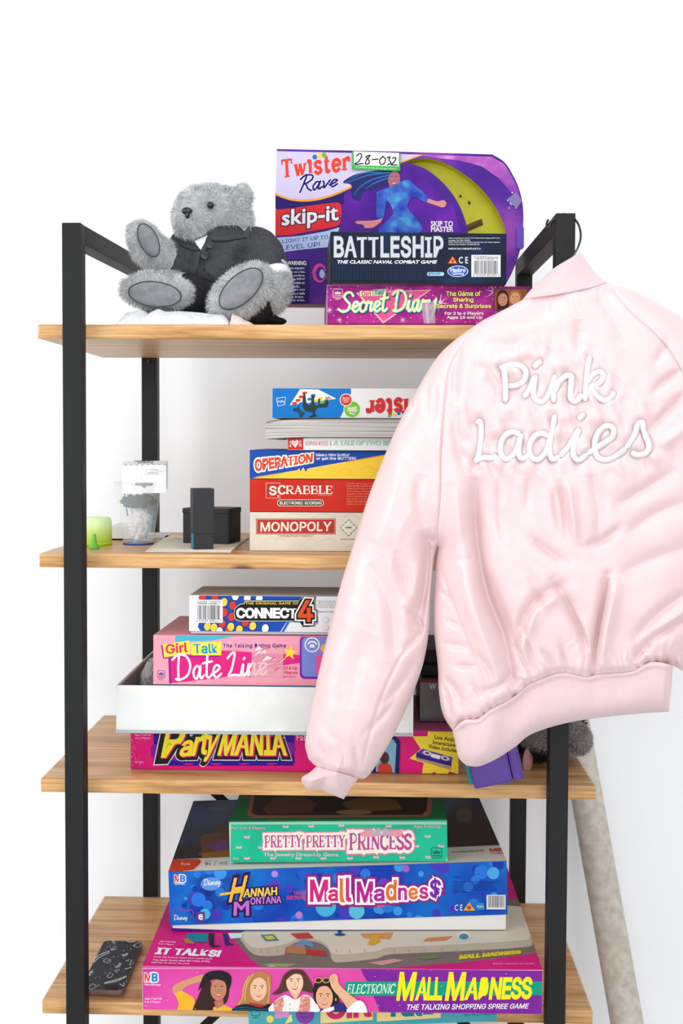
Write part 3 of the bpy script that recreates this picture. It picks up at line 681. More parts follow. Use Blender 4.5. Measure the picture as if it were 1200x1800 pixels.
r = random.Random(2); A.poly([(1098, 262), (1138, 230), (1166, 268), (1142, 306)], (128, 118, 170))
for i in range(46): A.k = 40; x, y = r.gauss(1133, 15), r.gauss(268, 15); A.poly(star(x, y, 5, 2, 4, r.uniform(0, 90)), r.choice(((214, 208, 226), (240, 240, 246), (90, 84, 130))))
box = m.link('box', root)
# lime insert seen through the cutout
LIME = noisy('lime_board', (168, 166, 12), (184, 180, 22), 30, 0.5)
m = MB(); nh = len(H2); dd = Vector((0, 0.028, 0))
m.add(H2+[p+dd for p in H2], [(i, (i+1) % nh, (i+1) % nh+nh, i+nh) for i in range(nh)], LIME)
tri = geometry.tessellate_polygon([[Vector((p.x, p.z, 0)) for p in H2]]); m.add([p+dd for p in H2], [t for t in tri], LIME)
A = Art(m, P2[0]+dd, nn, tf=TA, lift=0.0003)
A.poly([(912, 396), (914, 378), (982, 350), (988, 380), (918, 410)], (104, 78, 46)); A.poly([(918, 392), (984, 362), (988, 380), (920, 406)], (78, 56, 34))
A.dot(884, 248, 6, (40, 36, 10)); A.poly([(920, 268), (932, 278), (926, 288), (918, 280)], (40, 36, 10))
m.link('insert', root, 'lime green inner board')
m = MB(); A = Art(m, P2[0], nn, tf=TA, lift=0.006)
A.k = 1; Vq = [A.p3(p) for p in rrect(1140, 384, 1174, 492, 14)]
m.add([p-nn*0.002 for p in Vq]+[p+nn*0.004 for p in Vq], [tuple(range(len(Vq), 2*len(Vq)))[::1]]+[(i, (i+1) % len(Vq), (i+1) % len(Vq)+len(Vq), i+len(Vq)) for i in range(len(Vq))], col(104, 72, 182)); m.link('side_flap', root)
m = MB(); A = Art(m, P2[0], nn, tf=TA, lift=0.004)
A.poly([(388, 43), (608, 52), (608, 134), (388, 127)], (60, 176, 76)); A.poly([(396, 44), (602, 52), (601, 113), (396, 108)], (236, 238, 234))
for q in ([(408, 66), (424, 54), (432, 66), (418, 90), (400, 104), (438, 100)], [(470, 62), (452, 68), (462, 80), (466, 98), (450, 102), (454, 84), (470, 64)], [(480, 82), (506, 80)], [(530, 68), (514, 84), (520, 104), (536, 98), (540, 78), (526, 68)], [(548, 74), (562, 70), (556, 84), (566, 96), (550, 106)], [(572, 76), (588, 74), (580, 94), (566, 106), (594, 106)]): A.stroke(q, 5.5, (22, 22, 24))
A.text('A complete moving and storage company', 404, 115, 590, 127, WHITE, quad=[(404, 113), (590, 120), (590, 129), (404, 122)])
m.link('sticker', root, 'green and white sticker with a handwritten number')
# ------------------------------------------------------------------ game stack on the second shelf
TB = (3.75, 420, 660)
G2 = 'games and books stacked on the second shelf'
def face(fr, shell, base, tf, pad=0.0006, yaw=0):
    m = MB(); m.box((0, 0, 0), (fr.w, fr.d, fr.h), shell, 0.001, fr)
    A = Art.front(m, fr, tf, pad=pad); o = fr
    A.tris([[ (0, 0), (1, 0), (1, 1)]], base) if False else None
    A.k += 1; off = -fr.W*(A.lift+A.STEP*A.k); p = pad
    m.add([fr.pt(p, 0, p)+off, fr.pt(fr.w-p, 0, p)+off, fr.pt(fr.w-p, 0, fr.h-p)+off, fr.pt(p, 0, fr.h-p)+off], [(0, 1, 2, 3)], base if not isinstance(base, tuple) else col(*base))
    return m, A
def closed(name, label, fr, shell, base, tf, art, cat='board game', group=None, tray=None):
    root = empty(name, fr.base(), label, cat, group); m, A = face(fr, shell, base, tf); art(A, m)
    lid = m.link('lid', root)
    if tray: t = MB(); t.box((0.003, 0.003, -tray[0]), (fr.w-0.003, fr.d-0.003, 0.003), tray[1], 0.0006, fr); t.link('tray', root)
    return root, lid

# cream property game
fr = Frame(438.6, 882, 900, 957.5, 0.06, 0.26, z=ZS[1]+0.0004)
def art(A, m):
    for q in ([(90, 990), (110, 940), (100, 920)], [(80, 960), (130, 925), (120, 905)], [(170, 1110), (180, 1080), (230, 1065), (300, 1085)], [(240, 1108), (250, 1075), (330, 1070)], [(430, 1105), (470, 1075), (520, 1100)], [(540, 1090), (600, 1075), (650, 1100)], [(300, 935), (340, 910), (420, 920), (480, 905)], [(480, 935), (560, 912), (640, 930)], [(690, 930), (740, 915), (790, 940)], [(200, 930), (215, 908)]): A.stroke(q, 3, (206, 196, 178))
    A.poly(rrect(112, 943, 636, 1047, 4), (150, 44, 36)); A.poly(rrect(116, 947, 632, 1043, 4), (226, 196, 170)); A.poly(rrect(119, 950, 629, 1040, 3), (186, 52, 42))
    A.text('MONOPOLY', 142, 962, 612, 1030, (240, 232, 212), 0.018, fnt='i', quad=[(142, 966), (612, 962), (608, 1026), (140, 1030)])
    A.text('* Fast-Dealing Property Trading Game *', 256, 1050, 492, 1065, (190, 70, 56), 0.01)
    A.poly([(722, 948), (778, 1003), (722, 1060), (666, 1003)], (150, 158, 146)); A.poly([(722, 953), (773, 1003), (722, 1055), (671, 1003)], (224, 232, 214)); A.poly([(722, 972), (754, 1003), (722, 1035), (690, 1003)], (208, 224, 200))
    A.rect(702, 998, 742, 1007, (200, 70, 56))
    for t in range(12): a = t/12*4; k = int(a); f = a-k; P = [(722, 953), (773, 1003), (722, 1055), (671, 1003), (722, 953)]; A.dot(P[k][0]+(P[k+1][0]-P[k][0])*f, P[k][1]+(P[k+1][1]-P[k][1])*f, 4.2, ((70, 130, 80), (210, 120, 60), (90, 90, 96))[t % 3], n=8)
    A.text('www.monopoly.com', 667, 1073, 800, 1084, (80, 76, 70), 0.01)
closed('board_game', 'cream property trading game box with a red title panel, lowest of the second shelf stack', fr, col(206, 198, 182), printed('cream_print', (216, 207, 190), (224, 216, 200), 20), TB, art, group=G2)

# red word game
z0 = fr.O.z+fr.h+0.0005
fr = Frame(438.6, 880, 842, 898, 0.06, 0.26, z=z0)
def art(A, m):
    A.stroke(rect(178, 709, 270, 808)+[(178, 709)], 3, (236, 214, 190), sm=0)
    A.text('S', 198, 728, 248, 790, (244, 238, 222), 0.03, fnt='i'); A.text('1', 254, 788, 261, 803, (244, 238, 222))
    A.serif('CRABBLE', 258, 726, 614, 782, (244, 238, 222), wt=0.17, thin=0.08, sh=0.07, gap=0.06)
    A.text('Crossword Game', 517, 784, 612, 793, (232, 160, 130), 0.01); A.text('TM', 616, 725, 623, 750, (226, 150, 120))
    A.poly(rrect(252, 818, 558, 862, 20), (236, 226, 206)); A.poly(rrect(256, 822, 554, 858, 18), (40, 36, 34)); A.text('ELECTRONIC SCORING', 268, 830, 545, 851, (240, 236, 226), 0.03, fnt='i')
    A.lines(['Scrabble and its logo are trademarks of Hasbro', 'EVERY LETTER COUNTS, SCRABBLE tile and board', 'designs are trademarks of Hasbro in the US and', '© 2014 Hasbro, Pawtucket, RI 02861-1059 USA', 'Consumer contact: Hasbro Games, Consumer Affairs', 'Colors and parts may vary from those pictured.', 'Les couleurs et les pièces peuvent varier.', 'MADE IN USA WITH ELECTRONIC TIMER MADE IN CHINA', "FABRIQUÉ AUX É.-U. MINUTERIE FABRIQUÉE EN CHINE"], 710, 708, 1090, 10.5, 16.8, (236, 150, 120), 0.015)
closed('board_game', 'plain red word game box with a white serif title, directly above the cream box', fr, col(168, 34, 24), printed('red_print', (192, 36, 22), (204, 44, 28), 14), TB, art, group=G2)

# blue and yellow game
z0 = fr.O.z+fr.h+0.0005
fr = Frame(438.6, 884, 791, 839.5, 0.06, 0.26, z=z0)
def art(A, m):
    A.poly([(70, 680), (120, 671), (386, 626), (396, 612), (404, 634), (424, 606), (440, 640), (452, 616), (470, 612), (1100, 498), (1700, 430), (1700, 700), (70, 700)], (246, 202, 62))
    A.stroke([(110, 671), (386, 627), (396, 613), (404, 635), (424, 607), (440, 641), (452, 617), (470, 613), (1100, 499)], 6, (240, 150, 40), sm=0); A.stroke([(300, 641), (386, 627), (396, 613), (404, 635), (424, 607), (440, 641), (452, 617), (470, 613), (700, 572)], 2.5, (252, 244, 200), sm=0)
    for q in ([(650, 640), (690, 615), (740, 630), (720, 655), (760, 645)], [(800, 620), (850, 600), (900, 625), (880, 650)], [(560, 655), (590, 635), (620, 655)]): A.stroke(q, 3, (228, 180, 48))
    A.text('OPERATION', 100, 515, 488, 640, (226, 72, 40), 0.05, out=[((248, 244, 236), 0.1)], fnt='i', quad=[(100, 552), (488, 512), (484, 572), (106, 636)], space=0.98)
    A.text('Make him better', 508, 513, 728, 533, WHITE, 0.025, fnt='i'); A.text('or get the BUZZER!', 508, 538, 770, 560, WHITE, 0.025, fnt='i')
closed('board_game', 'blue and yellow operating game box with a red wobbly title, under the two paperback books', fr, col(18, 62, 140), printed('blue_print', (16, 68, 156), (20, 76, 166), 10), TB, art, group=G2)

# slim white-spined paperback
z0 = fr.O.z+fr.h+0.0004; PAPER = noisy('page_edges', (170, 166, 160), (214, 210, 204), 3, 0.8, stretch=(1, 1, 260))
fr = Frame(505.3, 716, 769.5, 790, 0.052, 0.135, z=z0); root = empty('paperback_book', fr.base(), 'slim paperback with white spine and red corner, lying on the blue and yellow box', 'book', G2)
m = MB(); m.box((0.002, 0.004, 0.001), (fr.w-0.002, fr.d-0.002, fr.h-0.001), PAPER, 0, fr); m.link('pages', root)
m = MB(); cv = col(226, 226, 222)
m.box((0, 0, 0), (fr.w, fr.d, 0.001), cv, 0, fr); m.box((0, 0, fr.h-0.001), (fr.w, fr.d, fr.h), cv, 0, fr); m.box((0, 0, 0.0009), (fr.w, 0.003, fr.h-0.0009), cv, 0, fr)
A = Art.front(m, fr, TB); A.rect(321, 405, 423, 490, (206, 48, 40))
A.poly(smooth_pts([(371, 476), (350, 452), (346, 436), (356, 427), (368, 434), (381, 425), (392, 434), (388, 452), (371, 476)], 4), (240, 236, 230)); A.text('BFF', 358, 440, 382, 454, (206, 48, 40), 0.01)
A.text('2015', 0, 0, 1, 1, WHITE, 0.01, quad=[(396, 470), (396, 428), (411, 428), (411, 470)]); A.text('Be In', 0, 0, 1, 1, WHITE, 0.01, quad=[(330, 470), (330, 430), (344, 430), (344, 470)])
A.text('SOPHIA ROSSI', 436, 434, 586, 461, (206, 50, 44), 0.0, fnt='i'); A.dot(603, 440, 5, (70, 160, 150)); A.dot(603, 455, 5, (206, 50, 44))
A.serif('A TALE OF TWO', 622, 430, 886, 460, (150, 200, 190), wt=0.2, thin=0.1, gap=0.1) if False else A.text('A TALE OF TWO BESTIES', 622, 430, 1085, 460, (166, 206, 198), 0.03, shear=0.1, out=[((120, 160, 156), 0.045)])
m.link('cover', root)

# fat paperback with its page block toward us
zb = z0+fr.h+0.0004
P0 = at(466, 747, 0.045)
root = empty('paperback_book', (P0.x+0.12, 0.12, zb), 'fat grey-paged book with fanned page edges, above the slim white-spined paperback', 'book', G2)
xs = [0, 0.01, 0.03, 0.06, 0.12, 0.2, 0.30]; zt = [0.0235, 0.0262, 0.0285, 0.0295, 0.03, 0.0303, 0.0303]; zl = [-0.0030, -0.0016, -0.0004, 0.0006, 0.0008, 0.0008, 0.0008]
def slab(dx, lo, hi, y0, y1, mt, mb):
    V = []; F = []
    for i, x in enumerate(xs):
        for (y, z) in ((y0, lo[i]), (y1, lo[i]), (y1, hi[i]), (y0, hi[i])): V.append((P0.x+x+dx, y, zb+z))
    for i in range(len(xs)-1):
        for j in range(4): F.append((i*4+j, (i+1)*4+j, (i+1)*4+(j+1) % 4, i*4+(j+1) % 4))
    F += [(0, 1, 2, 3), tuple((len(xs)-1)*4+j for j in (3, 2, 1, 0))]; mb.add(V, F, mt)
m = MB(); slab(0, zl, zt, 0.045, 0.235, noisy('grey_page_edges', (122, 116, 110), (206, 202, 196), 2.2, 0.85, stretch=(2, 1, 420)), m); m.link('pages', root)
m = MB(); ck = col(46, 44, 44)
slab(0.002, [a+0.0001 for a in zt], [a+0.0008 for a in zt], 0.043, 0.238, ck, m); m.link('front_cover', root)
m = MB(); slab(0.018, [a-0.0008 for a in zl], [a-0.0001 for a in zl], 0.05, 0.238, ck, m); m.link('back_cover', root)

# white and blue party game lying upside down
z0 = zb+0.0312
fr = Frame(478, 850, 686, 739, 0.05, 0.26); fr.O.z = z0
def art(A, m):
    BL = (12, 116, 196)
    A.poly([(210, 80), (738, 80), (737, 120), (712, 190), (652, 305), (210, 305)], BL)
    A.poly([(402, 90), (522, 92), (641, 153), (480, 178), (334, 196)], (234, 232, 226))
    for x, y, c in ((432, 116, (216, 50, 50)), (410, 141, (216, 50, 50)), (388, 164, (216, 50, 50)), (366, 184, (216, 50, 50)), (488, 132, (24, 110, 190)), (466, 156, (24, 110, 190)), (410, 186, (24, 110, 190)), (536, 152, (240, 200, 50)), (508, 166, (240, 200, 50)), (576, 163, (110, 176, 60)), (545, 176, (110, 176, 60))): A.dot(x, y, 17, c, 10, -8)
    SIL = (34, 56, 58)
    A.poly(smooth_pts([(424, 122), (436, 122), (444, 178), (468, 196), (478, 150), (474, 134), (500, 134), (494, 160), (502, 196), (524, 192), (520, 160), (536, 154), (534, 186), (568, 182), (566, 166), (588, 166), (584, 206), (556, 212), (520, 214), (500, 244), (512, 268), (468, 278), (462, 270), (490, 254), (464, 240), (428, 228), (418, 168)], 3), SIL)
    A.poly(smooth_pts([(356, 222), (366, 212), (384, 216), (392, 190), (398, 218), (412, 236), (436, 246), (422, 262), (420, 276), (396, 274), (396, 256), (380, 240), (358, 238)], 3), (24, 70, 86))
    A.stroke([(248, 150), (306, 142), (302, 192), (256, 202), (248, 150)], 4, WHITE, sm=0); A.text('Hasbro', 254, 166, 300, 182, WHITE, 0.01, flip=True)
    A.poly([(740, 160), (560, 161)], WHITE) if False else A.text('Twister', 568, 140, 608, 158, (216, 50, 50), 0.02, flip=True)
    A.dot(745, 223, 57, WHITE); A.dot(745, 223, 53, (120, 182, 44)); A.dot(705, 161, 42, WHITE); A.dot(705, 161, 37, (206, 52, 52))
    for t, y0, y1, a, b in (('game', 204, 222, 715, 775), ('classic', 224, 242, 712, 780), ('The', 243, 260, 727, 765)): A.text(t, a, y0, b, y1, WHITE, 0.03, flip=True)
    for t, y0, y1, a, b in (('MOVES', 144, 154, 682, 728), ('2 MORE', 157, 167, 682, 728), ('WITH', 170, 179, 690, 720)): A.text(t, a, y0, b, y1, (248, 226, 222), 0.01, flip=True)
    A.poly([(940, 100), (1020, 100), (900, 220), (800, 200)], (240, 238, 236)) if False else None
    A.serif('Twister', 0, 0, 1, 1, (204, 44, 48), wt=0.24, thin=0.14, quad=[(1290, 270), (840, 280), (840, 164), (1290, 146)], gap=0.1)
    for x, y, c in ((990, 265, (120, 182, 44)), (1022, 258, (244, 206, 50)), (1052, 250, (24, 110, 196)), (1082, 242, (206, 52, 52))): A.dot(x, y, 11, c)
closed('board_game', 'white and blue floor game box lying upside down, topmost of the second shelf stack', fr, col(208, 208, 206), (226, 224, 222), TB, art, group=G2)

# ------------------------------------------------------------------ third shelf
TC = (2.857, 190, 1010); G3 = 'game boxes on the third shelf'
# magenta party video game
fr = Frame(229.5, 806, 1277, 1348, 0.058, 0.27, yaw=-0.6, z=ZS[2]+0.0008); F_PARTY = fr
MAGN = printed('hot_pink_print', (206, 14, 112), (222, 22, 122), 8)
def art(A, m):
    A.rect(228, 780, 936, 948, (44, 18, 140)); A.poly(smooth_pts([(214, 860), (300, 840), (420, 870), (560, 846), (720, 856), (880, 840), (934, 852), (934, 900), (860, 930), (760, 916), (620, 940), (480, 920), (360, 936), (214, 916)], 3), (130, 22, 156))
    A.poly([(228, 948)]+[(228+i*20, 946+10*math.sin(i*0.9)) for i in range(36)]+[(936, 960), (228, 960)], (44, 18, 140))
    Y = (240, 224, 44); K = (30, 26, 34)
    qp = [(296, 752), (552, 758), (512, 932), (262, 940)]; qm = [(572, 782), (872, 776), (898, 908), (548, 908)]
    PL = (('P', [(300, 742), (398, 744), (366, 918), (264, 920)]), ('a', [(376, 832), (432, 828), (416, 912), (352, 916)]), ('r', [(440, 814), (484, 810), (460, 908), (416, 910)]), ('t', [(474, 782), (516, 782), (494, 904), (454, 906)]), ('y', [(508, 806), (560, 802), (520, 934), (474, 940)]))
    for o_ in (((222, 222, 214), 0.13), (K, 0.11)):
        for t, q in PL: A.text(t, 0, 0, 1, 1, o_[0], 0.03, out=[o_], quad=q, fnt='i')
    for c_, dx in (((214, 20, 120), 6), (Y, 0)):
        for t, q in PL: A.text(t, 0, 0, 1, 1, c_, 0.03, quad=[(p[0]+dx, p[1]+dx*0.8) for p in q], fnt='i')
    A.text('MANIA', 0, 0, 1, 1, Y, 0.04, shear=0.15, out=[((222, 222, 214), 0.13), (K, 0.11)], quad=qm, fnt='i'); A.text('MANIA', 0, 0, 1, 1, (214, 20, 120), 0.05, shear=0.15, quad=[(p[0]+6, p[1]+6) for p in qm], fnt='i'); A.text('MANIA', 0, 0, 1, 1, Y, 0.035, shear=0.15, quad=qm, fnt='i')
    A.text('TM', 876, 814, 890, 823, WHITE)
    A.text('Ages 9 and up', 134, 799, 214, 811, (250, 200, 224), 0.01); A.text('3 to 6 Players', 138, 815, 212, 827, (250, 200, 224), 0.01); A.text('No. 44012', 134, 937, 178, 946, (250, 200, 224), 0.01)
    A.text('Fabulous', 947, 802, 1090, 832, (246, 220, 230), 0.0)
    for q in range(40): rr = random.Random(q); A.k = 60; A.dot(118+rr.random()**2*50, 810+rr.random()*150, 1.5, (244, 190, 216), n=6)
    A.tf = (2.222, 520, 1150)
    A.poly([(300, 330), (388, 318), (408, 340), (402, 470), (296, 466)], (26, 30, 92)); A.poly([(316, 340), (380, 332), (392, 350), (386, 462), (312, 458)], (126, 170, 196)); A.poly(smooth_pts([(320, 462), (322, 432), (346, 420), (372, 436), (376, 464)], 3), (196, 60, 46)); A.dot(346, 404, 18, (70, 44, 40), 24)
    A.poly(star(568, 380, 128, 82, 9, 8), (244, 214, 58)); A.rect(560, 309, 650, 452, (244, 214, 58))
    for t, q in (('Live Action', quadr(540, 314, 632, 330, -0.14)), ('Interactive', quadr(534, 334, 622, 350, -0.14)), ('Video Included', quadr(517, 350, 634, 366, -0.16))): A.text(t, 0, 0, 1, 1, (30, 26, 24), 0.03, shear=0.1, quad=q)
    A.poly([(494, 368), (612, 402), (608, 420), (470, 384)], (88, 56, 170)); A.poly([(470, 384), (608, 420), (606, 436), (468, 402)], (50, 30, 130)); A.poly([(470, 402), (606, 436), (606, 452), (472, 412)], (176, 150, 110))
    A.poly([(530, 386), (564, 395), (560, 410), (526, 400)], (236, 236, 232)); A.dot(512, 385, 18, (210, 206, 196), 9, 14); A.dot(582, 405, 18, (210, 206, 196), 9, 14); A.dot(512, 385, 8, (60, 60, 80), 4, 14); A.dot(582, 405, 8, (60, 60, 80), 4, 14)
closed('board_game', 'hot pink party video game box with yellow bubble letters, flat on the third shelf', fr, col(190, 90, 140), MAGN, TC, art, group=G3)

# open white box lid used as a tray
z0 = fr.O.z+fr.h+0.0006
fr = Frame(204, 726, 1206, 1290, 0.012, 0.36, yaw=0.0); fr.O.z = z0; F_TRAY = fr; t = 0.0022
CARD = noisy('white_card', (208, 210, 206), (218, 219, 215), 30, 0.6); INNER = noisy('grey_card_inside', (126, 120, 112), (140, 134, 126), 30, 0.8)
root = empty('open_carton', fr.base(), 'shallow open white carton holding two games, on the hot pink game box', 'box', 'game boxes on the third shelf') if False else empty('open_carton', fr.base(), 'shallow open white carton holding two games, on the hot pink game box', 'box')
m = MB(); m.box((0, 0, 0), (fr.w, fr.d, t), CARD, 0.0004, fr); m.link('bottom', root)
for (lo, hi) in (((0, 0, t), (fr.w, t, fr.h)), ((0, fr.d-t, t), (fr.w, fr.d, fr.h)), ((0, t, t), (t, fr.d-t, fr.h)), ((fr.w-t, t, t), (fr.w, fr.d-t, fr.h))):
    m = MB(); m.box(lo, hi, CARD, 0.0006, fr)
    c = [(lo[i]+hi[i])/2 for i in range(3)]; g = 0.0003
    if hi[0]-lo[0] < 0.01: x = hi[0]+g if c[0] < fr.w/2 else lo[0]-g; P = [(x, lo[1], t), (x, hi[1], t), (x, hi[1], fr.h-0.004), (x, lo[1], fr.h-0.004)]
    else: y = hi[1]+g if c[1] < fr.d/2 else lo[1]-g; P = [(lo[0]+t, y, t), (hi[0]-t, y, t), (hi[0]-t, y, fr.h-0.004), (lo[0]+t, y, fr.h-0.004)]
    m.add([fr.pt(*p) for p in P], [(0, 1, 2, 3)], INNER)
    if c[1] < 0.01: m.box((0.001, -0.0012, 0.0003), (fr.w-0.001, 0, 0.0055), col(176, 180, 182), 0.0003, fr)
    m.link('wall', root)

# pink dating game
fr = Frame(269, 700, 1116, 1203, 0.020, 0.25, pitch=1.6); F_DATE = fr
PK = printed('pink_print', (236, 146, 166), (242, 160, 176), 10)
def art(A, m):
    A.poly([(336, 296), (700, 296), (520, 332), (336, 338)], (72, 176, 200)); A.poly([(700, 296), (1200, 290), (1200, 330), (560, 380), (560, 330)], (242, 158, 178))
    HP = (222, 30, 124)
    A.poly([(302, 408), (420, 400), (560, 380), (760, 392), (960, 404), (1000, 398), (1010, 436), (760, 474), (560, 520), (310, 545)], HP); A.poly([(302, 420), (312, 418), (318, 546), (306, 546)], (150, 26, 140))
    A.poly([(266, 356), (276, 352), (286, 410), (560, 404), (560, 414), (276, 422)], (170, 24, 140))
    A.poly([(274, 352), (408, 331), (412, 396), (282, 416)], (250, 226, 66)); A.poly([(414, 342), (568, 337), (568, 405), (418, 405)], (250, 226, 66))
    A.text('Girl', 0, 0, 1, 1, (222, 40, 100), 0.03, quad=[(286, 350), (398, 338), (400, 390), (290, 400)], fnt='i'); A.text('Talk', 0, 0, 1, 1, (10, 150, 190), 0.03, quad=[(428, 347), (552, 345), (552, 396), (430, 397)], fnt='i')
    A.text('The Talking Dating Game', 577, 346, 894, 372, (44, 28, 130), 0.025, fnt='i', space=1.1)
    A.pen('Date Line', [(322, 404), (800, 384), (800, 500), (330, 530)], (250, 246, 236), 11)
    A.poly(star(914, 392, 38, 15, 5, -80), (250, 220, 50))
    A.text('Ages 10 & Up', 826, 462, 950, 480, (206, 24, 96), 0.025, fnt='i'); A.text('For 2 - 4 Players', 800, 484, 950, 503, (206, 24, 96), 0.025, fnt='i'); A.text('© 1989 Western Publishing Company, Inc. All Rights Reserved.', 690, 508, 946, 518, (70, 40, 60))
    golden(A, 248, 482, 285, 518, (60, 60, 150)); A.text('4251', 254, 522, 276, 530, (60, 60, 150))
    A.poly(rrect(962, 306, 1200, 524, 26), (112, 40, 160)); A.poly(rrect(972, 314, 1200, 512, 22), (120, 132, 206)); A.dot(1024, 352, 38, WHITE); A.dot(1024, 352, 32, (120, 132, 206))
    A.stroke([(1004, 348), (1014, 338), (1034, 338), (1044, 348)], 8, WHITE); A.poly([(1010, 366), (1016, 350), (1032, 350), (1038, 366)], WHITE)
    A.poly(rrect(1040, 400, 1110, 500, 12), (222, 84, 150)); A.dot(1088, 370, 22, (236, 170, 70))
    A.poly([(222, 303), (226, 303), (226, 548), (222, 548)], (240, 222, 214)); A.poly([(226, 535), (244, 545), (226, 548)], (226, 216, 196))
DT = fr.O.z-F_TRAY.O.z-0.0115
root, lid = closed('board_game', 'pale pink dating game box with white handwritten title, sitting in the open white carton', fr, col(226, 150, 164), PK, TC, art, group=G3, tray=(DT, col(34, 158, 190)))
m = MB(); A = Art.front(m, fr, TC); A.k = 60
r = random.Random(4); A.poly([(722, 374), (880, 362), (878, 520), (718, 524)], col(246, 186, 196, rough=0.15, Alpha=0.5))
for i in range(16):
    x, y = r.uniform(724, 860), r.uniform(372, 505); A.poly([(x, y), (x+r.uniform(10, 50), y-r.uniform(4, 30)), (x+r.uniform(12, 52), y-r.uniform(2, 24)), (x+2, y+r.uniform(2, 5))], r.choice(((250, 226, 226), (222, 70, 130), (248, 200, 204))))
m.link('torn_tape', lid, 'torn shiny clear tape patch')

# white and blue connecting game
z0 = fr.pt(0, 0, fr.h).z+0.0007
fr = Frame(331.8, 650, 1046, 1108, 0.03, 0.15, pitch=1.6, z=fr.pt(0, 0.01, fr.h).z+0.0054)
def art(A, m):
    A.poly([(482, 95), (986, 95), (940, 170), (900, 230), (862, 290), (468, 290), (450, 262), (482, 150)], (18, 76, 174))
    for x, y, c in ((475, 116, 0), (537, 118, 0), (627, 155, 0), (585, 190, 0), (620, 213, 0), (574, 248, 0), (606, 276, 0), (583, 138, 1), (500, 260, 1), (532, 266, 1), (617, 262, 1), (660, 276, 1), (727, 258, 1), (640, 108, 2), (700, 118, 2), (790, 270, 2), (545, 208, 2), (690, 240, 0), (560, 285, 2), (760, 120, 2)):
        A.dot(x, y, 20, (12, 52, 130), 25, 10); A.dot(x-1, y, 17, ((216, 58, 44), (246, 208, 70), (236, 236, 236))[c], 21, 10)
    A.poly([(930, 180), (986, 95), (1000, 95), (880, 290), (868, 290)], (40, 110, 200))
    A.barcode(435, 126, 576, 242, (236, 236, 238), 9, '6 53569 89062 7', 'A56400000  CONNECT4', 0.24); A.text('PROOF OF PURCHASE', 456, 144, 546, 151, (110, 110, 112))
    Q = [(632, 195), (640, 168), (662, 150), (682, 148), (690, 134), (956, 134), (972, 116), (1036, 116), (1036, 206), (1046, 206), (1046, 240), (1008, 240), (1008, 254), (972, 254), (960, 232), (660, 232), (640, 222)]
    cx, cy = 838, 188
    A.poly([(cx+(x-cx)*1.025, cy+(y-cy)*1.12) for x, y in Q], BLACK); A.poly([(cx+(x-cx)*1.012, cy+(y-cy)*1.06) for x, y in Q], WHITE); A.poly(Q, BLACK)
    A.text('CONNECT', 643, 166, 948, 220, (244, 244, 244), 0.05, fnt='i', space=0.95); A.text('THE ORIGINAL GAME OF', 690, 138, 954, 150, (246, 208, 60), 0.02, space=1.15)
    A.text('4', 952, 128, 1030, 238, (228, 84, 30), 0.03, out=[((20, 20, 20), 0.12), (WHITE, 0.095), ((20, 20, 20), 0.055)], fnt='i')
    A.lines(['Hasbro Australia Ltd., Level 2, 37-41', 'NSW 2121, Australia. Tel 1300 138 697', '(a branch of Hasbro Australia Ltd.)', 'Auckland, New Zealand'], 1052, 130, 1200, 6, 10, (120, 120, 124), 0.01, cw=4)
    A.text('MADE IN USA / FABRIQUÉ AUX É.-U.', 1052, 182, 1180, 190, (80, 80, 84), 0.02)
    for x in range(5):
        for y in range(2): A.dot(1090+x*44, 226+y*40, 15, (222, 222, 226))
closed('board_game', 'white and blue disc dropping game box, topmost on the third shelf', fr, col(214, 214, 216), (234, 234, 236), TC, art, group=G3, tray=(0.0042, col(206, 210, 214)))

# crinkled bag in the carton's left end
k = NT('crinkled_clear_film'); k.p.inputs['Base Color'].default_value = (0.85, 0.86, 0.88, 1); k.p.inputs['Roughness'].default_value = 0.12; k.p.inputs['Transmission Weight'].default_value = 0.6; k.p.inputs['IOR'].default_value = 1.2; k.p.inputs['Alpha'].default_value = 0.75; FILM = k.m
r = random.Random(11)
def crumple(name, c, rx, ry, rz, label, cat, mat, seed, amp=0.22, sub=4, parent=None):
    bm = bmesh.new(); bmesh.ops.create_icosphere(bm, subdivisions=sub, radius=1); rr = random.Random(seed); import mathutils
    off = Vector((rr.random()*9, rr.random()*9, rr.random()*9))
    for v in bm.verts:
        nz = mathutils.noise.ridged_multi_fractal(v.co*1.6+off, 0.8, 2.2, 4, 0.9, 2.0)
        q = v.co*(1-amp+amp*nz*0.8); v.co = Vector((c[0]+q.x*rx, c[1]+q.y*ry, c[2]+q.z*rz))
    m = MB(); m.bm(bm, mat, False); return m.link(name, parent, label, cat)
c = at(264, 1160, 0.16)
crumple('plastic_bag', (F_TRAY.O.x+0.034, 0.16, F_TRAY.O.z+0.050), 0.024, 0.05, 0.046, 'crumpled clear plastic bag stuffed in the left end of the white carton', 'bag', FILM, 5)

# dark grey game box at the far right of the shelf
fr = Frame(735, 905, 1192, 1268, 0.10, 0.25); fr.O.z = F_PARTY.O.z+F_PARTY.h+0.002
# ------------------------------------------------------------------ fourth shelf
TD = (1.875, 280, 1380); TE = (3.077, 230, 1620); TF = (3.077, 590, 1620); TG = (4.286, 420, 1740); G4 = 'game boxes on the fourth shelf'
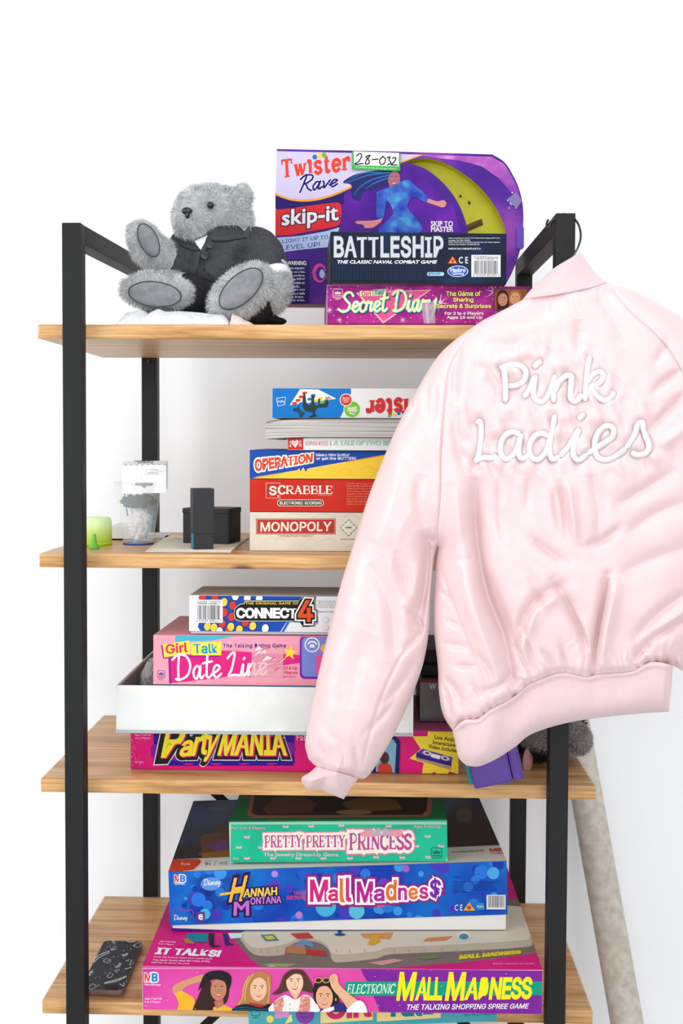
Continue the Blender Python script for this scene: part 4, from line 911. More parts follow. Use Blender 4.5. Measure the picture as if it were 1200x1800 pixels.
# teal game under the stack
TEAL_H = 0.030
fr = Frame(437, 880, 1776, 1810, -0.085, 0.40, yaw=6.5, z=ZS[3]+0.0005, xw=0.385); fr.h = TEAL_H
def art(A, m):
    A.poly([(270, 100), (375, 100), (378, 205), (268, 216)], (206, 140, 190)); A.dot(234, 220, 27, (226, 204, 80)); A.poly([(345, 256), (392, 176), (402, 236)], (232, 214, 120)); A.dot(497, 186, 70, (120, 60, 150)); A.text('party', 470, 196, 520, 214, (70, 30, 110), 0.01)
    A.text('4237', 104, 203, 146, 215, (20, 50, 60), 0.02); A.stroke([(95, 170), (98, 190), (150, 192), (158, 170)], 4, (20, 60, 70))
    A.poly([(614, 60), (1006, 60), (1008, 226), (614, 252)], (226, 206, 130)); A.poly([(1036, 60), (1520, 60), (1518, 210), (1038, 238)], (226, 206, 130))
    A.text('Girl', 0, 0, 1, 1, (196, 40, 100), 0.05, quad=[(650, 40), (1000, 40), (1000, 205), (650, 226)], fnt='i'); A.text('Talk', 0, 0, 1, 1, (10, 120, 160), 0.05, quad=[(1100, 40), (1480, 40), (1480, 196), (1100, 206)], fnt='i')
    A.tf = (4.286, 680, 1740); A.text('Ages 10 to Young Adult', 0, 0, 1, 1, (24, 90, 140), 0.01, quad=[(578, 180), (832, 172), (832, 190), (578, 197)])
closed('board_game', 'flat teal chatting game box mostly hidden beneath the large pink shopping game', fr, col(84, 160, 168), (70, 158, 168), TG, art, group=G4)

# large pink shopping game
z0 = fr.O.z+fr.h+0.0006
fr = Frame(250, 952.5, 1702, 1779, -0.088, 0.43, yaw=0.9); fr.O.z = z0; F_MM = fr
ORCH = printed('orchid_print', (208, 60, 150), (220, 76, 164), 8)
PUR = printed('purple_print', (112, 26, 138), (126, 34, 150), 12)
def art(A, m):
    A.tf = TF; A.poly([(128, 240), (1200, 240), (1200, 520), (250, 520), (216, 432), (176, 336), (150, 290)], PUR)
    A.poly([(52, 324), (1200, 324), (1200, 397), (45, 402)], (0, 152, 122))
    A.serif('ELECTRONIC', 0, 0, 1, 1, (236, 240, 224), wt=0.13, thin=0.06, slab=0.18, sh=0.05, shear=0.2, gap=0.06, quad=[(60, 339), (318, 336), (314, 388), (58, 390)])
    Y = (246, 226, 24)
    for t, q in (('M', [(346, 272), (440, 272), (418, 428), (326, 428)]), ('ALL', [(448, 300), (578, 300), (574, 426), (428, 426)]), ('M', [(612, 272), (706, 272), (692, 427), (588, 428)]), ('ADNESS', [(716, 300), (1066, 298), (1058, 420), (694, 426)])): A.text(t, 0, 0, 1, 1, Y, 0.034 if t == 'M' else 0.04, quad=q, fnt='i', space=0.94)
    A.text('THE TALKING SHOPPING SPREE GAME', 385, 445, 1046, 476, (240, 236, 240), 0.015, shear=0.25, quad=[(385, 447), (1046, 442), (1044, 470), (384, 478)], fnt='i')
    A.tf = TE
    A.text('M', 74, 278, 112, 325, (222, 60, 30), 0.034, out=[((246, 236, 240), 0.06)], fnt='i'); A.text('B', 112, 278, 146, 325, (14, 130, 206), 0.05, out=[((246, 236, 240), 0.1)], fnt='i')
    A.text('MiltonBradley', 75, 335, 162, 348, (244, 220, 236), 0.02); A.text('Ages 9 and Up', 75, 410, 168, 423, (244, 220, 236), 0.02); A.text('2 to 4 Players', 75, 428, 160, 441, (244, 220, 236), 0.02); A.text('4047', 75, 452, 90, 457, (244, 220, 236))
    S = lambda p, n=4: smooth_pts(p+[p[0]], n)[:-1]
    # girl in the black hat
    A.poly(S([(400, 282), (340, 298), (252, 332), (224, 358), (234, 392), (268, 388), (296, 352), (372, 326), (412, 316)]), (206, 146, 108))
    A.poly(S([(236, 390), (272, 374), (310, 392), (344, 420), (340, 500), (250, 500), (258, 440)], 3), (232, 174, 44))
    A.poly(S([(392, 330), (366, 400), (336, 470), (346, 500), (452, 500), (462, 450), (440, 380), (430, 320)]), (54, 34, 30)); A.poly(S([(500, 320), (530, 360), (524, 420), (500, 440)]), (54, 34, 30))
    A.poly([(440, 500), (446, 462), (500, 448), (548, 468), (540, 500)], (232, 174, 44)); A.poly([(450, 430), (500, 425), (500, 455), (460, 470)], (176, 112, 80))
    head(A, 474, 366, 43, 60, (190, 126, 92), (54, 34, 30), None, dark=(44, 26, 22), tilt=4)
    A.poly(S([(362, 372), (384, 312), (400, 284), (440, 266), (500, 266), (538, 288), (544, 326), (524, 378), (512, 330), (470, 312), (420, 320), (388, 350)]), (30, 28, 34))
    # blonde girl
    A.poly(S([(566, 446), (600, 400), (606, 340), (640, 288), (700, 266), (748, 284), (760, 340), (748, 400), (752, 450), (690, 470), (620, 470)]), (176, 120, 72))
    for q in ([(640, 292), (612, 350), (600, 420), (580, 446)], [(660, 282), (624, 350), (616, 430)], [(740, 300), (748, 370), (740, 440)]): A.stroke(q, 6, (214, 166, 104))
    A.poly([(640, 436), (722, 448), (716, 466), (640, 456)], (176, 50, 40))
    head(A, 690, 364, 45, 64, (234, 184, 150), (176, 120, 72), None, tilt=6)
    A.poly(S([(538, 500), (556, 466), (600, 446), (640, 446), (700, 462), (746, 442), (776, 466), (786, 500)], 3), (24, 32, 48))
    for i in range(3): A.stroke([(550+i*2, 468+i*12), (620, 462+i*12), (700, 474+i*10), (776, 466+i*12)], 4, (18, 100, 108))
    # brown haired girl in white shirt
    A.poly(S([(758, 392), (800, 356), (826, 290), (876, 256), (930, 262), (966, 310), (984, 356), (976, 384), (930, 372), (850, 372), (800, 390)]), (82, 52, 40))
    A.poly(S([(744, 466), (780, 426), (836, 394), (890, 420), (936, 392), (986, 416), (1012, 500), (776, 500)], 3), (234, 230, 226))
    VEST = printed('pink_vest_print', (226, 180, 160), (206, 120, 110), 260)
    A.poly([(768, 436), (822, 402), (828, 440), (812, 500), (780, 500)], VEST); A.poly([(918, 398), (970, 404), (968, 500), (900, 500), (912, 450)], VEST)
    A.poly([(858, 380), (918, 376), (892, 424)], (226, 176, 146)); head(A, 886, 326, 46, 62, (238, 192, 160), (82, 52, 40), None, tilt=-4)
    A.poly(S([(836, 318), (846, 280), (880, 262), (926, 272), (936, 310), (920, 286), (880, 282)]), (82, 52, 40)); A.dot(860, 446, 2.5, (90, 80, 80)); A.dot(860, 470, 2.5, (90, 80, 80))
    # girl with sunglasses on her head
    A.poly(S([(984, 370), (1000, 326), (1060, 308), (1104, 336), (1122, 400), (1126, 450), (1084, 456), (1000, 440)]), (36, 28, 32))
    A.poly(S([(1010, 500), (1030, 470), (1080, 452), (1136, 436), (1180, 460), (1190, 500)], 3), (48, 40, 112)); A.poly([(1006, 496), (1058, 462), (1098, 456), (1100, 474), (1040, 500)], (238, 236, 236))
    head(A, 1046, 406, 46, 64, (226, 168, 128), (36, 28, 32), None, dark=(34, 22, 24), tilt=-4)
    A.poly(S([(994, 372), (1006, 334), (1060, 322), (1100, 352), (1090, 362), (1050, 344), (1010, 356)]), (36, 28, 32))
    A.poly(S([(1074, 296), (1090, 280), (1114, 286), (1128, 336), (1180, 388), (1238, 440), (1186, 478), (1140, 420), (1092, 364), (1078, 330)]), (228, 174, 136))
    A.stroke([(1078, 306), (1096, 316), (1086, 330)], 3, (180, 120, 90)); A.stroke([(1084, 296), (1104, 306)], 3, (180, 120, 90))
    for x in (1014, 1056): A.dot(x, 314, 21, (206, 176, 90), 15, -10); A.dot(x, 314, 16, (40, 34, 36), 11, -10)
    A.poly(S([(1166, 472), (1224, 424), (1262, 440), (1272, 500), (1176, 502)], 3), (240, 238, 238)); A.dot(1108, 418, 3, (240, 200, 90), 9)
    r = random.Random(9)
    for i in range(70): A.k = 50; x = r.uniform(62, 2230); A.dot(x, r.uniform(252, 500), r.choice((1, 1.6, 2.4)), (240, 214, 236), n=6)
    A.rect(62, 246, 2240, 255, (226, 130, 180)); A.poly([(60, 252), (64, 252), (66, 500), (60, 500)], (240, 214, 226)); A.poly([(2224, 250), (2240, 250), (2240, 500), (2222, 500)], (232, 214, 226))
    # top face
    T = Art.top(m, F_MM, TE); T.k = 1
    T.poly([(0, -600), (2600, -600), (2600, 260), (0, 260)], printed('magenta_top_print', (206, 14, 116), (218, 24, 126), 8))
    T.poly([(150, 60), (240, -120), (2100, -120), (2158, 70), (2200, 170), (2090, 192), (1808, 222), (1500, 246), (1378, 254), (720, 254), (640, 190), (556, 96), (300, 90)], (122, 108, 98)) if False else T.poly([(556, 96), (540, -120), (2120, -120), (2158, 60), (2192, 172), (1808, 220), (1378, 252), (712, 254), (640, 196)], (124, 110, 100))
    CRM, SHD = (224, 214, 192), (196, 184, 160)
    T.poly(S([(600, 108), (640, 60), (1200, -60), (2130, -60), (2172, 110), (2110, 140), (1850, 156), (1700, 164), (1400, 178), (1330, 200), (1150, 220), (1090, 212), (1068, 150), (1000, 110), (900, 112), (836, 150), (826, 180), (700, 186), (640, 160)], 3), SHD)
    T.poly(S([(604, 92), (640, 40), (1200, -80), (2130, -80), (2160, 78), (2090, 104), (1850, 118), (1700, 128), (1400, 140), (1330, 160), (1150, 178), (1084, 168), (1060, 126), (1000, 96), (900, 96), (836, 122), (700, 144), (640, 128)], 3), CRM)
    for x in (660, 700, 740, 790, 1110, 1180, 1260, 1420, 1500, 1590, 1680, 1760, 1900, 1980, 2060): T.stroke([(x, 150), (x+6, 166+(x % 3)*4)], 4, (170, 156, 132))
    T.poly([(838, 138), (936, 112), (950, 180), (830, 172)], (186, 124, 82)); T.poly([(950, 150), (1050, 160), (1058, 190), (946, 180)], (190, 50, 36)); T.poly(smooth_pts([(896, 140), (906, 108), (936, 98), (972, 110), (986, 140), (940, 126)], 3), (110, 150, 184))
    T.poly([(700, 74), (770, 70), (800, 104), (730, 108)], (60, 140, 120)); T.poly([(720, 80), (764, 78), (780, 96), (738, 100)], (230, 200, 80))
    T.poly([(860, 66), (960, 60), (990, 92), (900, 96)], (196, 60, 50)); T.poly([(1240, 66), (1420, 60), (1400, 96), (1260, 90)], (222, 150, 80)); T.poly([(1600, 90), (1740, 80), (1700, 104), (1580, 110)], (222, 140, 70)); T.poly([(1300, 80), (1330, 70), (1350, 110), (1310, 130), (1280, 126)], (226, 170, 40))
    T.dot(1800, 80, 40, (236, 228, 210), 26); T.dot(1800, 84, 26, (70, 140, 176), 16); T.dot(1130, 72, 30, (26, 80, 130), 8); T.poly([(1118, 40), (1140, 40), (1138, 72), (1120, 72)], (26, 80, 130))
    T.poly([(700, 238), (760, 228), (900, 232), (840, 250)], (150, 160, 110)); T.poly([(1280, 226), (1420, 204), (1480, 212), (1360, 240)], (214, 150, 150)); T.poly([(1560, 196), (1640, 186), (1680, 196), (1580, 210)], (110, 130, 80)); T.poly([(720, 252), (760, 236), (800, 252)], (214, 170, 160))
    T.tf = TF; T.text('MALL MADNESS', 0, 0, 1, 1, (236, 214, 60), 0.05, quad=[(672, 184), (1000, 158), (1002, 176), (666, 207)], out=[((180, 160, 30), 0.09)], fnt='i'); T.text('Batteries required but not included.', 850, 227, 1072, 236, (246, 190, 220), 0.01); T.tf = TE
    T.text('IT TALKS!', 0, 0, 1, 1, (250, 240, 246), 0.06, shear=0.15, quad=[(140, 140), (492, 158), (486, 196), (128, 180)], fnt='i')
    for i, t in enumerate(('Press the button! Insert your credit card!', 'You never know what the voice of the', 'mall has "in store" for you!')): T.text(t, 0, 0, 1, 1, (250, 206, 228), 0.02, quad=[(126-i*7, 189+i*15), (440-i*12-(100 if i == 2 else 0), 200+i*13), (438-i*12-(100 if i == 2 else 0), 211+i*13), (122-i*7, 200+i*15)])
    for i, t in enumerate(('Ages 9 and Up', '2 to 4 Players')): T.text(t, 0, 0, 1, 1, (250, 206, 228), 0.02, quad=[(156-i*6, 104+i*14), (243-i*10, 110+i*14), (241-i*10, 121+i*14), (153-i*6, 115+i*14)])
    T.poly([(300, 66), (420, 66), (412, 116), (306, 112)], (20, 130, 150)); T.poly([(280, 96), (306, 92), (350, 124), (296, 122)], (190, 120, 50)); T.poly([(420, 66), (452, 66), (448, 130), (492, 134), (440, 142), (424, 130)], (40, 34, 44)); T.poly([(496, 66), (524, 66), (532, 118), (562, 130), (510, 130)], (30, 40, 120)); T.poly([(524, 66), (602, 66), (600, 92), (540, 96)], (226, 240, 240))
closed('board_game', 'large pink shopping game box picturing four smiling girls, lowest full box on the fourth shelf', fr, col(226, 150, 190), ORCH, TE, art, group=G4)

# blue sparkling shopping game with its lid on crooked
z0 = fr.pt(0.1, 0.2, fr.h).z+0.0018
tr = Frame(301, 891, 1610, 1640, 0.037, 0.37, yaw=2.7); tr.O.z = z0; tr.h = 0.024
fr = Frame(298.7, 892.5, 1532.5, 1627, 0.035, 0.375, yaw=2.7, roll=1.75); F_HM = fr
root = empty('board_game', tr.base(), 'blue sparkly game box with a crooked lid on the large pink box', 'board game', G4)
m = MB(); m.box((0.002, 0.0, 0), (tr.w-0.002, tr.d, 0.034), col(232, 230, 226), 0.001, tr); A = Art.front(m, tr, TD); A.k = 1; A.rect(20, 477, 1200, 500, (18, 58, 156)); A.poly([(20, 470), (200, 477), (200, 500), (20, 500)], (70, 30, 140)); m.link('tray', root)
def art(A, m):
    for q in range(90):
        r = random.Random(q); A.k = 2+q*0.05; x, y, R = r.uniform(40, 1140), r.uniform(250, 460), r.uniform(6, 24)
        A.dot(x, y, R, r.choice(((24, 90, 200), (40, 120, 220), (70, 60, 190), (20, 60, 170), (60, 150, 230))), n=16)
    for x, y, R, c in ((380, 293, 11, (190, 130, 220)), (812, 275, 12, (170, 90, 200)), (380, 333, 20, (90, 60, 190)), (460, 428, 12, (180, 130, 200)), (548, 400, 34, (70, 180, 220)), (650, 415, 26, (90, 190, 220)), (150, 425, 18, (60, 190, 220)), (1100, 290, 20, (80, 170, 230)), (740, 330, 24, (110, 60, 190))): A.dot(x, y, R, c)
    A.text('M', 50, 296, 70, 320, (222, 60, 40), 0.034, out=[(WHITE, 0.06)], fnt='i'); A.text('B', 68, 296, 86, 320, (40, 130, 220), 0.05, out=[(WHITE, 0.1)], fnt='i'); A.text('GAMES', 50, 321, 84, 328, WHITE, 0.02)
    A.dot(170, 325, 34, (90, 150, 226), 22, -4); A.pen('Disney', [(146, 310), (200, 308), (200, 334), (144, 338)], WHITE, 2.2)
    A.stroke([(52, 430), (46, 410), (60, 402), (72, 412), (90, 414), (104, 410), (112, 422), (104, 440)], 2.6, (150, 70, 180)); A.pen('Disney', [(48, 428), (92, 428), (92, 448), (46, 450)], WHITE, 1.8); A.poly(rect(122, 417, 150, 449), (110, 50, 150)); A.text('e', 128, 424, 144, 444, WHITE, 0.03)
    GOLD = (240, 190, 60); K = (40, 20, 80)
    A.text('H', 0, 0, 1, 1, GOLD, 0.03, out=[(K, 0.1)], quad=[(246, 306), (292, 296), (272, 382), (228, 386)]); A.stroke([(202, 360), (270, 350)], 8, GOLD); A.text('ANNAH', 0, 0, 1, 1, (246, 214, 90), 0.03, out=[(K, 0.1)], quad=[(280, 342), (388, 334), (388, 364), (276, 370)], fnt='i')
    A.text('M', 0, 0, 1, 1, (200, 110, 210), 0.03, out=[(K, 0.1)], quad=[(246, 384), (296, 380), (296, 430), (244, 430)]); A.text('ONTANA', 0, 0, 1, 1, (206, 130, 220), 0.03, out=[(K, 0.1)], quad=[(300, 370), (402, 364), (402, 388), (300, 394)], fnt='i')
    A.text('TALKING', 442, 348, 490, 360, (226, 70, 130), 0.02); A.text('ELECTRONIC!', 420, 364, 490, 376, (226, 70, 130), 0.02); A.text('Game!', 700, 388, 744, 402, (240, 80, 130), 0.03)
    cols = ((216, 40, 130), (222, 40, 110), (232, 120, 40), (216, 40, 130), None, (190, 30, 150), (180, 40, 160), (232, 110, 40), (190, 40, 150), (236, 120, 40), (200, 40, 140), (120, 40, 170))
    W = 'Mall Madness'[:-1]+'$'; xs = [(496, 556), (556, 590), (594, 611), (614, 632), None, (650, 704), (706, 742), (746, 782), (786, 816), (820, 852), (856, 886), (890, 928)]
    hs = [(310, 384), (342, 382), (306, 386), (304, 384), None, (316, 386), (340, 382), (310, 380), (336, 378), (336, 376), (334, 374), (302, 378)]
    for j, ch in enumerate(W):
        if ch == ' ': continue
        A.text(ch, xs[j][0], hs[j][0], xs[j][1], hs[j][1], WHITE, 0.02, out=[((150, 30, 130), 0.12)], fnt='i')
    for j, ch in enumerate(W):
        if ch == ' ': continue
        A.text(ch, xs[j][0], hs[j][0], xs[j][1], hs[j][1], cols[j], 0.03, out=[((250, 248, 250), 0.075)], fnt='i')
    A.lines(['© Disney', '', 'Hasbro, Hasbro Games and MB Games names and', 'logos are trademarks of Hasbro. © 2008', 'Hasbro, Pawtucket, RI 02862. All Rights', 'Reserved. ® denotes Reg. US Pat. & TM Off.', 'Made in China'], 968, 300, 1128, 5, 8, (14, 40, 110), 0.01, cw=3.4)
    A.text('C E', 972, 392, 998, 412, WHITE, 0.01); A.poly([(1000, 412), (1040, 412), (1020, 384)], (236, 180, 50)); A.dot(1020, 402, 7, (210, 70, 50)); A.rect(1044, 386, 1070, 410, (30, 140, 190)); A.text('Hasbro', 1046, 394, 1068, 402, WHITE)
    A.barcode(1077, 360, 1140, 408, (224, 224, 228), 7, None, None, 0.06)
    T = Art.top(m, F_HM, TD)
    T.k = 1; T.poly([(-60, -200), (1300, -200), (1300, 330), (-60, 330)], printed('dim_stage_print', (12, 26, 60), (20, 50, 96), 14, (36, 34, 90)))
    T.poly([(20, 262), (45, 200), (240, 195), (240, 240), (30, 252)], (40, 40, 46))
    S = lambda p, n=4: smooth_pts(p+[p[0]], n)[:-1]
    T.poly(S([(140, 215), (134, 172), (160, 160), (230, 156), (330, 170), (330, 236), (140, 236)], 3), (112, 66, 30)); T.dot(206, 146, 22, (88, 56, 40), 12); T.poly([(150, 200), (210, 180), (300, 170), (300, 226), (212, 230)], (120, 66, 140)); T.poly([(140, 226), (240, 210), (230, 240), (140, 240)], (150, 98, 40))
    T.dot(190, 80, 36, (60, 76, 110), 7, 4)
    T.poly(S([(944, 96), (970, 62), (1030, 60), (1068, 84), (1120, 200), (1130, 230), (950, 230), (930, 160)]), (58, 42, 40)); T.dot(1004, 100, 26, (96, 70, 58), 24)
    T.poly([(30, 268), (52, 240), (1160, 190), (1160, 240), (36, 290)], (228, 228, 224)) if False else T.poly([(30, 290), (42, 246), (1130, 198), (1156, 236), (1156, 250), (30, 300)], (226, 226, 222))
    T.poly([(30, 296), (42, 246), (130, 244), (140, 252), (128, 266), (112, 280), (30, 290)], (212, 62, 30)); T.text('Kids', 72, 257, 102, 264, (244, 214, 196), 0.02); T.text('9+', 150, 256, 172, 266, (60, 60, 64), 0.03); T.text('AGES', 150, 249, 172, 254, (60, 60, 64)); T.text('2-4 PLAYERS', 196, 252, 226, 264, (60, 60, 64)); T.stroke([(180, 266), (188, 248)], 1.5, (60, 60, 64), sm=0)
    T.text('3 AA ALKALINE BATTERIES REQUIRED', 962, 216, 1070, 224, (80, 80, 84), 0.02, quad=[(962, 219), (1070, 214), (1070, 220), (962, 226)]); T.text('MB', 1084, 208, 1132, 224, (210, 60, 50), 0.05, fnt='i', quad=[(1086, 210), (1130, 208), (1134, 219), (1090, 221)]); T.text('GAMES', 1092, 222, 1132, 228, (70, 70, 74))
HB = printed('cobalt_print', (14, 60, 176), (18, 110, 206), 7, (20, 44, 140))
m, A = face(F_HM, col(60, 110, 190), HB, TD); art(A, m); m.link('lid', root)

# green princess game
fr = Frame(403.7, 786.5, 1447.5, 1519.5, 0.06, 0.27, roll=1.3); q = F_HM.pt(0.06, 0.03, F_HM.h); fr.O.z = F_HM.pt((fr.O-F_HM.O).dot(F_HM.U)+fr.w, 0.03, F_HM.h).z+0.0016-fr.w*math.sin(math.radians(1.3))
MINT = printed('mint_print', (22, 178, 138), (32, 192, 152), 12)
def art(A, m):
    for x, y in ((289, 170), (262, 204), (289, 240), (335, 204), (416, 136), (500, 134), (600, 132), (755, 134), (458, 240), (628, 240), (714, 236), (800, 238), (884, 168), (846, 200), (886, 236), (928, 200), (374, 240), (540, 240)): A.k = 2; A.poly([(x-9, y-4), (x-3, y-1), (x+3, y-1), (x+9, y-4), (x+9, y+5), (x-9, y+5)], (236, 176, 190))
    PKO, CR, PU = (214, 110, 160), (246, 238, 222), (186, 74, 150)
    for t, q, o in (('PRETTY', [(347, 166), (470, 164), (470, 204), (347, 206)], 1), ('PRETTY', [(484, 166), (612, 164), (612, 204), (484, 205)], 1), ('PRINCESS', [(626, 158), (830, 162), (830, 210), (626, 214)], 1)): A.serif(t, 0, 0, 1, 1, PKO, wt=0.2, thin=0.1, quad=q, gap=0.08, out=[((226, 120, 160), 0.3)])
    for t, q in (('PRETTY', [(347, 166), (470, 164), (470, 204), (347, 206)]), ('PRETTY', [(484, 166), (612, 164), (612, 204), (484, 205)]), ('PRINCESS', [(626, 158), (830, 162), (830, 210), (626, 214)])): A.serif(t, 0, 0, 1, 1, PU, wt=0.2, thin=0.1, quad=q, gap=0.08, out=[(CR, 0.22)])
    A.poly(smooth_pts([(664, 156), (690, 146), (730, 152), (780, 146), (802, 152), (792, 168), (740, 166), (690, 170), (664, 168)], 4), (236, 150, 164)); A.poly([(700, 162), (696, 142), (712, 152), (722, 138), (732, 150), (746, 138), (752, 152), (766, 142), (762, 162)], (176, 180, 190)); A.dot(732, 156, 4, (220, 226, 236))
    A.text('The Jewelry Dress-Up Game', 343, 222, 590, 238, (244, 190, 196), 0.02); A.text('For 2 to 4 Players', 238, 136, 350, 148, (240, 160, 170), 0.02); A.text('Ages 5 and Up', 838, 131, 928, 143, (240, 160, 170), 0.02); A.text('4250', 242, 238, 262, 245, (220, 230, 200))
    golden(A, 896, 206, 930, 240, (20, 110, 96)); A.rect(228, 120, 952, 129.5, (150, 214, 184)); A.poly([(230, 128), (236, 128), (234, 262), (230, 262)], (200, 226, 200)); A.poly([(948, 118), (952, 118), (952, 254), (944, 250), (950, 230)], (220, 222, 196)); A.poly([(232, 252), (270, 258), (232, 264)], (200, 220, 196))
    T = Art.top(m, fr, TD); T.k = 1; T.poly([(100, -300), (1100, -300), (1100, 300), (100, 300)], (14, 128, 84))
    T.poly([(310, 108), (290, 100), (302, 20), (340, -80), (860, -80), (900, 30), (896, 92), (880, 104)], (170, 112, 94)); T.poly([(322, 100), (304, 92), (316, 20), (350, -80), (850, -80), (884, 30), (880, 84), (866, 98)], (50, 36, 30))
    T.poly([(340, 80), (380, 40), (460, 30), (520, 60), (500, 90), (360, 96)], (106, 70, 54)); T.poly([(600, 60), (680, 34), (780, 50), (800, 80), (640, 92)], (122, 96, 50)); T.dot(640, 90, 60, (150, 140, 120), 8); T.text('The Jewelry Dress-Up Game', 356, 112, 700, 122, (180, 60, 60), 0.03); T.poly([(230, 126), (240, 118), (944, 110), (950, 118), (950, 124)], (40, 160, 110)); A.k = 1
closed('board_game', 'mint green dressing up game box with ornate pink title, on the crooked blue lid', fr, col(120, 196, 160), MINT, TD, art, group=G4, tray=(0.0008, col(20, 140, 110)))

# phone case -----------------------------------------------------------
zt = ZS[3]+0.0095
def q4(p): return at_z(50+p[0]/4.8, 1540+p[1]/4.8, zt)
a, b, c, d = q4((638, 536)), q4((966, 544)), q4((800, 972)), q4((424, 964))
def bil(u, v): return (a*(1-u)+b*u)*(1-v)+(d*(1-u)+c*u)*v
w_, h_ = (b-a).length, (a-d).length; rr = 0.010
loop = [bil(x, y) for x, y in [(p[0]/w_, p[1]/h_) for p in rrect(0, 0, w_, h_, rr, 6)]]
k = empty('phone_case', (a+b+c+d)/4+Vector((0, 0, ZS[3]-zt)), 'black phone case with white doodles, lying on the fourth shelf beside the pink box', 'phone case')
CASE = noisy('black_case_print', (22, 23, 32), (28, 29, 40), 60, 0.5, spec=0.2)
m = MB(); n = len(loop); ctr = bil(0.5, 0.5); SIDE = col(120, 96, 90, rough=0.35)
lv = [(0.0, 0.965), (-0.0012, 0.99), (-0.0035, 1.0), (-0.0090, 0.985)]
V = [ctr+(p-ctr)*s+Vector((0, 0, z)) for z, s in lv for p in loop]
m.add(V, [tuple(range(n))[::-1]], CASE); 
m.add(V, [(i*n+j, (i+1)*n+j, (i+1)*n+(j+1) % n, i*n+(j+1) % n) for i in range(3) for j in range(n)], SIDE, True)
A = Art(m, ctr, (0, 0, 1), tf=(4.8, 50, 1540))
r = random.Random(8); WD = (222, 222, 222)
for q in ([(545, 720), (590, 670), (680, 632)], [(552, 730), (600, 684), (684, 644)], [(820, 540), (850, 556), (900, 552)], [(640, 908), (740, 888), (826, 850)], [(645, 898), (740, 876), (824, 842)], [(700, 540), (716, 566)], [(716, 540), (732, 566)], [(790, 672), (820, 672), (838, 656)], [(812, 784), (840, 780), (866, 768)], [(790, 664), (812, 664), (830, 652)], [(740, 776), (770, 760), (780, 734)], [(730, 768), (760, 752), (768, 732)], [(510, 836), (522, 810), (540, 806)], [(518, 842), (530, 818), (544, 814)], [(770, 910), (800, 930), (806, 900)]): A.stroke(q, 5, WD)
for q in ([(880, 590), (930, 560), (950, 590), (920, 604), (880, 590)], [(630, 720), (660, 690), (670, 716), (700, 706), (672, 736), (630, 720)], [(690, 626), (742, 596), (736, 622), (690, 626)], [(660, 850), (690, 814), (716, 836), (690, 860), (660, 850)], [(500, 940), (540, 912), (586, 928), (530, 960), (500, 940)], [(850, 750), (876, 706), (884, 740), (850, 750)], [(726, 800), (770, 790), (748, 814), (726, 800)], [(800, 636), (808, 628)], [(820, 720), (850, 706), (838, 724)]): A.stroke(q, 3.5, WD, sm=0)
for i in range(60):
    x, y = r.uniform(520, 900), r.uniform(560, 940); A.k = 8; A.dot(x, y, r.choice((2, 3, 4)), WD, n=6)
A.k = 12; A.poly(rrect(642, 918, 757, 956, 18), (18, 12, 10))
m.link('shell', k)
# ------------------------------------------------------------------ pink satin jacket on its hanger
def seg_dist(px, py, line, want_t=False):
    """Distance from points to a polyline (and position 0..1 along it)."""
    L = np.asarray(line, float); a = L[:-1]; b = L[1:]; ab = b-a; ll = (ab**2).sum(1)+1e-12
    cum = np.concatenate([[0], np.cumsum(np.sqrt(ll))]); best = np.full(px.shape, 1e9); bt = np.zeros(px.shape)
    for i in range(len(a)):
        t = np.clip(((px-a[i, 0])*ab[i, 0]+(py-a[i, 1])*ab[i, 1])/ll[i], 0, 1)
        d = np.hypot(px-a[i, 0]-t*ab[i, 0], py-a[i, 1]-t*ab[i, 1]); m = d < best
        best = np.where(m, d, best)
        if want_t: bt = np.where(m, (cum[i]+t*math.sqrt(ll[i]))/cum[-1], bt)
    return (best, bt) if want_t else best
def inside(px, py, poly):
    r = np.zeros(px.shape, bool); P = np.asarray(poly, float); n = len(P)
    for i in range(n):
        (x0, y0), (x1, y1) = P[i], P[(i+1) % n]
        if y0 == y1: continue
        c = ((y0 > py) != (y1 > py)) & (px < (x1-x0)*(py-y0)/(y1-y0)+x0); r ^= c
    return r
J = {}
J['neck'] = [(918, 527), (960, 521), (1010, 513), (1045, 505), (1068, 497)]
J['shoulder'] = [(918, 527), (880, 547), (850, 562), (833, 573)]
J['seam'] = [(833, 573), (820, 590), (805, 617), (791, 645), (784, 680), (779, 740), (775, 800), (774, 870), (769, 930), (769, 962)]
J['side'] = [(769, 962), (766, 985), (763, 1030), (762, 1100), (769, 1170), (771, 1215), (778, 1255), (795, 1284)]
J['hem'] = [(795, 1284), (815, 1266), (840, 1263), (862, 1246), (903, 1224), (922, 1206), (944, 1195), (986, 1181), (1032, 1189), (1053, 1184), (1109, 1179), (1143, 1164), (1177, 1168), (1200, 1180)]
J['rseam'] = [(1068, 497), (1110, 550), (1157, 594), (1193, 644), (1222, 720), (1240, 820), (1247, 920), (1248, 980)]
J['rside'] = [(1248, 980), (1242, 1050), (1228, 1110), (1212, 1155), (1200, 1180)]
J['outer'] = [(833, 573), (800, 597), (768, 628), (735, 680), (700, 745), (672, 810), (645, 880), (620, 960), (598, 1030), (575, 1120), (556, 1200), (542, 1272), (536, 1308), (542, 1334)]
J['inner'] = [(769, 962), (763, 985), (757, 1050), (754, 1105), (744, 1165), (724, 1222), (694, 1288), (664, 1340), (648, 1363)]
J['cuffseam'] = [(542, 1334), (556, 1347), (582, 1355), (612, 1363), (636, 1369), (648, 1363)]
J['router'] = [(1068, 497), (1110, 508), (1155, 531), (1205, 562), (1262, 606), (1310, 668), (1350, 770), (1382, 900), (1404, 1050), (1412, 1180), (1402, 1330)]
J['rinner'] = [(1248, 980), (1262, 1060), (1282, 1180), (1300, 1290), (1312, 1345)]
J['rcuff'] = [(1402, 1330), (1360, 1352), (1312, 1345)]
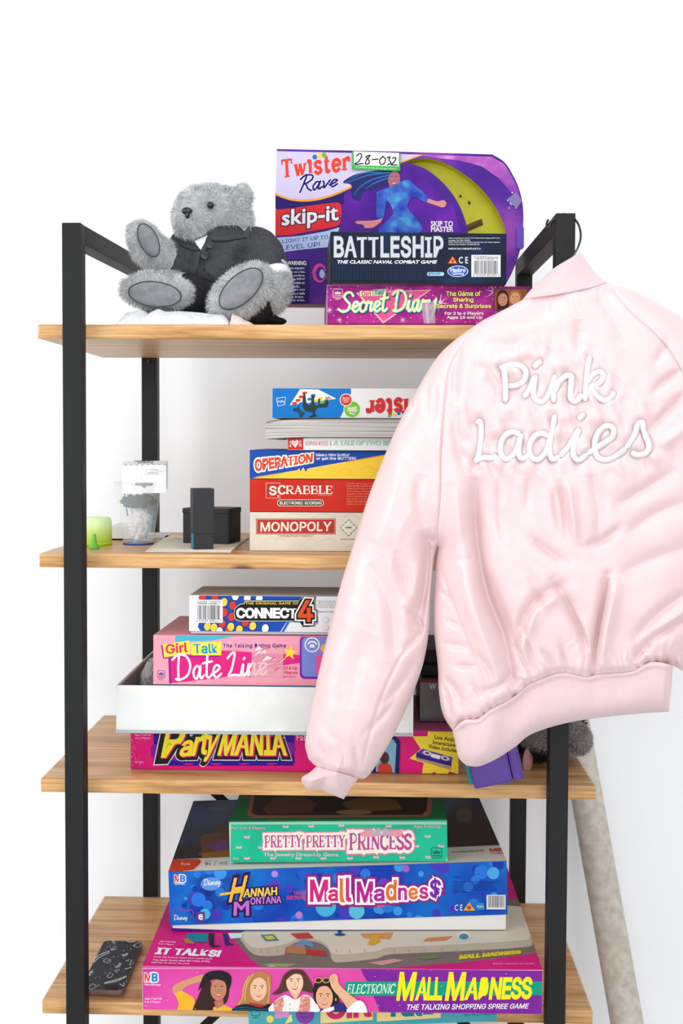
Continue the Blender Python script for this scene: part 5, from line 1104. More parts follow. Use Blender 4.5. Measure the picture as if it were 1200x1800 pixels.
S_ = {k: np.array(smooth_pts(v, 8)) for k, v in J.items()}
COLL = {'l': [(918, 527), (931, 511), (948, 494), (963, 480)], 't': [(963, 480), (978, 468), (1000, 455), (1020, 443)], 'r': [(1020, 443), (1032, 461), (1048, 482), (1068, 497)]}
WB = {'l': [(795, 1284), (800, 1306), (806, 1332), (820, 1346)], 'b': [(820, 1346), (842, 1347), (872, 1334), (905, 1313), (935, 1290), (1000, 1270), (1095, 1257), (1176, 1251)], 'r': [(1182, 1172), (1180, 1210), (1176, 1251)]}
CF = {'l': [(556, 1347), (545, 1357), (531, 1366), (530, 1375)], 'b': [(530, 1375), (541, 1387), (560, 1387), (578, 1395), (604, 1405)], 'r': [(630, 1368), (616, 1386), (604, 1405)]}
SIL = np.concatenate([S_['outer'][::-1], S_['shoulder'][::-1], smooth_pts(COLL['l'], 4), smooth_pts(COLL['t'], 4), smooth_pts(COLL['r'], 4), S_['router'], S_['rcuff'], S_['rinner'][::-1], S_['rside'], [(1182, 1172)], smooth_pts(WB['r'], 4), smooth_pts(WB['b'], 4)[::-1], smooth_pts(WB['l'], 4)[::-1], S_['side'][::-1], S_['inner'], [(630, 1368)], smooth_pts(CF['r'], 4), smooth_pts(CF['b'], 4)[::-1], smooth_pts(CF['l'], 4)[::-1], S_['outer'][-1:]])
SILC = np.concatenate([SIL, SIL[:1]])
YC = -0.118
# folds: polyline in photo pixels, half-width px, depth mm (positive = valley)
FOLDS = [
 # long side-panel fold and the puffed panel beside it
 ([(838, 830), (836, 913), (852, 1030), (884, 1117), (898, 1180), (905, 1222)], 13, 15), ([(815, 980), (828, 1060), (856, 1140), (880, 1205)], 22, -10),
 ([(800, 850), (806, 930), (800, 985)], 14, -4), ([(860, 1010), (890, 1090), (920, 1170)], 12, 5), ([(770, 987), (781, 1021), (803, 1083), (837, 1168), (860, 1240)], 3.2, 3.2),
 ([(775, 1040), (795, 1058)], 5, 2.5), ([(785, 1090), (812, 1102)], 5, 2.5), ([(775, 1130), (822, 1138)], 6, 2.5), ([(800, 1170), (838, 1172)], 5, 3), ([(778, 1190), (800, 1215), (812, 1250)], 8, 5), ([(838, 1150), (860, 1180), (866, 1200)], 6, 4), ([(850, 1215), (880, 1205), (900, 1180)], 6, 4), ([(826, 1200), (850, 1228)], 5, 3), ([(770, 1195), (786, 1225), (790, 1262)], 6, 5),
 # pleats hanging from the lettering
 ([(985, 850), (990, 890), (996, 940)], 7, 6), ([(972, 866), (977, 900), (983, 930)], 5, 3.5), ([(998, 846), (1006, 900), (1012, 950)], 8, -4), ([(880, 830), (878, 900), (888, 960)], 10, 3), ([(930, 840), (926, 900)], 9, 3), ([(1040, 830), (1052, 900), (1050, 960)], 10, 3),
 ([(936, 948), (962, 968), (992, 990)], 8, 5), ([(905, 1135), (918, 1090), (948, 1048), (992, 1026)], 9, 7), ([(915, 1150), (940, 1080), (985, 1046)], 10, -5), ([(973, 1020), (998, 1060), (1020, 1105), (1036, 1150)], 9, 9), ([(1002, 1060), (1030, 1110), (1040, 1160)], 6, -4), ([(1040, 1192), (1043, 1160), (1050, 1110), (1068, 1010)], 7, 11), ([(1058, 1175), (1062, 1120), (1082, 1030)], 12, -6),
 ([(917, 1100), (926, 1125), (940, 1190)], 6, 5), ([(905, 1135), (922, 1165), (938, 1194)], 5, 4), ([(950, 1140), (968, 1160), (976, 1182)], 6, 3.5), ([(985, 1130), (992, 1160), (1004, 1182)], 6, 4), ([(930, 1010), (950, 1060), (940, 1090)], 9, 3),
 # right side of the back
 ([(1112, 1164), (1150, 1120), (1205, 1092)], 9, 8), ([(1118, 1120), (1160, 1076), (1210, 1040)], 10, 6), ([(1130, 1140), (1168, 1100), (1215, 1066)], 10, -4), ([(1087, 886), (1130, 862), (1180, 830)], 11, 5), ([(1030, 960), (1062, 948), (1090, 926)], 8, 5), ([(1100, 940), (1150, 905), (1210, 880)], 12, 4), ([(1090, 1010), (1140, 985), (1215, 960)], 14, 4), ([(1136, 760), (1168, 728), (1205, 690)], 8, 6), ([(1148, 690), (1170, 668), (1196, 652)], 7, 5), ([(1150, 640), (1166, 616), (1172, 600)], 8, 3), ([(1150, 790), (1180, 770), (1215, 745)], 12, -4),
 # shoulders and upper back
 ([(866, 556), (910, 545), (972, 530)], 16, 5), ([(850, 604), (880, 606), (915, 612)], 12, 4), ([(870, 582), (930, 572), (990, 566)], 16, -3), ([(1017, 560), (1017, 590), (1014, 620)], 12, 3), ([(1050, 520), (1080, 560), (1100, 610)], 12, 3), ([(812, 605), (800, 650), (800, 700)], 7, 4), ([(822, 640), (815, 700), (812, 780)], 14, -3), ([(800, 720), (806, 790), (822, 840)], 10, 4), ([(840, 640), (860, 655), (872, 690)], 8, 4),
 # seams
 ([tuple(p) for p in S_['seam'][::6]], 2.6, 3.0), ([(1068, 497), (1110, 550), (1157, 594), (1193, 644), (1222, 720)], 2.6, 2.6),
 ([(761, 1112), (732, 1130), (707, 1151), (690, 1182), (673, 1219), (656, 1270), (635, 1352)], 3, 3),
 # sleeve
 ([(768, 958), (750, 950), (752, 990), (746, 1040), (728, 1108)], 11, 10), ([(735, 985), (730, 1030), (712, 1080)], 12, -4), ([(756, 975), (748, 1060), (744, 1100)], 7, 4), ([(648, 985), (672, 1030), (690, 1085), (694, 1165)], 16, 5), ([(690, 965), (716, 1030), (736, 1092)], 13, 4.5), ([(713, 1070), (742, 1104), (712, 1140)], 6, 5), ([(650, 1110), (625, 1180), (612, 1250)], 22, 4), ([(754, 655), (750, 700), (752, 760)], 8, 3), ([(766, 680), (762, 745)], 6, 2.5), ([(700, 800), (690, 880), (660, 960)], 26, -4), ([(740, 830), (735, 880), (748, 930)], 12, 4), ([(668, 1240), (700, 1210), (730, 1160)], 8, 3), ([(640, 1290), (672, 1260), (694, 1230)], 7, 2.5), ([(580, 1290), (600, 1310), (605, 1350)], 9, 3), ([(560, 1300), (566, 1330)], 6, 3), ([(622, 1310), (630, 1355)], 6, 2.5), ([(700, 760), (720, 740), (735, 700)], 14, 3),
]
def lt(p): return (770+p[0]/2.79, 350+p[1]/2.79)
LETTERS = [[lt(p) for p in q] for q in [
 [(302, 832), (318, 826), (325, 850), (329, 910), (329, 995)], [(304, 834), (345, 812), (400, 815), (430, 848), (416, 893), (376, 914), (346, 914)],
 [(418, 972), (448, 930), (474, 872), (466, 940), (478, 985), (515, 990), (548, 940), (570, 868)], [(470, 828), (484, 806), (506, 794)],
 [(571, 862), (566, 930), (566, 996)], [(568, 948), (592, 896), (626, 866), (652, 870), (650, 920), (650, 975), (676, 990), (706, 956)],
 [(742, 770), (728, 860), (720, 990)], [(722, 912), (756, 862), (792, 846), (810, 866), (790, 900), (748, 922), (776, 962), (814, 986), (846, 972), (862, 944)],
 [(186, 1100), (206, 1092), (210, 1160), (196, 1262), (178, 1288)], [(178, 1288), (220, 1268), (270, 1268), (286, 1254)],
 [(400, 1156), (366, 1140), (326, 1160), (304, 1212), (314, 1262), (346, 1272), (382, 1230), (404, 1162)], [(408, 1150), (394, 1216), (402, 1266), (430, 1266), (458, 1240)],
 [(544, 1164), (508, 1148), (468, 1166), (446, 1216), (456, 1264), (488, 1276), (526, 1240), (548, 1168)], [(572, 1056), (556, 1150), (546, 1230), (560, 1274), (596, 1262)],
 [(596, 1262), (644, 1204), (688, 1132), (668, 1200), (664, 1256), (690, 1278), (730, 1250)], [(688, 1082), (704, 1062), (716, 1054)],
 [(730, 1250), (800, 1204), (852, 1168), (858, 1124), (824, 1112), (784, 1146), (766, 1206), (780, 1262), (822, 1278), (872, 1258), (920, 1222)],
 [(920, 1222), (960, 1160), (978, 1104), (1002, 1096), (1006, 1126), (1020, 1170), (1034, 1214), (1014, 1246), (974, 1254), (946, 1240)]]]
LSM = [np.array(smooth_pts(q, 6)) for q in LETTERS]
def hash_noise(px, py, scale, seed, ax=1.0, rot=0.0):
    """Smooth value noise on photo pixels, stretched by ax along its own x."""
    c, s = math.cos(rot), math.sin(rot); x = (px*c+py*s)/scale/ax; y = (-px*s+py*c)/scale
    xi = np.floor(x).astype(int); yi = np.floor(y).astype(int); fx = x-xi; fy = y-yi; fx = fx*fx*(3-2*fx); fy = fy*fy*(3-2*fy)
    T = np.random.default_rng(seed).uniform(-1, 1, (128, 128)); g = lambda a, b: T[a % 128, b % 128]
    return (g(xi, yi)*(1-fx)+g(xi+1, yi)*fx)*(1-fy)+(g(xi, yi+1)*(1-fx)+g(xi+1, yi+1)*fx)*fy
def front_depth(px, py, wrinkle=True, letters=True):
    """Depth (world Y) of the jacket's outer surface at photo pixels."""
    sh = px.shape; px = px.ravel(); py = py.ravel()
    d = seg_dist(px, py, SILC[::2]); d = np.where(inside(px, py, SIL), d, 0)
    h = 0.052*np.sqrt(np.clip(1-(1-np.clip(d/80, 0, 1))**2, 0, 1)) + 0.012*np.clip((d-60)/160, 0, 1)
    Y = YC-0.004-h
    if wrinkle:
        o = np.zeros_like(Y)
        for pts, wd, dep in FOLDS:
            q = np.array(smooth_pts(pts, 5)) if len(pts) > 2 else np.array(pts, float)
            m = (px > q[:, 0].min()-3*wd) & (px < q[:, 0].max()+3*wd) & (py > q[:, 1].min()-3*wd) & (py < q[:, 1].max()+3*wd)
            if not m.any(): continue
            dd, t = seg_dist(px[m], py[m], q, True); o[m] += (2.0*dep if wd > 4 else 1.2*dep)*0.001*np.exp(-(dd/wd)**1.6)*np.sin(np.clip(t, 0.02, 0.98)*PI)**0.45
        o += 0.0015*hash_noise(px, py, 46, 3, 1.8, 0.9)+0.0006*hash_noise(px, py, 17, 5, 2.0, 0.6)
        dl = np.full(px.shape, 1e9); m = (px > 780) & (px < 1200) & (py > 580) & (py < 870)
        if letters and m.any():
            x, y = px[m], py[m]; b = np.full(x.shape, 1e9)
            for q in LSM: b = np.minimum(b, seg_dist(x, y, q[::2]))
            dl[m] = b
            o += 0.0034*np.exp(-(dl/8)**2) + 0.0056*np.exp(-(dl/34)**2)*(1-0.85*np.exp(-(dl/7)**2))*hash_noise(px, py, 13, 9, 1.7, 1.2)
        for key, wl, amp, rg in (('hem', 8, 0.0034, 24), ('cuffseam', 7, 0.0022, 18), ('neck', 9, 0.0012, 22)):
            q = S_[key]; m = (px > q[:, 0].min()-60) & (px < q[:, 0].max()+60) & (py > q[:, 1].min()-60) & (py < q[:, 1].max()+60)
            if m.any():
                dd, t = seg_dist(px[m], py[m], q, True); L = np.hypot(*np.diff(q, axis=0).T).sum()
                ph = t*L/wl+1.3*hash_noise(px[m], py[m], 20, 8)
                o[m] += amp*np.sin(ph*2*PI/2)*np.exp(-dd/rg)*(0.6+0.6*hash_noise(px[m], py[m], 26, 4)) + (0.010 if key != 'neck' else 0.003)*np.exp(-(dd/7)**2)
        fade = np.clip(d/14, 0, 1); Y = Y+o*fade
        Y = np.minimum(Y, YC-0.002)
    return Y.reshape(sh)
def back_depth(px, py):
    sh = px.shape; x, y = px.ravel(), py.ravel(); d = seg_dist(x, y, SILC[::3]); d = np.where(inside(x, y, SIL), d, 0)
    return (YC+0.022*np.sqrt(np.clip(1-(1-np.clip(d/80, 0, 1))**2, 0, 1))).reshape(sh)
def resample(c, n):
    c = np.asarray(c, float); s = np.concatenate([[0], np.cumsum(np.hypot(*np.diff(c, axis=0).T))]); t = np.linspace(0, s[-1], n)
    return np.stack([np.interp(t, s, c[:, 0]), np.interp(t, s, c[:, 1])], 1)
def coons(top, bot, left, right, nu, nv):
    T, B, L, R = resample(top, nu), resample(bot, nu), resample(left, nv), resample(right, nv)
    u = np.linspace(0, 1, nu)[None, :, None]; v = np.linspace(0, 1, nv)[:, None, None]
    return (1-v)*T[None]+v*B[None]+(1-u)*L[:, None]+u*R[:, None]-((1-u)*(1-v)*T[0]+u*(1-v)*T[-1]+(1-u)*v*B[0]+u*v*B[-1])
def fast_mesh(name, V, F, mat, uv=None):
    me = bpy.data.meshes.new(name); V = np.ascontiguousarray(V, dtype=np.float32); F = np.ascontiguousarray(F, dtype=np.int32)
    me.vertices.add(len(V)); me.vertices.foreach_set('co', V.ravel()); me.loops.add(F.size); me.loops.foreach_set('vertex_index', F.ravel())
    me.polygons.add(len(F)); me.polygons.foreach_set('loop_start', np.arange(0, F.size, 4, dtype=np.int32)); me.update(calc_edges=True)
    if uv is not None:
        l = me.uv_layers.new(name='UVMap'); l.data.foreach_set('uv', np.asarray(uv, np.float32)[F.ravel()].ravel())
    me.polygons.foreach_set('use_smooth', [True]*len(F)); me.materials.append(mat); me.validate(); return me
def panel(name, grid, mat, parent, shift=0.0, wrinkle=True, thick=None, extra=None, label=None, hgt=None):
    """A closed, stuffed panel: front sheet on the jacket surface, back sheet behind it, joined along the edges."""
    px, py = grid[..., 0], grid[..., 1]; nv, nu = px.shape
    Yf = (front_depth(px, py, wrinkle) if hgt is None else YC-0.003-hgt)+shift
    if extra is not None: Yf = Yf+extra
    Yb = back_depth(px, py) if thick is None else Yf+thick
    Yb = np.maximum(Yb, Yf+0.0015)
    Vf, Vb = at_np(px, py, Yf).reshape(-1, 3), at_np(px, py, Yb).reshape(-1, 3); N = nu*nv; I = np.arange(N).reshape(nv, nu)
    F1 = np.stack([I[:-1, :-1], I[1:, :-1], I[1:, 1:], I[:-1, 1:]], -1).reshape(-1, 4); F2 = F1[:, ::-1]+N
    ring = np.concatenate([I[0, :-1], I[:-1, -1], I[-1, :0:-1], I[:0:-1, 0]]); nx = np.roll(ring, -1)
    F3 = np.stack([ring, nx, nx+N, ring+N], -1)
    uu, vv = np.meshgrid(np.linspace(0, 1, nu), np.linspace(0, 1, nv)); uv = np.stack([uu.ravel(), vv.ravel()], 1)
    me = fast_mesh(name, np.concatenate([Vf, Vb]), np.concatenate([F1, F2, F3]), mat, np.concatenate([uv, uv]))
    o = link(name, me, parent)
    if label: o['label'] = label
    return o
k = NT('pale_pink_satin'); k.p.inputs['Base Color'].default_value = (lin(220), lin(192), lin(192), 1); k.p.inputs['Roughness'].default_value = 0.36
k.p.inputs['Specular IOR Level'].default_value = 0.45; k.p.inputs['Sheen Weight'].default_value = 0.25; k.p.inputs['Sheen Roughness'].default_value = 0.4
n = k.n('ShaderNodeTexNoise'); n.inputs['Scale'].default_value = 900; k.l(k.coords((1, 1, 0.3)), n.inputs['Vector']); k.l(k.bump(n.outputs[0], 0.06, 0.0005), k.p.inputs['Normal']); SATIN = k.m
def rib_mat(name, cnt):
    k = NT(name); k.p.inputs['Base Color'].default_value = (lin(220), lin(193), lin(195), 1); k.p.inputs['Roughness'].default_value = 0.8; k.p.inputs['Specular IOR Level'].default_value = 0.15; k.p.inputs['Sheen Weight'].default_value = 0.3
    wv = k.n('ShaderNodeTexWave'); wv.bands_direction = 'X'; wv.inputs['Scale'].default_value = cnt; k.l(k.coords((1, 1, 1), 'UV'), wv.inputs['Vector']); k.l(k.bump(wv.outputs[1], 0.45, 0.0012), k.p.inputs['Normal']); return k.m
jc = at(1000, 900, YC)
jacket = empty('bomber_jacket', (jc.x, YC, at(1000, 1350, YC).z), 'pale pink satin bomber jacket with white script lettering, hanging from the right front post', 'jacket')
cat = lambda *a: np.concatenate([S_[x] for x in a])
gB = coons(S_['neck'], S_['hem'], cat('shoulder', 'seam', 'side'), cat('rseam', 'rside'), 236, 380); panel('body', gB, SATIN, jacket)
gS = coons([(833, 573), (833.5, 573.2)], S_['cuffseam'], S_['outer'], cat('seam', 'inner'), 110, 420); panel('sleeve', gS, SATIN, jacket, 0.0004)
gR = coons([(1068, 497), (1068.5, 497.2)], S_['rcuff'], S_['router'], cat('rseam', 'rinner'), 60, 200); panel('sleeve', gR[:, ::-1], SATIN, jacket, 0.0004)
g = coons(smooth_pts(COLL['t'], 6), S_['neck'], smooth_pts(COLL['l'], 6)[::-1], smooth_pts(COLL['r'], 6), 120, 60)
vv = np.linspace(0, 1, 60)[:, None]*np.ones((1, 120)); panel('collar', g, rib_mat('pink_collar_rib', 28), jacket, 0.002, False, None, -0.004*np.exp(-((vv-0.95)/0.04)**2), 'ribbed knit collar', 0.050*np.sin(PI*np.clip(np.linspace(0, 1, 120)[None]*np.ones((60, 1)), 0.002, 0.998))**0.6*(0.5+0.5*vv))
wtop = S_['hem'][S_['hem'][:, 0] < 1182]; wtop = np.concatenate([wtop, [(1182, 1172)]])
g = coons(wtop, smooth_pts(WB['b'], 6), smooth_pts(WB['l'], 6), smooth_pts(WB['r'], 6), 300, 60)
vv = np.linspace(0, 1, 60)[:, None]*np.ones((1, 300)); wx = g[..., 0]; wy = g[..., 1]; uw = np.linspace(0, 1, 300)[None]*np.ones((60, 1))
ex = 0.006*np.exp(-((wx-818)/9)**2)+0.007*np.exp(-((wx-905+0.3*(wy-1250))/26)**2)-0.006*np.exp(-((wx-860)/24)**2)+0.002*hash_noise(wx, wy, 40, 21)+0.004*np.exp(-((wx-1045)/14)**2)*(1-vv)
panel('waistband', g, rib_mat('pink_waist_rib', 46), jacket, 0.004, False, None, ex*np.clip(4*vv*(1.2-vv)+0.3, 0, 1)-0.004*np.exp(-((vv-0.06)/0.05)**2), 'ribbed knit waistband', 0.046*np.sqrt(np.clip(1-vv**5, 0, 1))*np.sqrt(1-(1-np.clip(uw*11, 0, 1))**2)*np.sqrt(1-(1-np.clip((1-uw)*24, 0, 1))**2))
ct = S_['cuffseam'][(S_['cuffseam'][:, 0] > 556) & (S_['cuffseam'][:, 0] < 632)]
g = coons(ct, smooth_pts(CF['b'], 6), smooth_pts(CF['l'], 6), smooth_pts(CF['r'], 6), 80, 40)
cx_, cy_ = g[..., 0], g[..., 1]; panel('cuff', g, rib_mat('pink_cuff_rib', 14), jacket, 0.003, False, None, 0.005*np.exp(-((cx_-572+0.5*(cy_-1370))/9)**2)-0.004*np.exp(-((cx_-552)/12)**2)+0.003*np.exp(-((cx_-604)/7)**2), 'ribbed knit cuff')
# embroidery
k = NT('white_embroidery_thread'); wv = k.n('ShaderNodeTexWave'); wv.bands_direction = 'DIAGONAL'; wv.inputs['Scale'].default_value = 260; wv.inputs['Distortion'].default_value = 1.0; k.l(k.coords((1, 0.05, 1)), wv.inputs['Vector'])
k.l(k.ramp(wv.outputs[0], [(0.2, (212, 208, 208)), (0.7, (232, 229, 229))]), k.p.inputs['Base Color']); k.p.inputs['Roughness'].default_value = 0.5; k.l(k.bump(wv.outputs[0], 0.5, 0.0006), k.p.inputs['Normal']); THREAD = k.m
EDGE = col(206, 190, 191, rough=0.6)
mb = MB(); mo = MB()
for q in LSM:
    Q = np.array(smooth_pts([tuple(p) for p in q[::2]], 4)); dlt = np.gradient(Q, axis=0); dlt /= np.linalg.norm(dlt, axis=1)[:, None]+1e-9; nn_ = np.stack([-dlt[:, 1], dlt[:, 0]], 1)
    wdt = 5.2*np.ones(len(Q)); wdt[0] *= 0.5; wdt[-1] *= 0.5; wdt[1:3] *= 0.85; wdt[-3:-1] *= 0.85
    cols_ = []
    for f, lift in ((-1, 0.0), (-0.75, 0.0012), (-0.3, 0.0019), (0.3, 0.0019), (0.75, 0.0012), (1, 0.0)):
        P = Q+nn_*(wdt*f)[:, None]; cols_.append(at_np(P[:, 0], P[:, 1], front_depth(P[:, 0], P[:, 1], True, False)+0.0016-lift))
    A_ = np.stack(cols_, 1); n0, n1 = A_.shape[:2]; I = np.arange(n0*n1).reshape(n0, n1)
    F = [tuple(int(z) for z in f) for f in np.stack([I[:-1, :-1], I[1:, :-1], I[1:, 1:], I[:-1, 1:]], -1).reshape(-1, 4)]
    mb.add(A_.reshape(-1, 3), F, THREAD, True)
    for f in (0, 5): mo.tube([Vector(p)-Vector((0, 0.0004, 0)) for p in A_[::2, f]], 0.0008, EDGE, 5)
emb = mb.link('embroidered_lettering', jacket, 'raised white script embroidery'); mo.link('stitched_edge', emb)
# hanger: wire hook over the post, arms inside the shoulders
WIRE = col(16, 17, 18, rough=0.25, spec=0.6)
hk = empty('coat_hanger', at(1012, 448, -0.1), 'black wire coat hanger hooked over the right front post, inside the pink jacket', 'hanger')
hp = [at(x-(3.5 if x < 976 else 0), y-(1.5 if x < 990 else 0), yy) for x, y, yy in ((966, 389, -0.012), (963.5, 396, -0.0125), (965, 401, -0.013), (969, 400, -0.013), (972, 392, -0.0135), (978, 384, -0.014), (985, 378.5, -0.0145), (993, 376.5, -0.015), (1001, 378, -0.018), (1009, 384, -0.026), (1016, 394, -0.036), (1020, 407, -0.045), (1020, 420, -0.058), (1016, 434, -0.075), (1010, 446, -0.095), (1004, 460, -0.118), (1002, 492, -0.125))]
hp = [Vector(p) for p in smooth_pts([tuple(p) for p in hp], 5)]
m = MB(); m.tube(hp, 0.0017, WIRE, 10); m.ball(hp[0], 0.0021, WIRE, 12, 8); m.link('hook', hk)
c = at(1002, 492, -0.125); a1, a2 = at(865, 585, -0.125), at(1215, 600, -0.125)
m = MB(); m.tube([a1, a1+(c-a1)*0.5+Vector((0, 0, 0.006)), c, a2+(c-a2)*0.5+Vector((0, 0, 0.006)), a2, a1], 0.0017, WIRE, 8); m.link('shoulder_wire', hk)
# ------------------------------------------------------------------ plush bear in a suit
def remeshed(name, mb, voxel, mats, parent, iters=6, push=None):
    me = bpy.data.meshes.new(name+'_raw'); me.from_pydata(mb.V, [], mb.F); me.update()
    o = bpy.data.objects.new(name+'_raw', me); COL.objects.link(o)
    r = o.modifiers.new('r', 'REMESH'); r.mode = 'VOXEL'; r.voxel_size = voxel
    s = o.modifiers.new('s', 'SMOOTH'); s.iterations = iters; s.factor = 0.5
    dg = bpy.context.evaluated_depsgraph_get(); out = bpy.data.meshes.new_from_object(o.evaluated_get(dg)); out.name = name
    bpy.data.objects.remove(o); bpy.data.meshes.remove(me); out.materials.clear()
    for m in mats: out.materials.append(m)
    smooth(out); return link(name, out, parent)
def capsule(mb, pts, rs, m=None, n=18):
    P = [Vector(p) for p in pts]; mm = m or GREYS[1]
    for i in range(len(P)-1):
        k = 7
        for j in range(k+1):
            t = j/k; mb.ball(P[i].lerp(P[i+1], t), rs[i]*(1-t)+rs[i+1]*t, mm, n, 10)
def fur(name, src, parent, count, length, width, mats, keep, comb=(0, 0, -0.6), seed=1, weights=None):
    """Short fur as thin tapering blades rooted on a surface; one child object."""
    me = src.data; rr = np.random.default_rng(seed); me.calc_loop_triangles(); nt = len(me.loop_triangles)
    tv = np.empty(nt*3, np.int32); me.loop_triangles.foreach_get('vertices', tv); tv = tv.reshape(-1, 3)
    co = np.empty(len(me.vertices)*3); me.vertices.foreach_get('co', co); co = co.reshape(-1, 3)
    A, B, C_ = co[tv[:, 0]], co[tv[:, 1]], co[tv[:, 2]]; cr = np.cross(B-A, C_-A); ar = np.linalg.norm(cr, axis=1); nrm = cr/(ar[:, None]+1e-12)
    ids = rr.choice(nt, count, p=ar/ar.sum()); u = rr.random((count, 2)); f = u.sum(1) > 1; u[f] = 1-u[f]
    P = A[ids]+(B-A)[ids]*u[:, :1]+(C_-A)[ids]*u[:, 1:]; N = nrm[ids]
    k = keep(P, N); P, N = P[k], N[k]; n = len(P)
    cl = np.stack([hash_noise(P[:, 0]*1000, P[:, 2]*1000, 12, 31+i) for i in range(3)], 1)*0.7
    D_ = N*1.0+np.array(comb)[None]*0.55+cl+rr.normal(0, 0.22, (n, 3)); D_ -= N*np.minimum((D_*N).sum(1)-0.35, 0)[:, None]; D_ /= np.linalg.norm(D_, axis=1)[:, None]
    L = length*rr.uniform(0.6, 1.25, n); side = np.cross(D_, rr.normal(0, 1, (n, 3))); side /= np.linalg.norm(side, axis=1)[:, None]+1e-9
    w_ = (width*rr.uniform(0.7, 1.2, n))[:, None]; mid = P+D_*(L*0.55)[:, None]; tip = mid+(D_+np.array(comb)[None]*0.35)*(L*0.5)[:, None]
    V = np.stack([P-side*w_, P+side*w_, mid+side*w_*0.7, mid-side*w_*0.7, tip], 1).reshape(-1, 3)
    b = np.arange(n)*5; F = [(i, i+1, i+2, i+3) for i in b.tolist()]+[(i+3, i+2, i+4) for i in b.tolist()]
    mi = rr.choice(len(mats), n, p=weights); m_ = np_mesh(name, V, F, mats, np.concatenate([mi, mi]).astype(np.int32), True)
    o = link(name, m_, parent); o['kind'] = 'stuff'; return o
GREYS = [col(188, 191, 192, rough=0.9, spec=0.1), col(222, 225, 226, rough=0.9, spec=0.1), col(252, 253, 254, rough=0.9, spec=0.1), col(150, 152, 154, rough=0.9, spec=0.1)]
SUIT = noisy('charcoal_suit_cloth', (52, 53, 56), (66, 67, 70), 240, 0.75, 0.0005, 1200, 0.2); LINEN = noisy('white_cotton', (214, 216, 218), (228, 229, 231), 60, 0.85, 0.0008, 500, 0.1)
PAD = noisy('grey_suede_pad', (112, 114, 117), (134, 136, 139), 90, 0.85, 0.0004, 700, 0.15); BLACKG = col(16, 15, 15, rough=0.18, spec=0.6)
def bI(x, y, Y): return at(200+x/3.333, 240+y/3.333, Y)
bear = empty('teddy_bear', at(378, 556, 0.16), 'grey furry teddy bear in a charcoal suit sitting with one arm raised', 'teddy bear')
ROT = lambda ax, a: Matrix.Rotation(math.radians(a), 3, ax)
mb = MB(); G = GREYS[1]
hc = bI(572, 452, 0.17); mb.ball(hc, (0.060, 0.058, 0.048), G, 32, 20); mb.ball(bI(500, 420, 0.15), (0.040, 0.042, 0.036), G, 28, 16); mb.ball(bI(480, 520, 0.145), (0.036, 0.036, 0.030), G)
mb.ball(bI(462, 462, 0.128), (0.034, 0.034, 0.031), G, 28, 16); mb.ball(bI(700, 500, 0.18), (0.034, 0.036, 0.032), G)
mb.ball(bI(745, 372, 0.175), (0.020, 0.012, 0.031), G, 24, 14, ROT('Y', 12)); mb.ball(hc+Vector((-0.030, 0.046, 0.016)), (0.020, 0.012, 0.026), G)
mb.ball(bI(640, 735, 0.18), (0.070, 0.052, 0.075), G, 28, 16); capsule(mb, [bI(600, 580, 0.18), bI(620, 660, 0.18)], [0.035, 0.05])
capsule(mb, [bI(440, 690, 0.17), bI(330, 745, 0.145), bI(205, 650, 0.115), bI(160, 575, 0.11)], [0.032, 0.031, 0.029, 0.024])
capsule(mb, [bI(860, 690, 0.18), bI(940, 800, 0.15), bI(950, 900, 0.125), bI(935, 955, 0.115)], [0.033, 0.028, 0.024, 0.022])
capsule(mb, [bI(480, 930, 0.17), bI(280, 905, 0.085)], [0.04, 0.030]); capsule(mb, [bI(760, 960, 0.17), bI(745, 915, 0.085)], [0.042, 0.034])
lf, rf = bI(250, 905, 0.075), bI(745, 915, 0.068)
mb.ball(lf, (0.061, 0.024, 0.030), G, 28, 16, ROT('Y', 4)); mb.ball(rf, (0.062, 0.024, 0.037), G, 28, 16, ROT('Y', -38))
body = remeshed('body', mb, 0.0034, [GREYS[0]], bear, 8)
# clothes
mb = MB(); capsule(mb, [bI(610, 640, 0.182), bI(620, 720, 0.178), bI(600, 790, 0.17)], [0.052, 0.068, 0.064]); mb.ball(bI(660, 740, 0.18), (0.079, 0.058, 0.062), G, 28, 16); capsule(mb, [bI(540, 820, 0.145), bI(620, 812, 0.15)], [0.034, 0.04])
capsule(mb, [bI(450, 680, 0.172), bI(345, 745, 0.15)], [0.042, 0.0385]); capsule(mb, [bI(835, 690, 0.182), bI(905, 770, 0.16), bI(935, 815, 0.148)], [0.044, 0.037, 0.032])
me_ = MB(); me_.V, me_.F = mb.V, mb.F; suit = remeshed('suit_jacket', me_, 0.0034, [SUIT], bear, 7)
v_ = suit.data.vertices; co = np.empty(len(v_)*3); v_.foreach_get('co', co); co = co.reshape(-1, 3); no = np.empty(len(v_)*3); v_.foreach_get('normal', no); no = no.reshape(-1, 3)
# creases of the cloth
g1 = hash_noise(co[:, 0]*1000, co[:, 2]*1000+co[:, 1]*400, 22, 12, 2.2, 0.7); g2 = hash_noise(co[:, 0]*1000, co[:, 2]*1000, 9, 14, 2.5, -0.6); co += no*(0.0048*g1+0.0018*g2)[:, None]; v_.foreach_set('co', co.ravel()); suit.data.update()
mb = MB(); capsule(mb, [bI(640, 880, 0.18), bI(510, 935, 0.15), bI(420, 930, 0.12)], [0.052, 0.042, 0.036]); capsule(mb, [bI(680, 900, 0.18), bI(790, 985, 0.15), bI(815, 1000, 0.105)], [0.054, 0.044, 0.032]); mb.ball(bI(950, 1082, 0.14), (0.019, 0.03, 0.0065), G)
mb.ball(bI(870, 1060, 0.14), (0.026, 0.03, 0.012), G)
remeshed('trousers', mb, 0.0034, [noisy('black_trouser_cloth', (34, 33, 35), (44, 43, 45), 200, 0.8, 0.0005, 900, 0.15)], bear, 6)
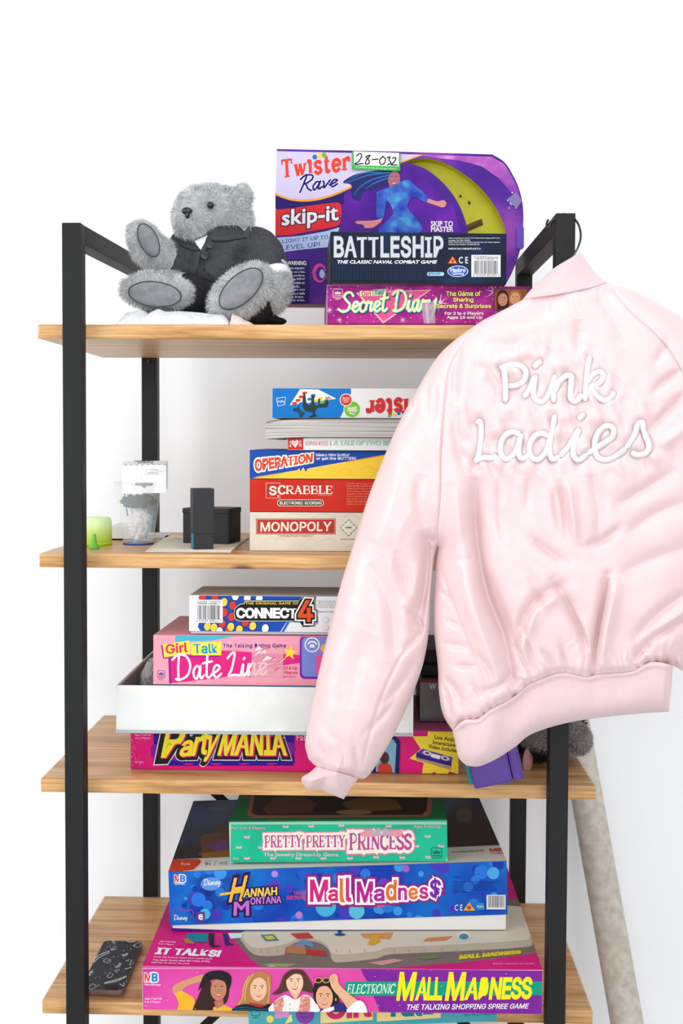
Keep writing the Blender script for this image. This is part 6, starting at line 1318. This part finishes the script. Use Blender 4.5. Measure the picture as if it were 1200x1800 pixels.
dgs = bpy.context.evaluated_depsgraph_get()
from mathutils.bvhtree import BVHTree
def bvh(o): return BVHTree.FromPolygons([v.co[:] for v in o.data.vertices], [p.vertices[:] for p in o.data.polygons])
SB = bvh(suit)
def on_suit(x, y, lift=0.001):
    p = bI(x, y, 0.0); d = (p-CAM).normalized(); h = SB.ray_cast(CAM, d)
    return (h[0]-d*lift, h[1]) if h[0] is not None else (bI(x, y, 0.12), Vector((0, -1, 0)))
def patch(mb, pts, mat, th=0.0022, n=5):
    """A small cloth piece laid on the suit."""
    c = (sum(p[0] for p in pts)/len(pts), sum(p[1] for p in pts)/len(pts)); q = smooth_pts(pts+[pts[0]], n)[:-1] if n > 1 else pts; V = []; F = []; rings = (0.0, 0.35, 0.7, 1.0)
    for s in rings[1:]:
        for p in q: V.append(on_suit(c[0]+(p[0]-c[0])*s, c[1]+(p[1]-c[1])*s, th*(1.15-0.5*s*s))[0])
    V.append(on_suit(c[0], c[1], th*1.15)[0]); k = len(q); ci = len(V)-1
    for j in range(k): F.append((ci, j, (j+1) % k))
    for i in range(2):
        for j in range(k): F.append((i*k+j, (i+1)*k+j, (i+1)*k+(j+1) % k, i*k+(j+1) % k))
    V2 = [on_suit(c[0]+(p[0]-c[0]), c[1]+(p[1]-c[1]), -0.002)[0] for p in q]; b = len(V); V += V2
    for j in range(k): F.append((2*k+j, b+j, b+(j+1) % k, 2*k+(j+1) % k))
    mb.add(V, F, mat, True)
m = MB(); patch(m, [(470, 612), (545, 580), (556, 604), (522, 662), (500, 655)], LINEN, 0.003); m.link('shirt_front', bear, 'white shirt front')
m = MB(); patch(m, [(552, 575), (640, 578), (740, 570), (792, 590), (720, 600), (640, 612), (560, 606)], SUIT, 0.006); patch(m, [(385, 618), (430, 622), (500, 660), (470, 668), (400, 640)], SUIT, 0.005); patch(m, [(545, 585), (575, 600), (560, 640), (525, 690), (510, 668)], SUIT, 0.004); m.link('collar', bear)
m = MB(); t = on_suit(775, 590)[0]; m.hexa([t+Vector(p) for p in ((-0.012, -0.004, -0.004), (0.006, -0.004, -0.006), (0.006, 0.004, -0.006), (-0.012, 0.004, -0.004), (0.003, -0.003, 0.017), (0.006, -0.003, 0.019), (0.006, 0.003, 0.019), (0.003, 0.003, 0.017))], SUIT, 0.001); m.link('lapel_point', bear)
m = MB(); patch(m, [(500, 660), (512, 664), (492, 760), (470, 826), (560, 852), (625, 868), (622, 856), (560, 838), (484, 816), (506, 740)], noisy('suit_hem', (40, 41, 44), (48, 49, 52), 200, 0.8), 0.0022, 1); m.link('jacket_hem', suit)
for (x, y) in ((562, 636), (533, 699)):
    p, nr = on_suit(x, y, 0.003); q = nr.to_track_quat('Z', 'Y').to_matrix(); m = MB()
    m.lathe(p, [(0, 0), (0.0058, 0), (0.0066, 0.001), (0.0064, 0.0024), (0.0045, 0.0016), (0, 0.0014)], col(26, 26, 28, rough=0.3, spec=0.5), 24, q)
    for i in range(4): m.ball(Vector(p)+q @ Vector((0.0017*math.cos(i*PI/2+0.8), 0.0017*math.sin(i*PI/2+0.8), 0.0016)), 0.0007, col(90, 90, 92), 6, 4)
    m.link('button', suit)
m = MB(); a_, b_ = bI(930, 812, 0.146), bI(950, 860, 0.138); m.tube([a_.lerp(b_, t) for t in (0, 0.4, 0.8, 1)], [0.030, 0.0315, 0.0305, 0.028], LINEN, 20); m.link('shirt_cuff', bear, 'white shirt cuff')
# pads, eyes, nose
def pad(c, rx, rz, ang, tilt, name='foot_pad'):
    m = MB(); R_ = ROT('X', tilt) @ ROT('Y', ang); m.ball(c, (rx, 0.0075, rz), PAD, 32, 16, R_)
    m.tube([Vector(c)+R_ @ Vector((rx*0.97*math.cos(a), -0.0025, rz*0.97*math.sin(a))) for a in [2*PI*i/40 for i in range(41)]], 0.0009, col(70, 71, 73, rough=0.9), 6, False); m.link(name, bear, 'smooth grey suede pad')
pad(bI(242, 925, 0.0485), 0.044, 0.0205, 6, 0); pad(bI(745, 893, 0.0425), 0.044, 0.0225, -42, 0); pad(bI(205, 608, 0.0835), 0.0155, 0.029, -24, 8, 'paw_pad')
BB = bvh(body)
def on_body(x, y, lift):
    d = (bI(x, y, 0)-CAM).normalized(); h = BB.ray_cast(CAM, d); return (h[0] if h[0] is not None else bI(x, y, 0.12))-d*lift
m = MB(); c = on_body(428, 436, 0.007); m.ball(c, (0.0088, 0.006, 0.0062), BLACKG, 20, 12); m.ball(c+Vector((0.0008, 0, -0.006)), (0.0042, 0.005, 0.0066), BLACKG, 16, 10); m.link('nose', bear)
for p_ in (on_body(567, 402, 0.0055), hc+Vector((-0.052, 0.004, 0.020))):
    m = MB(); m.ball(p_, 0.0058, BLACKG, 18, 12); m.link('eye', bear)
TB_ = bvh([o for o in bear.children if o.name.startswith('trousers')][0]) if False else None
padc = [(np.array(bI(242, 925, 0.0485)), 0.041, 0.0185, 6), (np.array(bI(745, 893, 0.0425)), 0.041, 0.021, -42), (np.array(bI(205, 608, 0.0835)), 0.0145, 0.027, -24)]
trs = [o for o in COL.objects if o.name.startswith('trousers')][0]; TB2 = bvh(trs)
def keep(P, N):
    k = N[:, 1] < 0.55; vd = P-np.array(CAM); vd /= np.linalg.norm(vd, axis=1)[:, None]
    for i in np.nonzero(k)[0]:
        for T_ in (SB, TB2):
            h = T_.find_nearest(Vector(P[i]))
            if h[0] is not None and (h[3] < 0.002 or (Vector(P[i])-h[0]).dot(h[1]) < 0.0): k[i] = False
    for c, rx, rz, a in padc:
        d = P-c; t = math.radians(a); x = d[:, 0]*math.cos(t)-d[:, 2]*math.sin(t); z = d[:, 0]*math.sin(t)+d[:, 2]*math.cos(t); k &= ~(((x/rx)**2+(z/rz)**2 < 1) & (d[:, 1] < 0.03) & (d[:, 1] > -0.03))
    nz = np.array(on_body(428, 438, 0)); k &= np.linalg.norm(P-nz, axis=1) > 0.0085
    e = np.array(on_body(567, 402, 0)); k &= np.linalg.norm(P-e, axis=1) > 0.0055
    return k
fur('fur', body, bear, 80000, 0.0076, 0.00027, GREYS, keep, (0.05, 0.0, -0.5), 3, [0.24, 0.40, 0.30, 0.06])
# folded garments under the bear
def heap(name, x0, x1, y0, y1, z, hfun, mat, label, cat, seed=2):
    nx, ny = 90, 46; V = []; F = []
    for j in range(ny):
        for i in range(nx):
            u, v = i/(nx-1), j/(ny-1); e = min(u, 1-u, 1)*nx; g = min(1, min(u, 1-u)*14)**0.5*min(1, min(v, 1-v)*9)**0.5
            V.append((x0+(x1-x0)*u, y0+(y1-y0)*v, z+0.0008+hfun(u, v)*g))
    V += [(p[0], p[1], z+0.0003) for p in V[:nx*ny]]; N_ = nx*ny
    for j in range(ny-1):
        for i in range(nx-1):
            a = j*nx+i; F.append((a, a+1, a+nx+1, a+nx)); F.append((a+N_, a+nx+N_, a+nx+1+N_, a+1+N_))
    ring = [i for i in range(nx)]+[j*nx+nx-1 for j in range(1, ny)]+[(ny-1)*nx+i for i in range(nx-2, -1, -1)]+[j*nx for j in range(ny-2, 0, -1)]
    for a, b in zip(ring, ring[1:]+ring[:1]): F.append((a, a+N_, b+N_, b))
    m = MB(); m.add(V, F, mat, True); return m.link(name, None, label, cat)
GARM = noisy('heather_grey_jersey', (196, 197, 199), (216, 217, 219), 120, 0.9, 0.0008, 700, 0.1)
xa, xb, xc = at(213, 560, 0.05).x, at(408, 560, 0.05).x, at(450, 560, 0.05).x
nzs = lambda u, v, s, sd: float(hash_noise(np.array([u*100]), np.array([v*60]), s, sd)[0])
heap('folded_shirt', xa, xb, 0.006, 0.24, ZS[0], lambda u, v: 0.019+0.005*math.sin(3.0*u+0.6)+0.0035*math.exp(-((u-0.16-0.2*v)/0.03)**2)-0.004*math.exp(-((u-0.23-0.2*v)/0.025)**2)+0.004*math.exp(-((u-0.33-0.2*v)/0.04)**2)+0.0028*nzs(u, v, 14, 3), GARM, 'heather grey folded shirt crumpled under the teddy bear', 'shirt')
heap('pink_cloth', xb+0.0015, xc, 0.006, 0.10, ZS[0], lambda u, v: 0.017*(1-u)+0.002+0.002*nzs(u, v, 20, 6), noisy('dusty_pink_cloth', (206, 176, 170), (222, 196, 190), 80, 0.9), 'small dusty pink cloth beside the grey folded shirt on the top shelf', 'cloth')
# ------------------------------------------------------------------ odds and ends on the second shelf
def bH(x, y, Y): return at(130+x/3.43, 780+y/3.43, Y)
Z2 = ZS[1]+0.0003
def onshelf(px, py, z): return at_z(px, py, z)
# lime cap
c = onshelf(167, 957, Z2); r_ = (at(196, 940, c.y).x-at(138, 940, c.y).x)/2; H = at(167, 909, c.y).z-Z2
k = NT('frosted_lime_plastic'); sx = k.n('ShaderNodeSeparateXYZ'); k.l(k.coords((1, 1, 1)), sx.inputs[0]); mr = k.n('ShaderNodeMapRange'); mr.inputs[1].default_value = Z2; mr.inputs[2].default_value = Z2+H; k.l(sx.outputs[2], mr.inputs[0])
k.l(k.ramp(mr.outputs[0], [(0.0, (186, 226, 40)), (0.35, (198, 232, 110)), (0.8, (212, 240, 176))]), k.p.inputs['Base Color']); k.p.inputs['Roughness'].default_value = 0.35; k.p.inputs['Subsurface Weight'].default_value = 0.2; k.p.inputs['Subsurface Radius'].default_value = (0.01, 0.01, 0.01)
t = empty('spray_cap', (c.x, c.y, Z2), 'frosted lime green round cap standing behind the left front post on the second shelf', 'cap')
m = MB(); m.lathe((c.x, c.y, Z2), [(r_*0.94, 0), (r_, 0.001), (r_, H-0.009), (r_*0.97, H-0.004), (r_*0.9, H-0.001), (r_*0.82, H), (0, H)], k.m, 48); m.link('cap_shell', t)
m = MB(); m.lathe((c.x, c.y, Z2), [(r_*1.0, 0.0), (r_*1.03, 0.0012), (r_*1.03, 0.0035), (r_, 0.0045)], col(180, 222, 50, rough=0.3), 48); m.link('rim', t)
# green nozzle
c = onshelf(165.6, 964.5, Z2); s = (at(175, 960, c.y).x-at(157, 960, c.y).x)/2; H = at(165.6, 938.5, c.y).z-Z2; GN = col(104, 190, 62, rough=0.35, spec=0.4)
t = empty('glue_nozzle', (c.x, c.y, Z2), 'small bright green pointed nozzle tip in front of the lime cap', 'nozzle')
m = MB(); m.lathe((c.x, c.y, Z2), [(s*0.96, 0), (s, 0.0006), (s, 0.005), (s*0.92, 0.0058)], GN, 32); m.link('base', t)
m = MB(); m.lathe((c.x, c.y, Z2), [(s*0.92, 0.0058), (s*0.62, 0.0078), (s*0.5, 0.010), (s*0.36, H-0.002), (s*0.26, H), (0, H)], GN, 32); m.link('tip', t)
# white flat box behind
a = onshelf(190, 949, Z2); m = MB(); Hb = at(196, 925, a.y).z-Z2; m.box((a.x, a.y, Z2), (a.x+0.052, a.y+0.10, Z2+0.0022), col(30, 31, 33), 0.0005); bx = m.link('base_edge', None)
t = empty('white_gadget_box', (a.x+0.026, a.y+0.05, Z2), 'small glossy white box with black lower edge behind the lime cap', 'box'); bx.parent = t; bx.matrix_parent_inverse = world_of(t).inverted()
m = MB(); m.box((a.x, a.y, Z2+0.0022), (a.x+0.052, a.y+0.10, Z2+Hb), col(236, 237, 238, rough=0.25), 0.001); m.link('cover', t)
# loose papers behind the cup
m = MB(); P = [onshelf(250, 947, Z2), onshelf(296, 946, Z2), onshelf(300, 939, Z2), onshelf(262, 937, Z2)]; 
m.add([p for p in P]+[p+Vector((0, 0, 0.0016)) for p in P], [(3, 2, 1, 0), (4, 5, 6, 7)]+[(i, (i+1) % 4, (i+1) % 4+4, i+4) for i in range(4)], col(234, 234, 232, rough=0.7)); m.link('paper_slip', None, 'white paper slip lying behind the clear plastic cup', 'paper')
# clear cup with header card
k = NT('clear_plastic'); k.p.inputs['Base Color'].default_value = (0.93, 0.95, 0.96, 1); k.p.inputs['Roughness'].default_value = 0.08; k.p.inputs['Alpha'].default_value = 0.13; k.p.inputs['Specular IOR Level'].default_value = 0.6; CLEAR = k.m
k = NT('hazy_film'); k.p.inputs['Base Color'].default_value = (0.86, 0.88, 0.89, 1); k.p.inputs['Roughness'].default_value = 0.18; k.p.inputs['Alpha'].default_value = 0.32; k.p.inputs['Specular IOR Level'].default_value = 0.7; HAZE = k.m
c = onshelf(243, 956, Z2); px = lambda n: n*(c.y-CAM.y)/FPX; H = at(243, 848, c.y).z-Z2; rb, rt = px(27), px(42)
t = empty('plastic_cup', (c.x, c.y, Z2), 'clear plastic cup holding pens and a bag with a white header card', 'cup')
prof = [(rb*0.3, 0.001), (rb*0.95, 0.0008), (rb, 0.002)]+[(rb+(rt-rb)*i/10, 0.002+(H-0.002)*i/10) for i in range(1, 11)]+[(rt+0.0012, H), (rt+0.0010, H+0.0012)]
m = MB(); m.lathe((c.x, c.y, Z2), prof+[(r0-0.0009, h) for r0, h in prof[::-1][1:-2]], CLEAR, 48); m.link('cup_wall', t)
m = MB(); m.lathe((c.x, c.y, Z2), [(rb*0.8, 0.0), (rb*1.0, 0.0), (rb*1.02, 0.0015), (rb*0.98, 0.003)], col(40, 80, 170, rough=0.3), 40); m.link('blue_ring', t)
# bag: film pouch in the cup + header card on top
t2 = empty('hanging_bag', (c.x, c.y, Z2+0.01), 'crinkled clear bag with green moss under a white slotted header card, inside the clear cup', 'bag')
f0 = crumple('pouch', (c.x+0.002, c.y-0.002, Z2+0.036), rb*0.92, rb*0.75, 0.029, None, None, HAZE, 15, 0.35, 4, t2)
mo = noisy('dark_moss', (16, 34, 18), (66, 94, 58), 260, 0.9)
crumple('moss', (c.x+0.002, c.y-0.001, Z2+0.074), px(32), px(30), 0.0135, None, None, mo, 16, 0.55, 5, t2)
crumple('paper_wad', (c.x, c.y+0.003, Z2+0.050), rb*0.62, rb*0.5, 0.026, None, None, col(232, 233, 233, rough=0.8), 19, 0.3, 3, t2)
yc = c.y-px(22); tl, br = bH(288, 128, yc), bH(556, 298, yc); WHC = noisy('white_card_stock', (226, 227, 230), (234, 235, 237), 20, 0.5)
slot = smooth_pts([(372, 236), (470, 236), (474, 244), (470, 254), (440, 254), (424, 270), (406, 254), (374, 254), (366, 244)], 3)
OUTL = [(288, 128), (555, 124), (555, 297), (289, 300)]
P2 = [bH(x, y, yc) for x, y in OUTL]; H2 = [bH(x, y, yc) for x, y in slot]; tri = geometry.tessellate_polygon([[Vector((p.x, p.z, 0)) for p in P2], [Vector((p.x, p.z, 0)) for p in H2]]); al = P2+H2
m = MB()
for off in (0, 0.0007):
    ff = []
    for tt in tri:
        g = (al[tt[1]]-al[tt[0]]).cross(al[tt[2]]-al[tt[0]]); ff.append(tt if (g.y < 0) == (off == 0) else tt[::-1])
    m.add([p+Vector((0, off, 0)) for p in al], ff, WHC)
q = Vector((0, 0.0007, 0)); m.add(H2+[p+q for p in H2], [(i, (i+1) % len(H2), (i+1) % len(H2)+len(H2), i+len(H2)) for i in range(len(H2))], WHC)
A = Art(m, P2[0], (0, -1, 0), tf=(3.43, 130, 780))
A.text('Outlast', 444, 170, 508, 188, (170, 171, 174), 0.01, flip=True); A.text('Space', 462, 154, 506, 166, (176, 177, 180), 0.0, flip=True); A.stroke([(430, 166), (440, 154), (500, 156), (520, 168), (544, 164)], 2, (176, 177, 180)); A.stroke([(428, 176), (436, 186), (450, 182)], 2, (176, 177, 180))
for x in (408, 440): A.dot(x, 210, 3, (170, 171, 174))
m.link('header_card', t2, 'white card with a hanging slot')
m = MB(); e = px(18); tp = [P2[0], P2[1], P2[1]+Vector((0, e, 0.006)), P2[0]+Vector((0, e, 0.006))]; m.add(tp+[p-Vector((0, 0, 0.0008)) for p in tp], [(0, 1, 2, 3), (7, 6, 5, 4)]+[(i, i+4, (i+1) % 4+4, (i+1) % 4) for i in range(4)], WHC)
n_ = (tp[1]-tp[0]).cross(tp[2]-tp[0]); A = Art(m, tp[0], n_ if n_.z > 0 else -n_, tf=(3.43, 130, 780)); A.text('SCRUBBERS', 362, 101, 482, 110, (50, 50, 54), 0.02, flip=True); A.text('Sunglow', 384, 110, 476, 120, (70, 70, 74), 0.02, flip=True)
m.add([p+Vector((0, e, 0.006)) for p in P2]+[p+Vector((0, e+0.0007, 0.006)) for p in P2], [(3, 2, 1, 0), (4, 5, 6, 7)], WHC); m.link('card_fold', t2)
for nm, p0, p1, rr_, colr, lab in (('pen', (372, 590), (420, 470), 0.0042, (226, 228, 230), 'white pen with a turquoise end leaning inside the clear cup'), ('pen', (432, 560), (482, 400), 0.0022, (90, 180, 200), 'thin turquoise pen leaning to the right inside the clear cup'), ('straw', (322, 430), (300, 255), 0.0014, (70, 150, 220), 'thin blue straw standing at the left inside the clear cup')):
    a, b = bH(p0[0], p0[1], c.y-px(16)), bH(p1[0], p1[1], c.y+px(8)); o = empty(nm, a, lab, nm); m = MB(); m.tube([a, a.lerp(b, 0.5), b], rr_, col(*colr, rough=0.3), 14); m.link('barrel', o)
    m = MB(); m.ball(a, rr_*1.15, col(20, 160, 200, rough=0.3), 14, 10); m.link('end_cap', o)
# envelope with the two black boxes on it
m = MB(); ENV = noisy('manila_paper', (214, 206, 184), (224, 217, 198), 20, 0.75)
Q = [onshelf(130+x/3.43, 780+y/3.43, Z2) for x, y in ((430, 653), (944, 656), (1056, 569), (560, 556))]
m.add([p for p in Q]+[p+Vector((0, 0, 0.0016)) for p in Q], [(3, 2, 1, 0), (4, 5, 6, 7)]+[(i, (i+1) % 4, (i+1) % 4+4, i+4) for i in range(4)], col(228, 224, 212, rough=0.7))
t = empty('envelope', sum(Q, Vector())/4, 'flat cream paper envelope on the second shelf, under the two black boxes', 'envelope'); m.link('back_sheet', t)
m = MB(); Q2 = [onshelf(130+x/3.43, 780+y/3.43, Z2+0.0017) for x, y in ((468, 641), (948, 648), (1046, 570), (570, 558))]; m.add([p for p in Q2]+[p+Vector((0, 0, 0.0011)) for p in Q2], [(3, 2, 1, 0), (4, 5, 6, 7)]+[(i, (i+1) % 4, (i+1) % 4+4, i+4) for i in range(4)], ENV)
A = Art(m, Q2[0]+Vector((0, 0, 0.0011)), (0, 0, 1), tf=(3.43, 130, 780)); A.stroke([(598, 572), (616, 568), (630, 574), (650, 570)], 2, (110, 106, 96)); m.link('front_sheet', t)
ZE = Z2+0.0029; BK = noisy('matt_black_card', (34, 35, 37), (42, 43, 45), 300, 0.55, 0.0003, 900, 0.3)
fr = Frame(340.5, 374, 939, 966, 0.06, 0.033, yaw=17); p = onshelf(340.5, 966, ZE); fr.O = p; k_ = (p.y-CAM.y)/FPX; fr.w = 35*k_; fr.h = 28*k_; fr.d = 0.031
t = empty('perfume_box', fr.base(), 'tall narrow black box with a turquoise side label, standing on the envelope', 'box')
m = MB(); m.box((0, 0, 0), (fr.w, fr.d, fr.h+0.01), BK, 0.0006, fr)
A = Art(m, fr.O, -fr.U, tf=(1, 0, 0)); P = [fr.pt(0, v, w_)-fr.U*0.0003 for v, w_ in ((0.001, 0.001), (fr.d-0.001, 0.001), (fr.d-0.001, fr.h), (0.001, fr.h))]; m.add(P, [(3, 2, 1, 0)], col(10, 136, 176)); m.link('base', t)
Ht = at(338, 859, p.y).z-p.z; m = MB(); m.box((-0.0012, -0.0012, fr.h), (fr.w+0.0012, fr.d+0.0012, Ht), BK, 0.0009, fr); m.link('lid', t)
fr = Frame(330, 403, 892, 953.5, 0.15, 0.08, yaw=-13); p = onshelf(321.5, 954.5, ZE); fr.O = p; k_ = (p.y-CAM.y)/FPX; fr.w = 83*k_/math.cos(math.radians(13)); fr.h = 62*k_; fr.d = 0.062
t = empty('gift_box', fr.base(), 'squat plain black box behind the tall narrow black box on the envelope', 'box')
m = MB(); m.box((0, 0, 0), (fr.w, fr.d, fr.h*0.86), BK, 0.0007, fr)
for v in (0.012, 0.026): m.box((fr.w-0.001, v, 0.0), (fr.w+0.0004, v+0.006, 0.010), col(8, 8, 9), 0.0, fr)
m.link('base', t); m = MB(); m.box((-0.0008, -0.0008, fr.h*0.86), (fr.w+0.0008, fr.d+0.0008, fr.h), BK, 0.0009, fr); m.link('lid', t)

# ------------------------------------------------------------------ right end of the third shelf
fr = Frame(737, 862, 1192, 1268, 0.11, 0.22); fr.O.z = F_PARTY.O.z+F_PARTY.h+0.0012
fr.h = 0.071; root = empty('board_game', fr.base(), 'charcoal game box with red top edge, half hidden by the jacket sleeve', 'board game', G3)
m = MB(); m.box((0, 0, 0), (fr.w, fr.d, fr.h), noisy('charcoal_print', (66, 60, 56), (96, 90, 86), 16, 0.35), 0.001, fr)
A = Art.front(m, fr); A.k = 1; P = [fr.pt(0.001, -0.0003, fr.h-0.005), fr.pt(fr.w-0.001, -0.0003, fr.h-0.005), fr.pt(fr.w-0.001, -0.0003, fr.h-0.0005), fr.pt(0.001, -0.0003, fr.h-0.0005)]; m.add(P, [(0, 1, 2, 3)], col(110, 34, 30)); A.text('W', 754, 1202, 766, 1212, (200, 196, 190), 0.02); m.link('lid', root)
fr2 = Frame(740, 850, 1140, 1190, 0.13, 0.16); fr2.O.z = fr.O.z+fr.h+0.0006; fr2.h = 0.045; root = empty('black_case', fr2.base(), 'plain black case on top of the charcoal game box, behind the jacket sleeve', 'case')
m = MB(); m.box((0, 0, 0), (fr2.w, fr2.d, 0.022), col(22, 22, 23), 0.003, fr2); m.link('base', root); m = MB(); m.box((0, 0, 0.0225), (fr2.w, fr2.d, fr2.h), col(24, 24, 25), 0.003, fr2); m.link('lid', root)
# purple electronic diary leaning over the edge
PURD = col(86, 52, 146, rough=0.35, spec=0.4)
fr = Frame(834, 926, 1306, 1388.5, -0.034, 0.05, roll=12.5); fr.O.z = ZS[2]+0.0010
root = empty('toy_organizer', fr.base(), 'purple plastic toy organizer with teal back, leaning over the shelf edge below the jacket', 'toy')
m = MB(); m.box((0, 0, 0), (fr.w*0.775, 0.016, fr.h), PURD, 0.0045, fr); m.link('front_shell', root)
m = MB(); m.box((fr.w*0.777, 0, 0), (fr.w, 0.016, fr.h), PURD, 0.0045, fr); m.link('end_cap', root)
m = MB(); m.box((-0.006, 0.017, 0.004), (fr.w-0.002, 0.030, fr.h+0.004), col(20, 150, 146, rough=0.35), 0.004, fr); m.link('back_shell', root, 'teal back shell')
# second plush behind the post
Zs = ZS[2]+0.0065; BKF = [col(30, 29, 30, rough=0.95, spec=0.05), col(48, 46, 47, rough=0.95, spec=0.05)]; GR2 = [col(126, 118, 118, rough=0.9, spec=0.1), col(160, 154, 154, rough=0.9, spec=0.1), col(196, 192, 192, rough=0.9, spec=0.1)]
root = empty('plush_toy', (at(960, 1340, 0.2).x, 0.2, Zs), 'dark plush animal with fuzzy grey paws, slumped behind the right front post', 'plush toy')
bp = at(960, 1330, 0.21); mb = MB(); mb.ball((bp.x, 0.215, Zs+0.042), (0.066, 0.075, 0.0415), BKF[0], 28, 16); mb.ball((bp.x-0.03, 0.16, Zs+0.030), (0.04, 0.04, 0.0295), BKF[0]); mb.ball((at(944, 1352, 0.115).x, 0.115, Zs+0.032), (0.030, 0.045, 0.030), BKF[0]); mb.ball((bp.x+0.02, 0.24, Zs+0.075), (0.045, 0.05, 0.04), BKF[0])
bd = remeshed('body', mb, 0.005, [BKF[0]], root, 5); fur('fur', bd, root, 7000, 0.008, 0.0004, BKF, lambda P, N: N[:, 1] < 0.6, (0, 0, -0.4), 5)
for (x, y, Yp, rx, rz, a) in ((948, 1300, 0.10, 0.034, 0.020, 16), (1014, 1297, 0.13, 0.021, 0.026, -20)):
    mb = MB(); mb.ball(at(x, y, Yp), (rx, 0.032, rz), GR2[1], 28, 16, ROT('Y', a)); p_ = remeshed('paw', mb, 0.003, [GR2[0]], root, 3); zb_ = at(x, y+14, Yp).z
    fur('fur', p_, p_, 5200, 0.0065, 0.00034, GR2, lambda P, N: (N[:, 1] < 0.6), (0, 0, -0.4), 6, [0.2, 0.35, 0.45] if x > 1000 else [0.4, 0.35, 0.25])
    mb = MB(); mb.ball(at(x+(4 if x < 1000 else 3), y+17, Yp+0.006), (rx*0.8, 0.022, rz*0.45), BKF[1], 24, 12, ROT('Y', a)); q_ = remeshed('paw_trim', mb, 0.003, [BKF[1]], p_, 2)
m = MB(); a = at(926, 1315, 0.085); b = at(929, 1356, 0.085); m.ball((a+b)/2, (0.0085, 0.006, 0.021), noisy('dusty_pink_plush', (176, 122, 124), (196, 144, 146), 200, 0.9), 24, 14, ROT('Y', 4)); m.link('ear', root, 'dusty pink felt ear')

# ------------------------------------------------------------------ cardboard tube leaning in the corner
a, b = at(1032.5, 1408, 0.50), at(1102, 1800, 0.40); dv = (b-a).normalized(); top = a-dv*((0.565-0.50)/abs((b-a).y)*(b-a).length); bot = a+dv*((a.z-0.004)/-dv.z)
k = NT('pale_kraft_tube'); v = k.coords((1, 1, 1)); n = k.n('ShaderNodeTexNoise'); n.inputs['Scale'].default_value = 60; n.inputs['Detail'].default_value = 6; k.l(v, n.inputs['Vector']); k.l(k.ramp(n.outputs[0], [(0.3, (176, 168, 154)), (0.7, (204, 198, 188))]), k.p.inputs['Base Color']); k.p.inputs['Roughness'].default_value = 0.6; k.p.inputs['Specular IOR Level'].default_value = 0.25
t = empty('mailing_tube', bot, 'long pale cardboard tube leaning against the wall right of the shelving unit', 'tube')
R0 = 0.0315; m = MB(); q = dv.to_track_quat('Z', 'Y').to_matrix(); L = (bot-top).length
m.lathe(top, [(R0-0.003, 0.002), (R0-0.003, 0), (R0, 0), (R0, L*0.25), (R0, L*0.5), (R0, L*0.75), (R0, L-0.012)], k.m, 48, q); m.link('tube_wall', t)
m = MB(); m.lathe(top, [(R0-0.001, L-0.014), (R0+0.0008, L-0.014), (R0+0.0008, L-0.020+0.0), (R0+0.0008, L-0.012), (R0-0.004, L-0.012), (0, L-0.012)], col(214, 212, 206, rough=0.4), 40, q); m.link('end_plug', t)
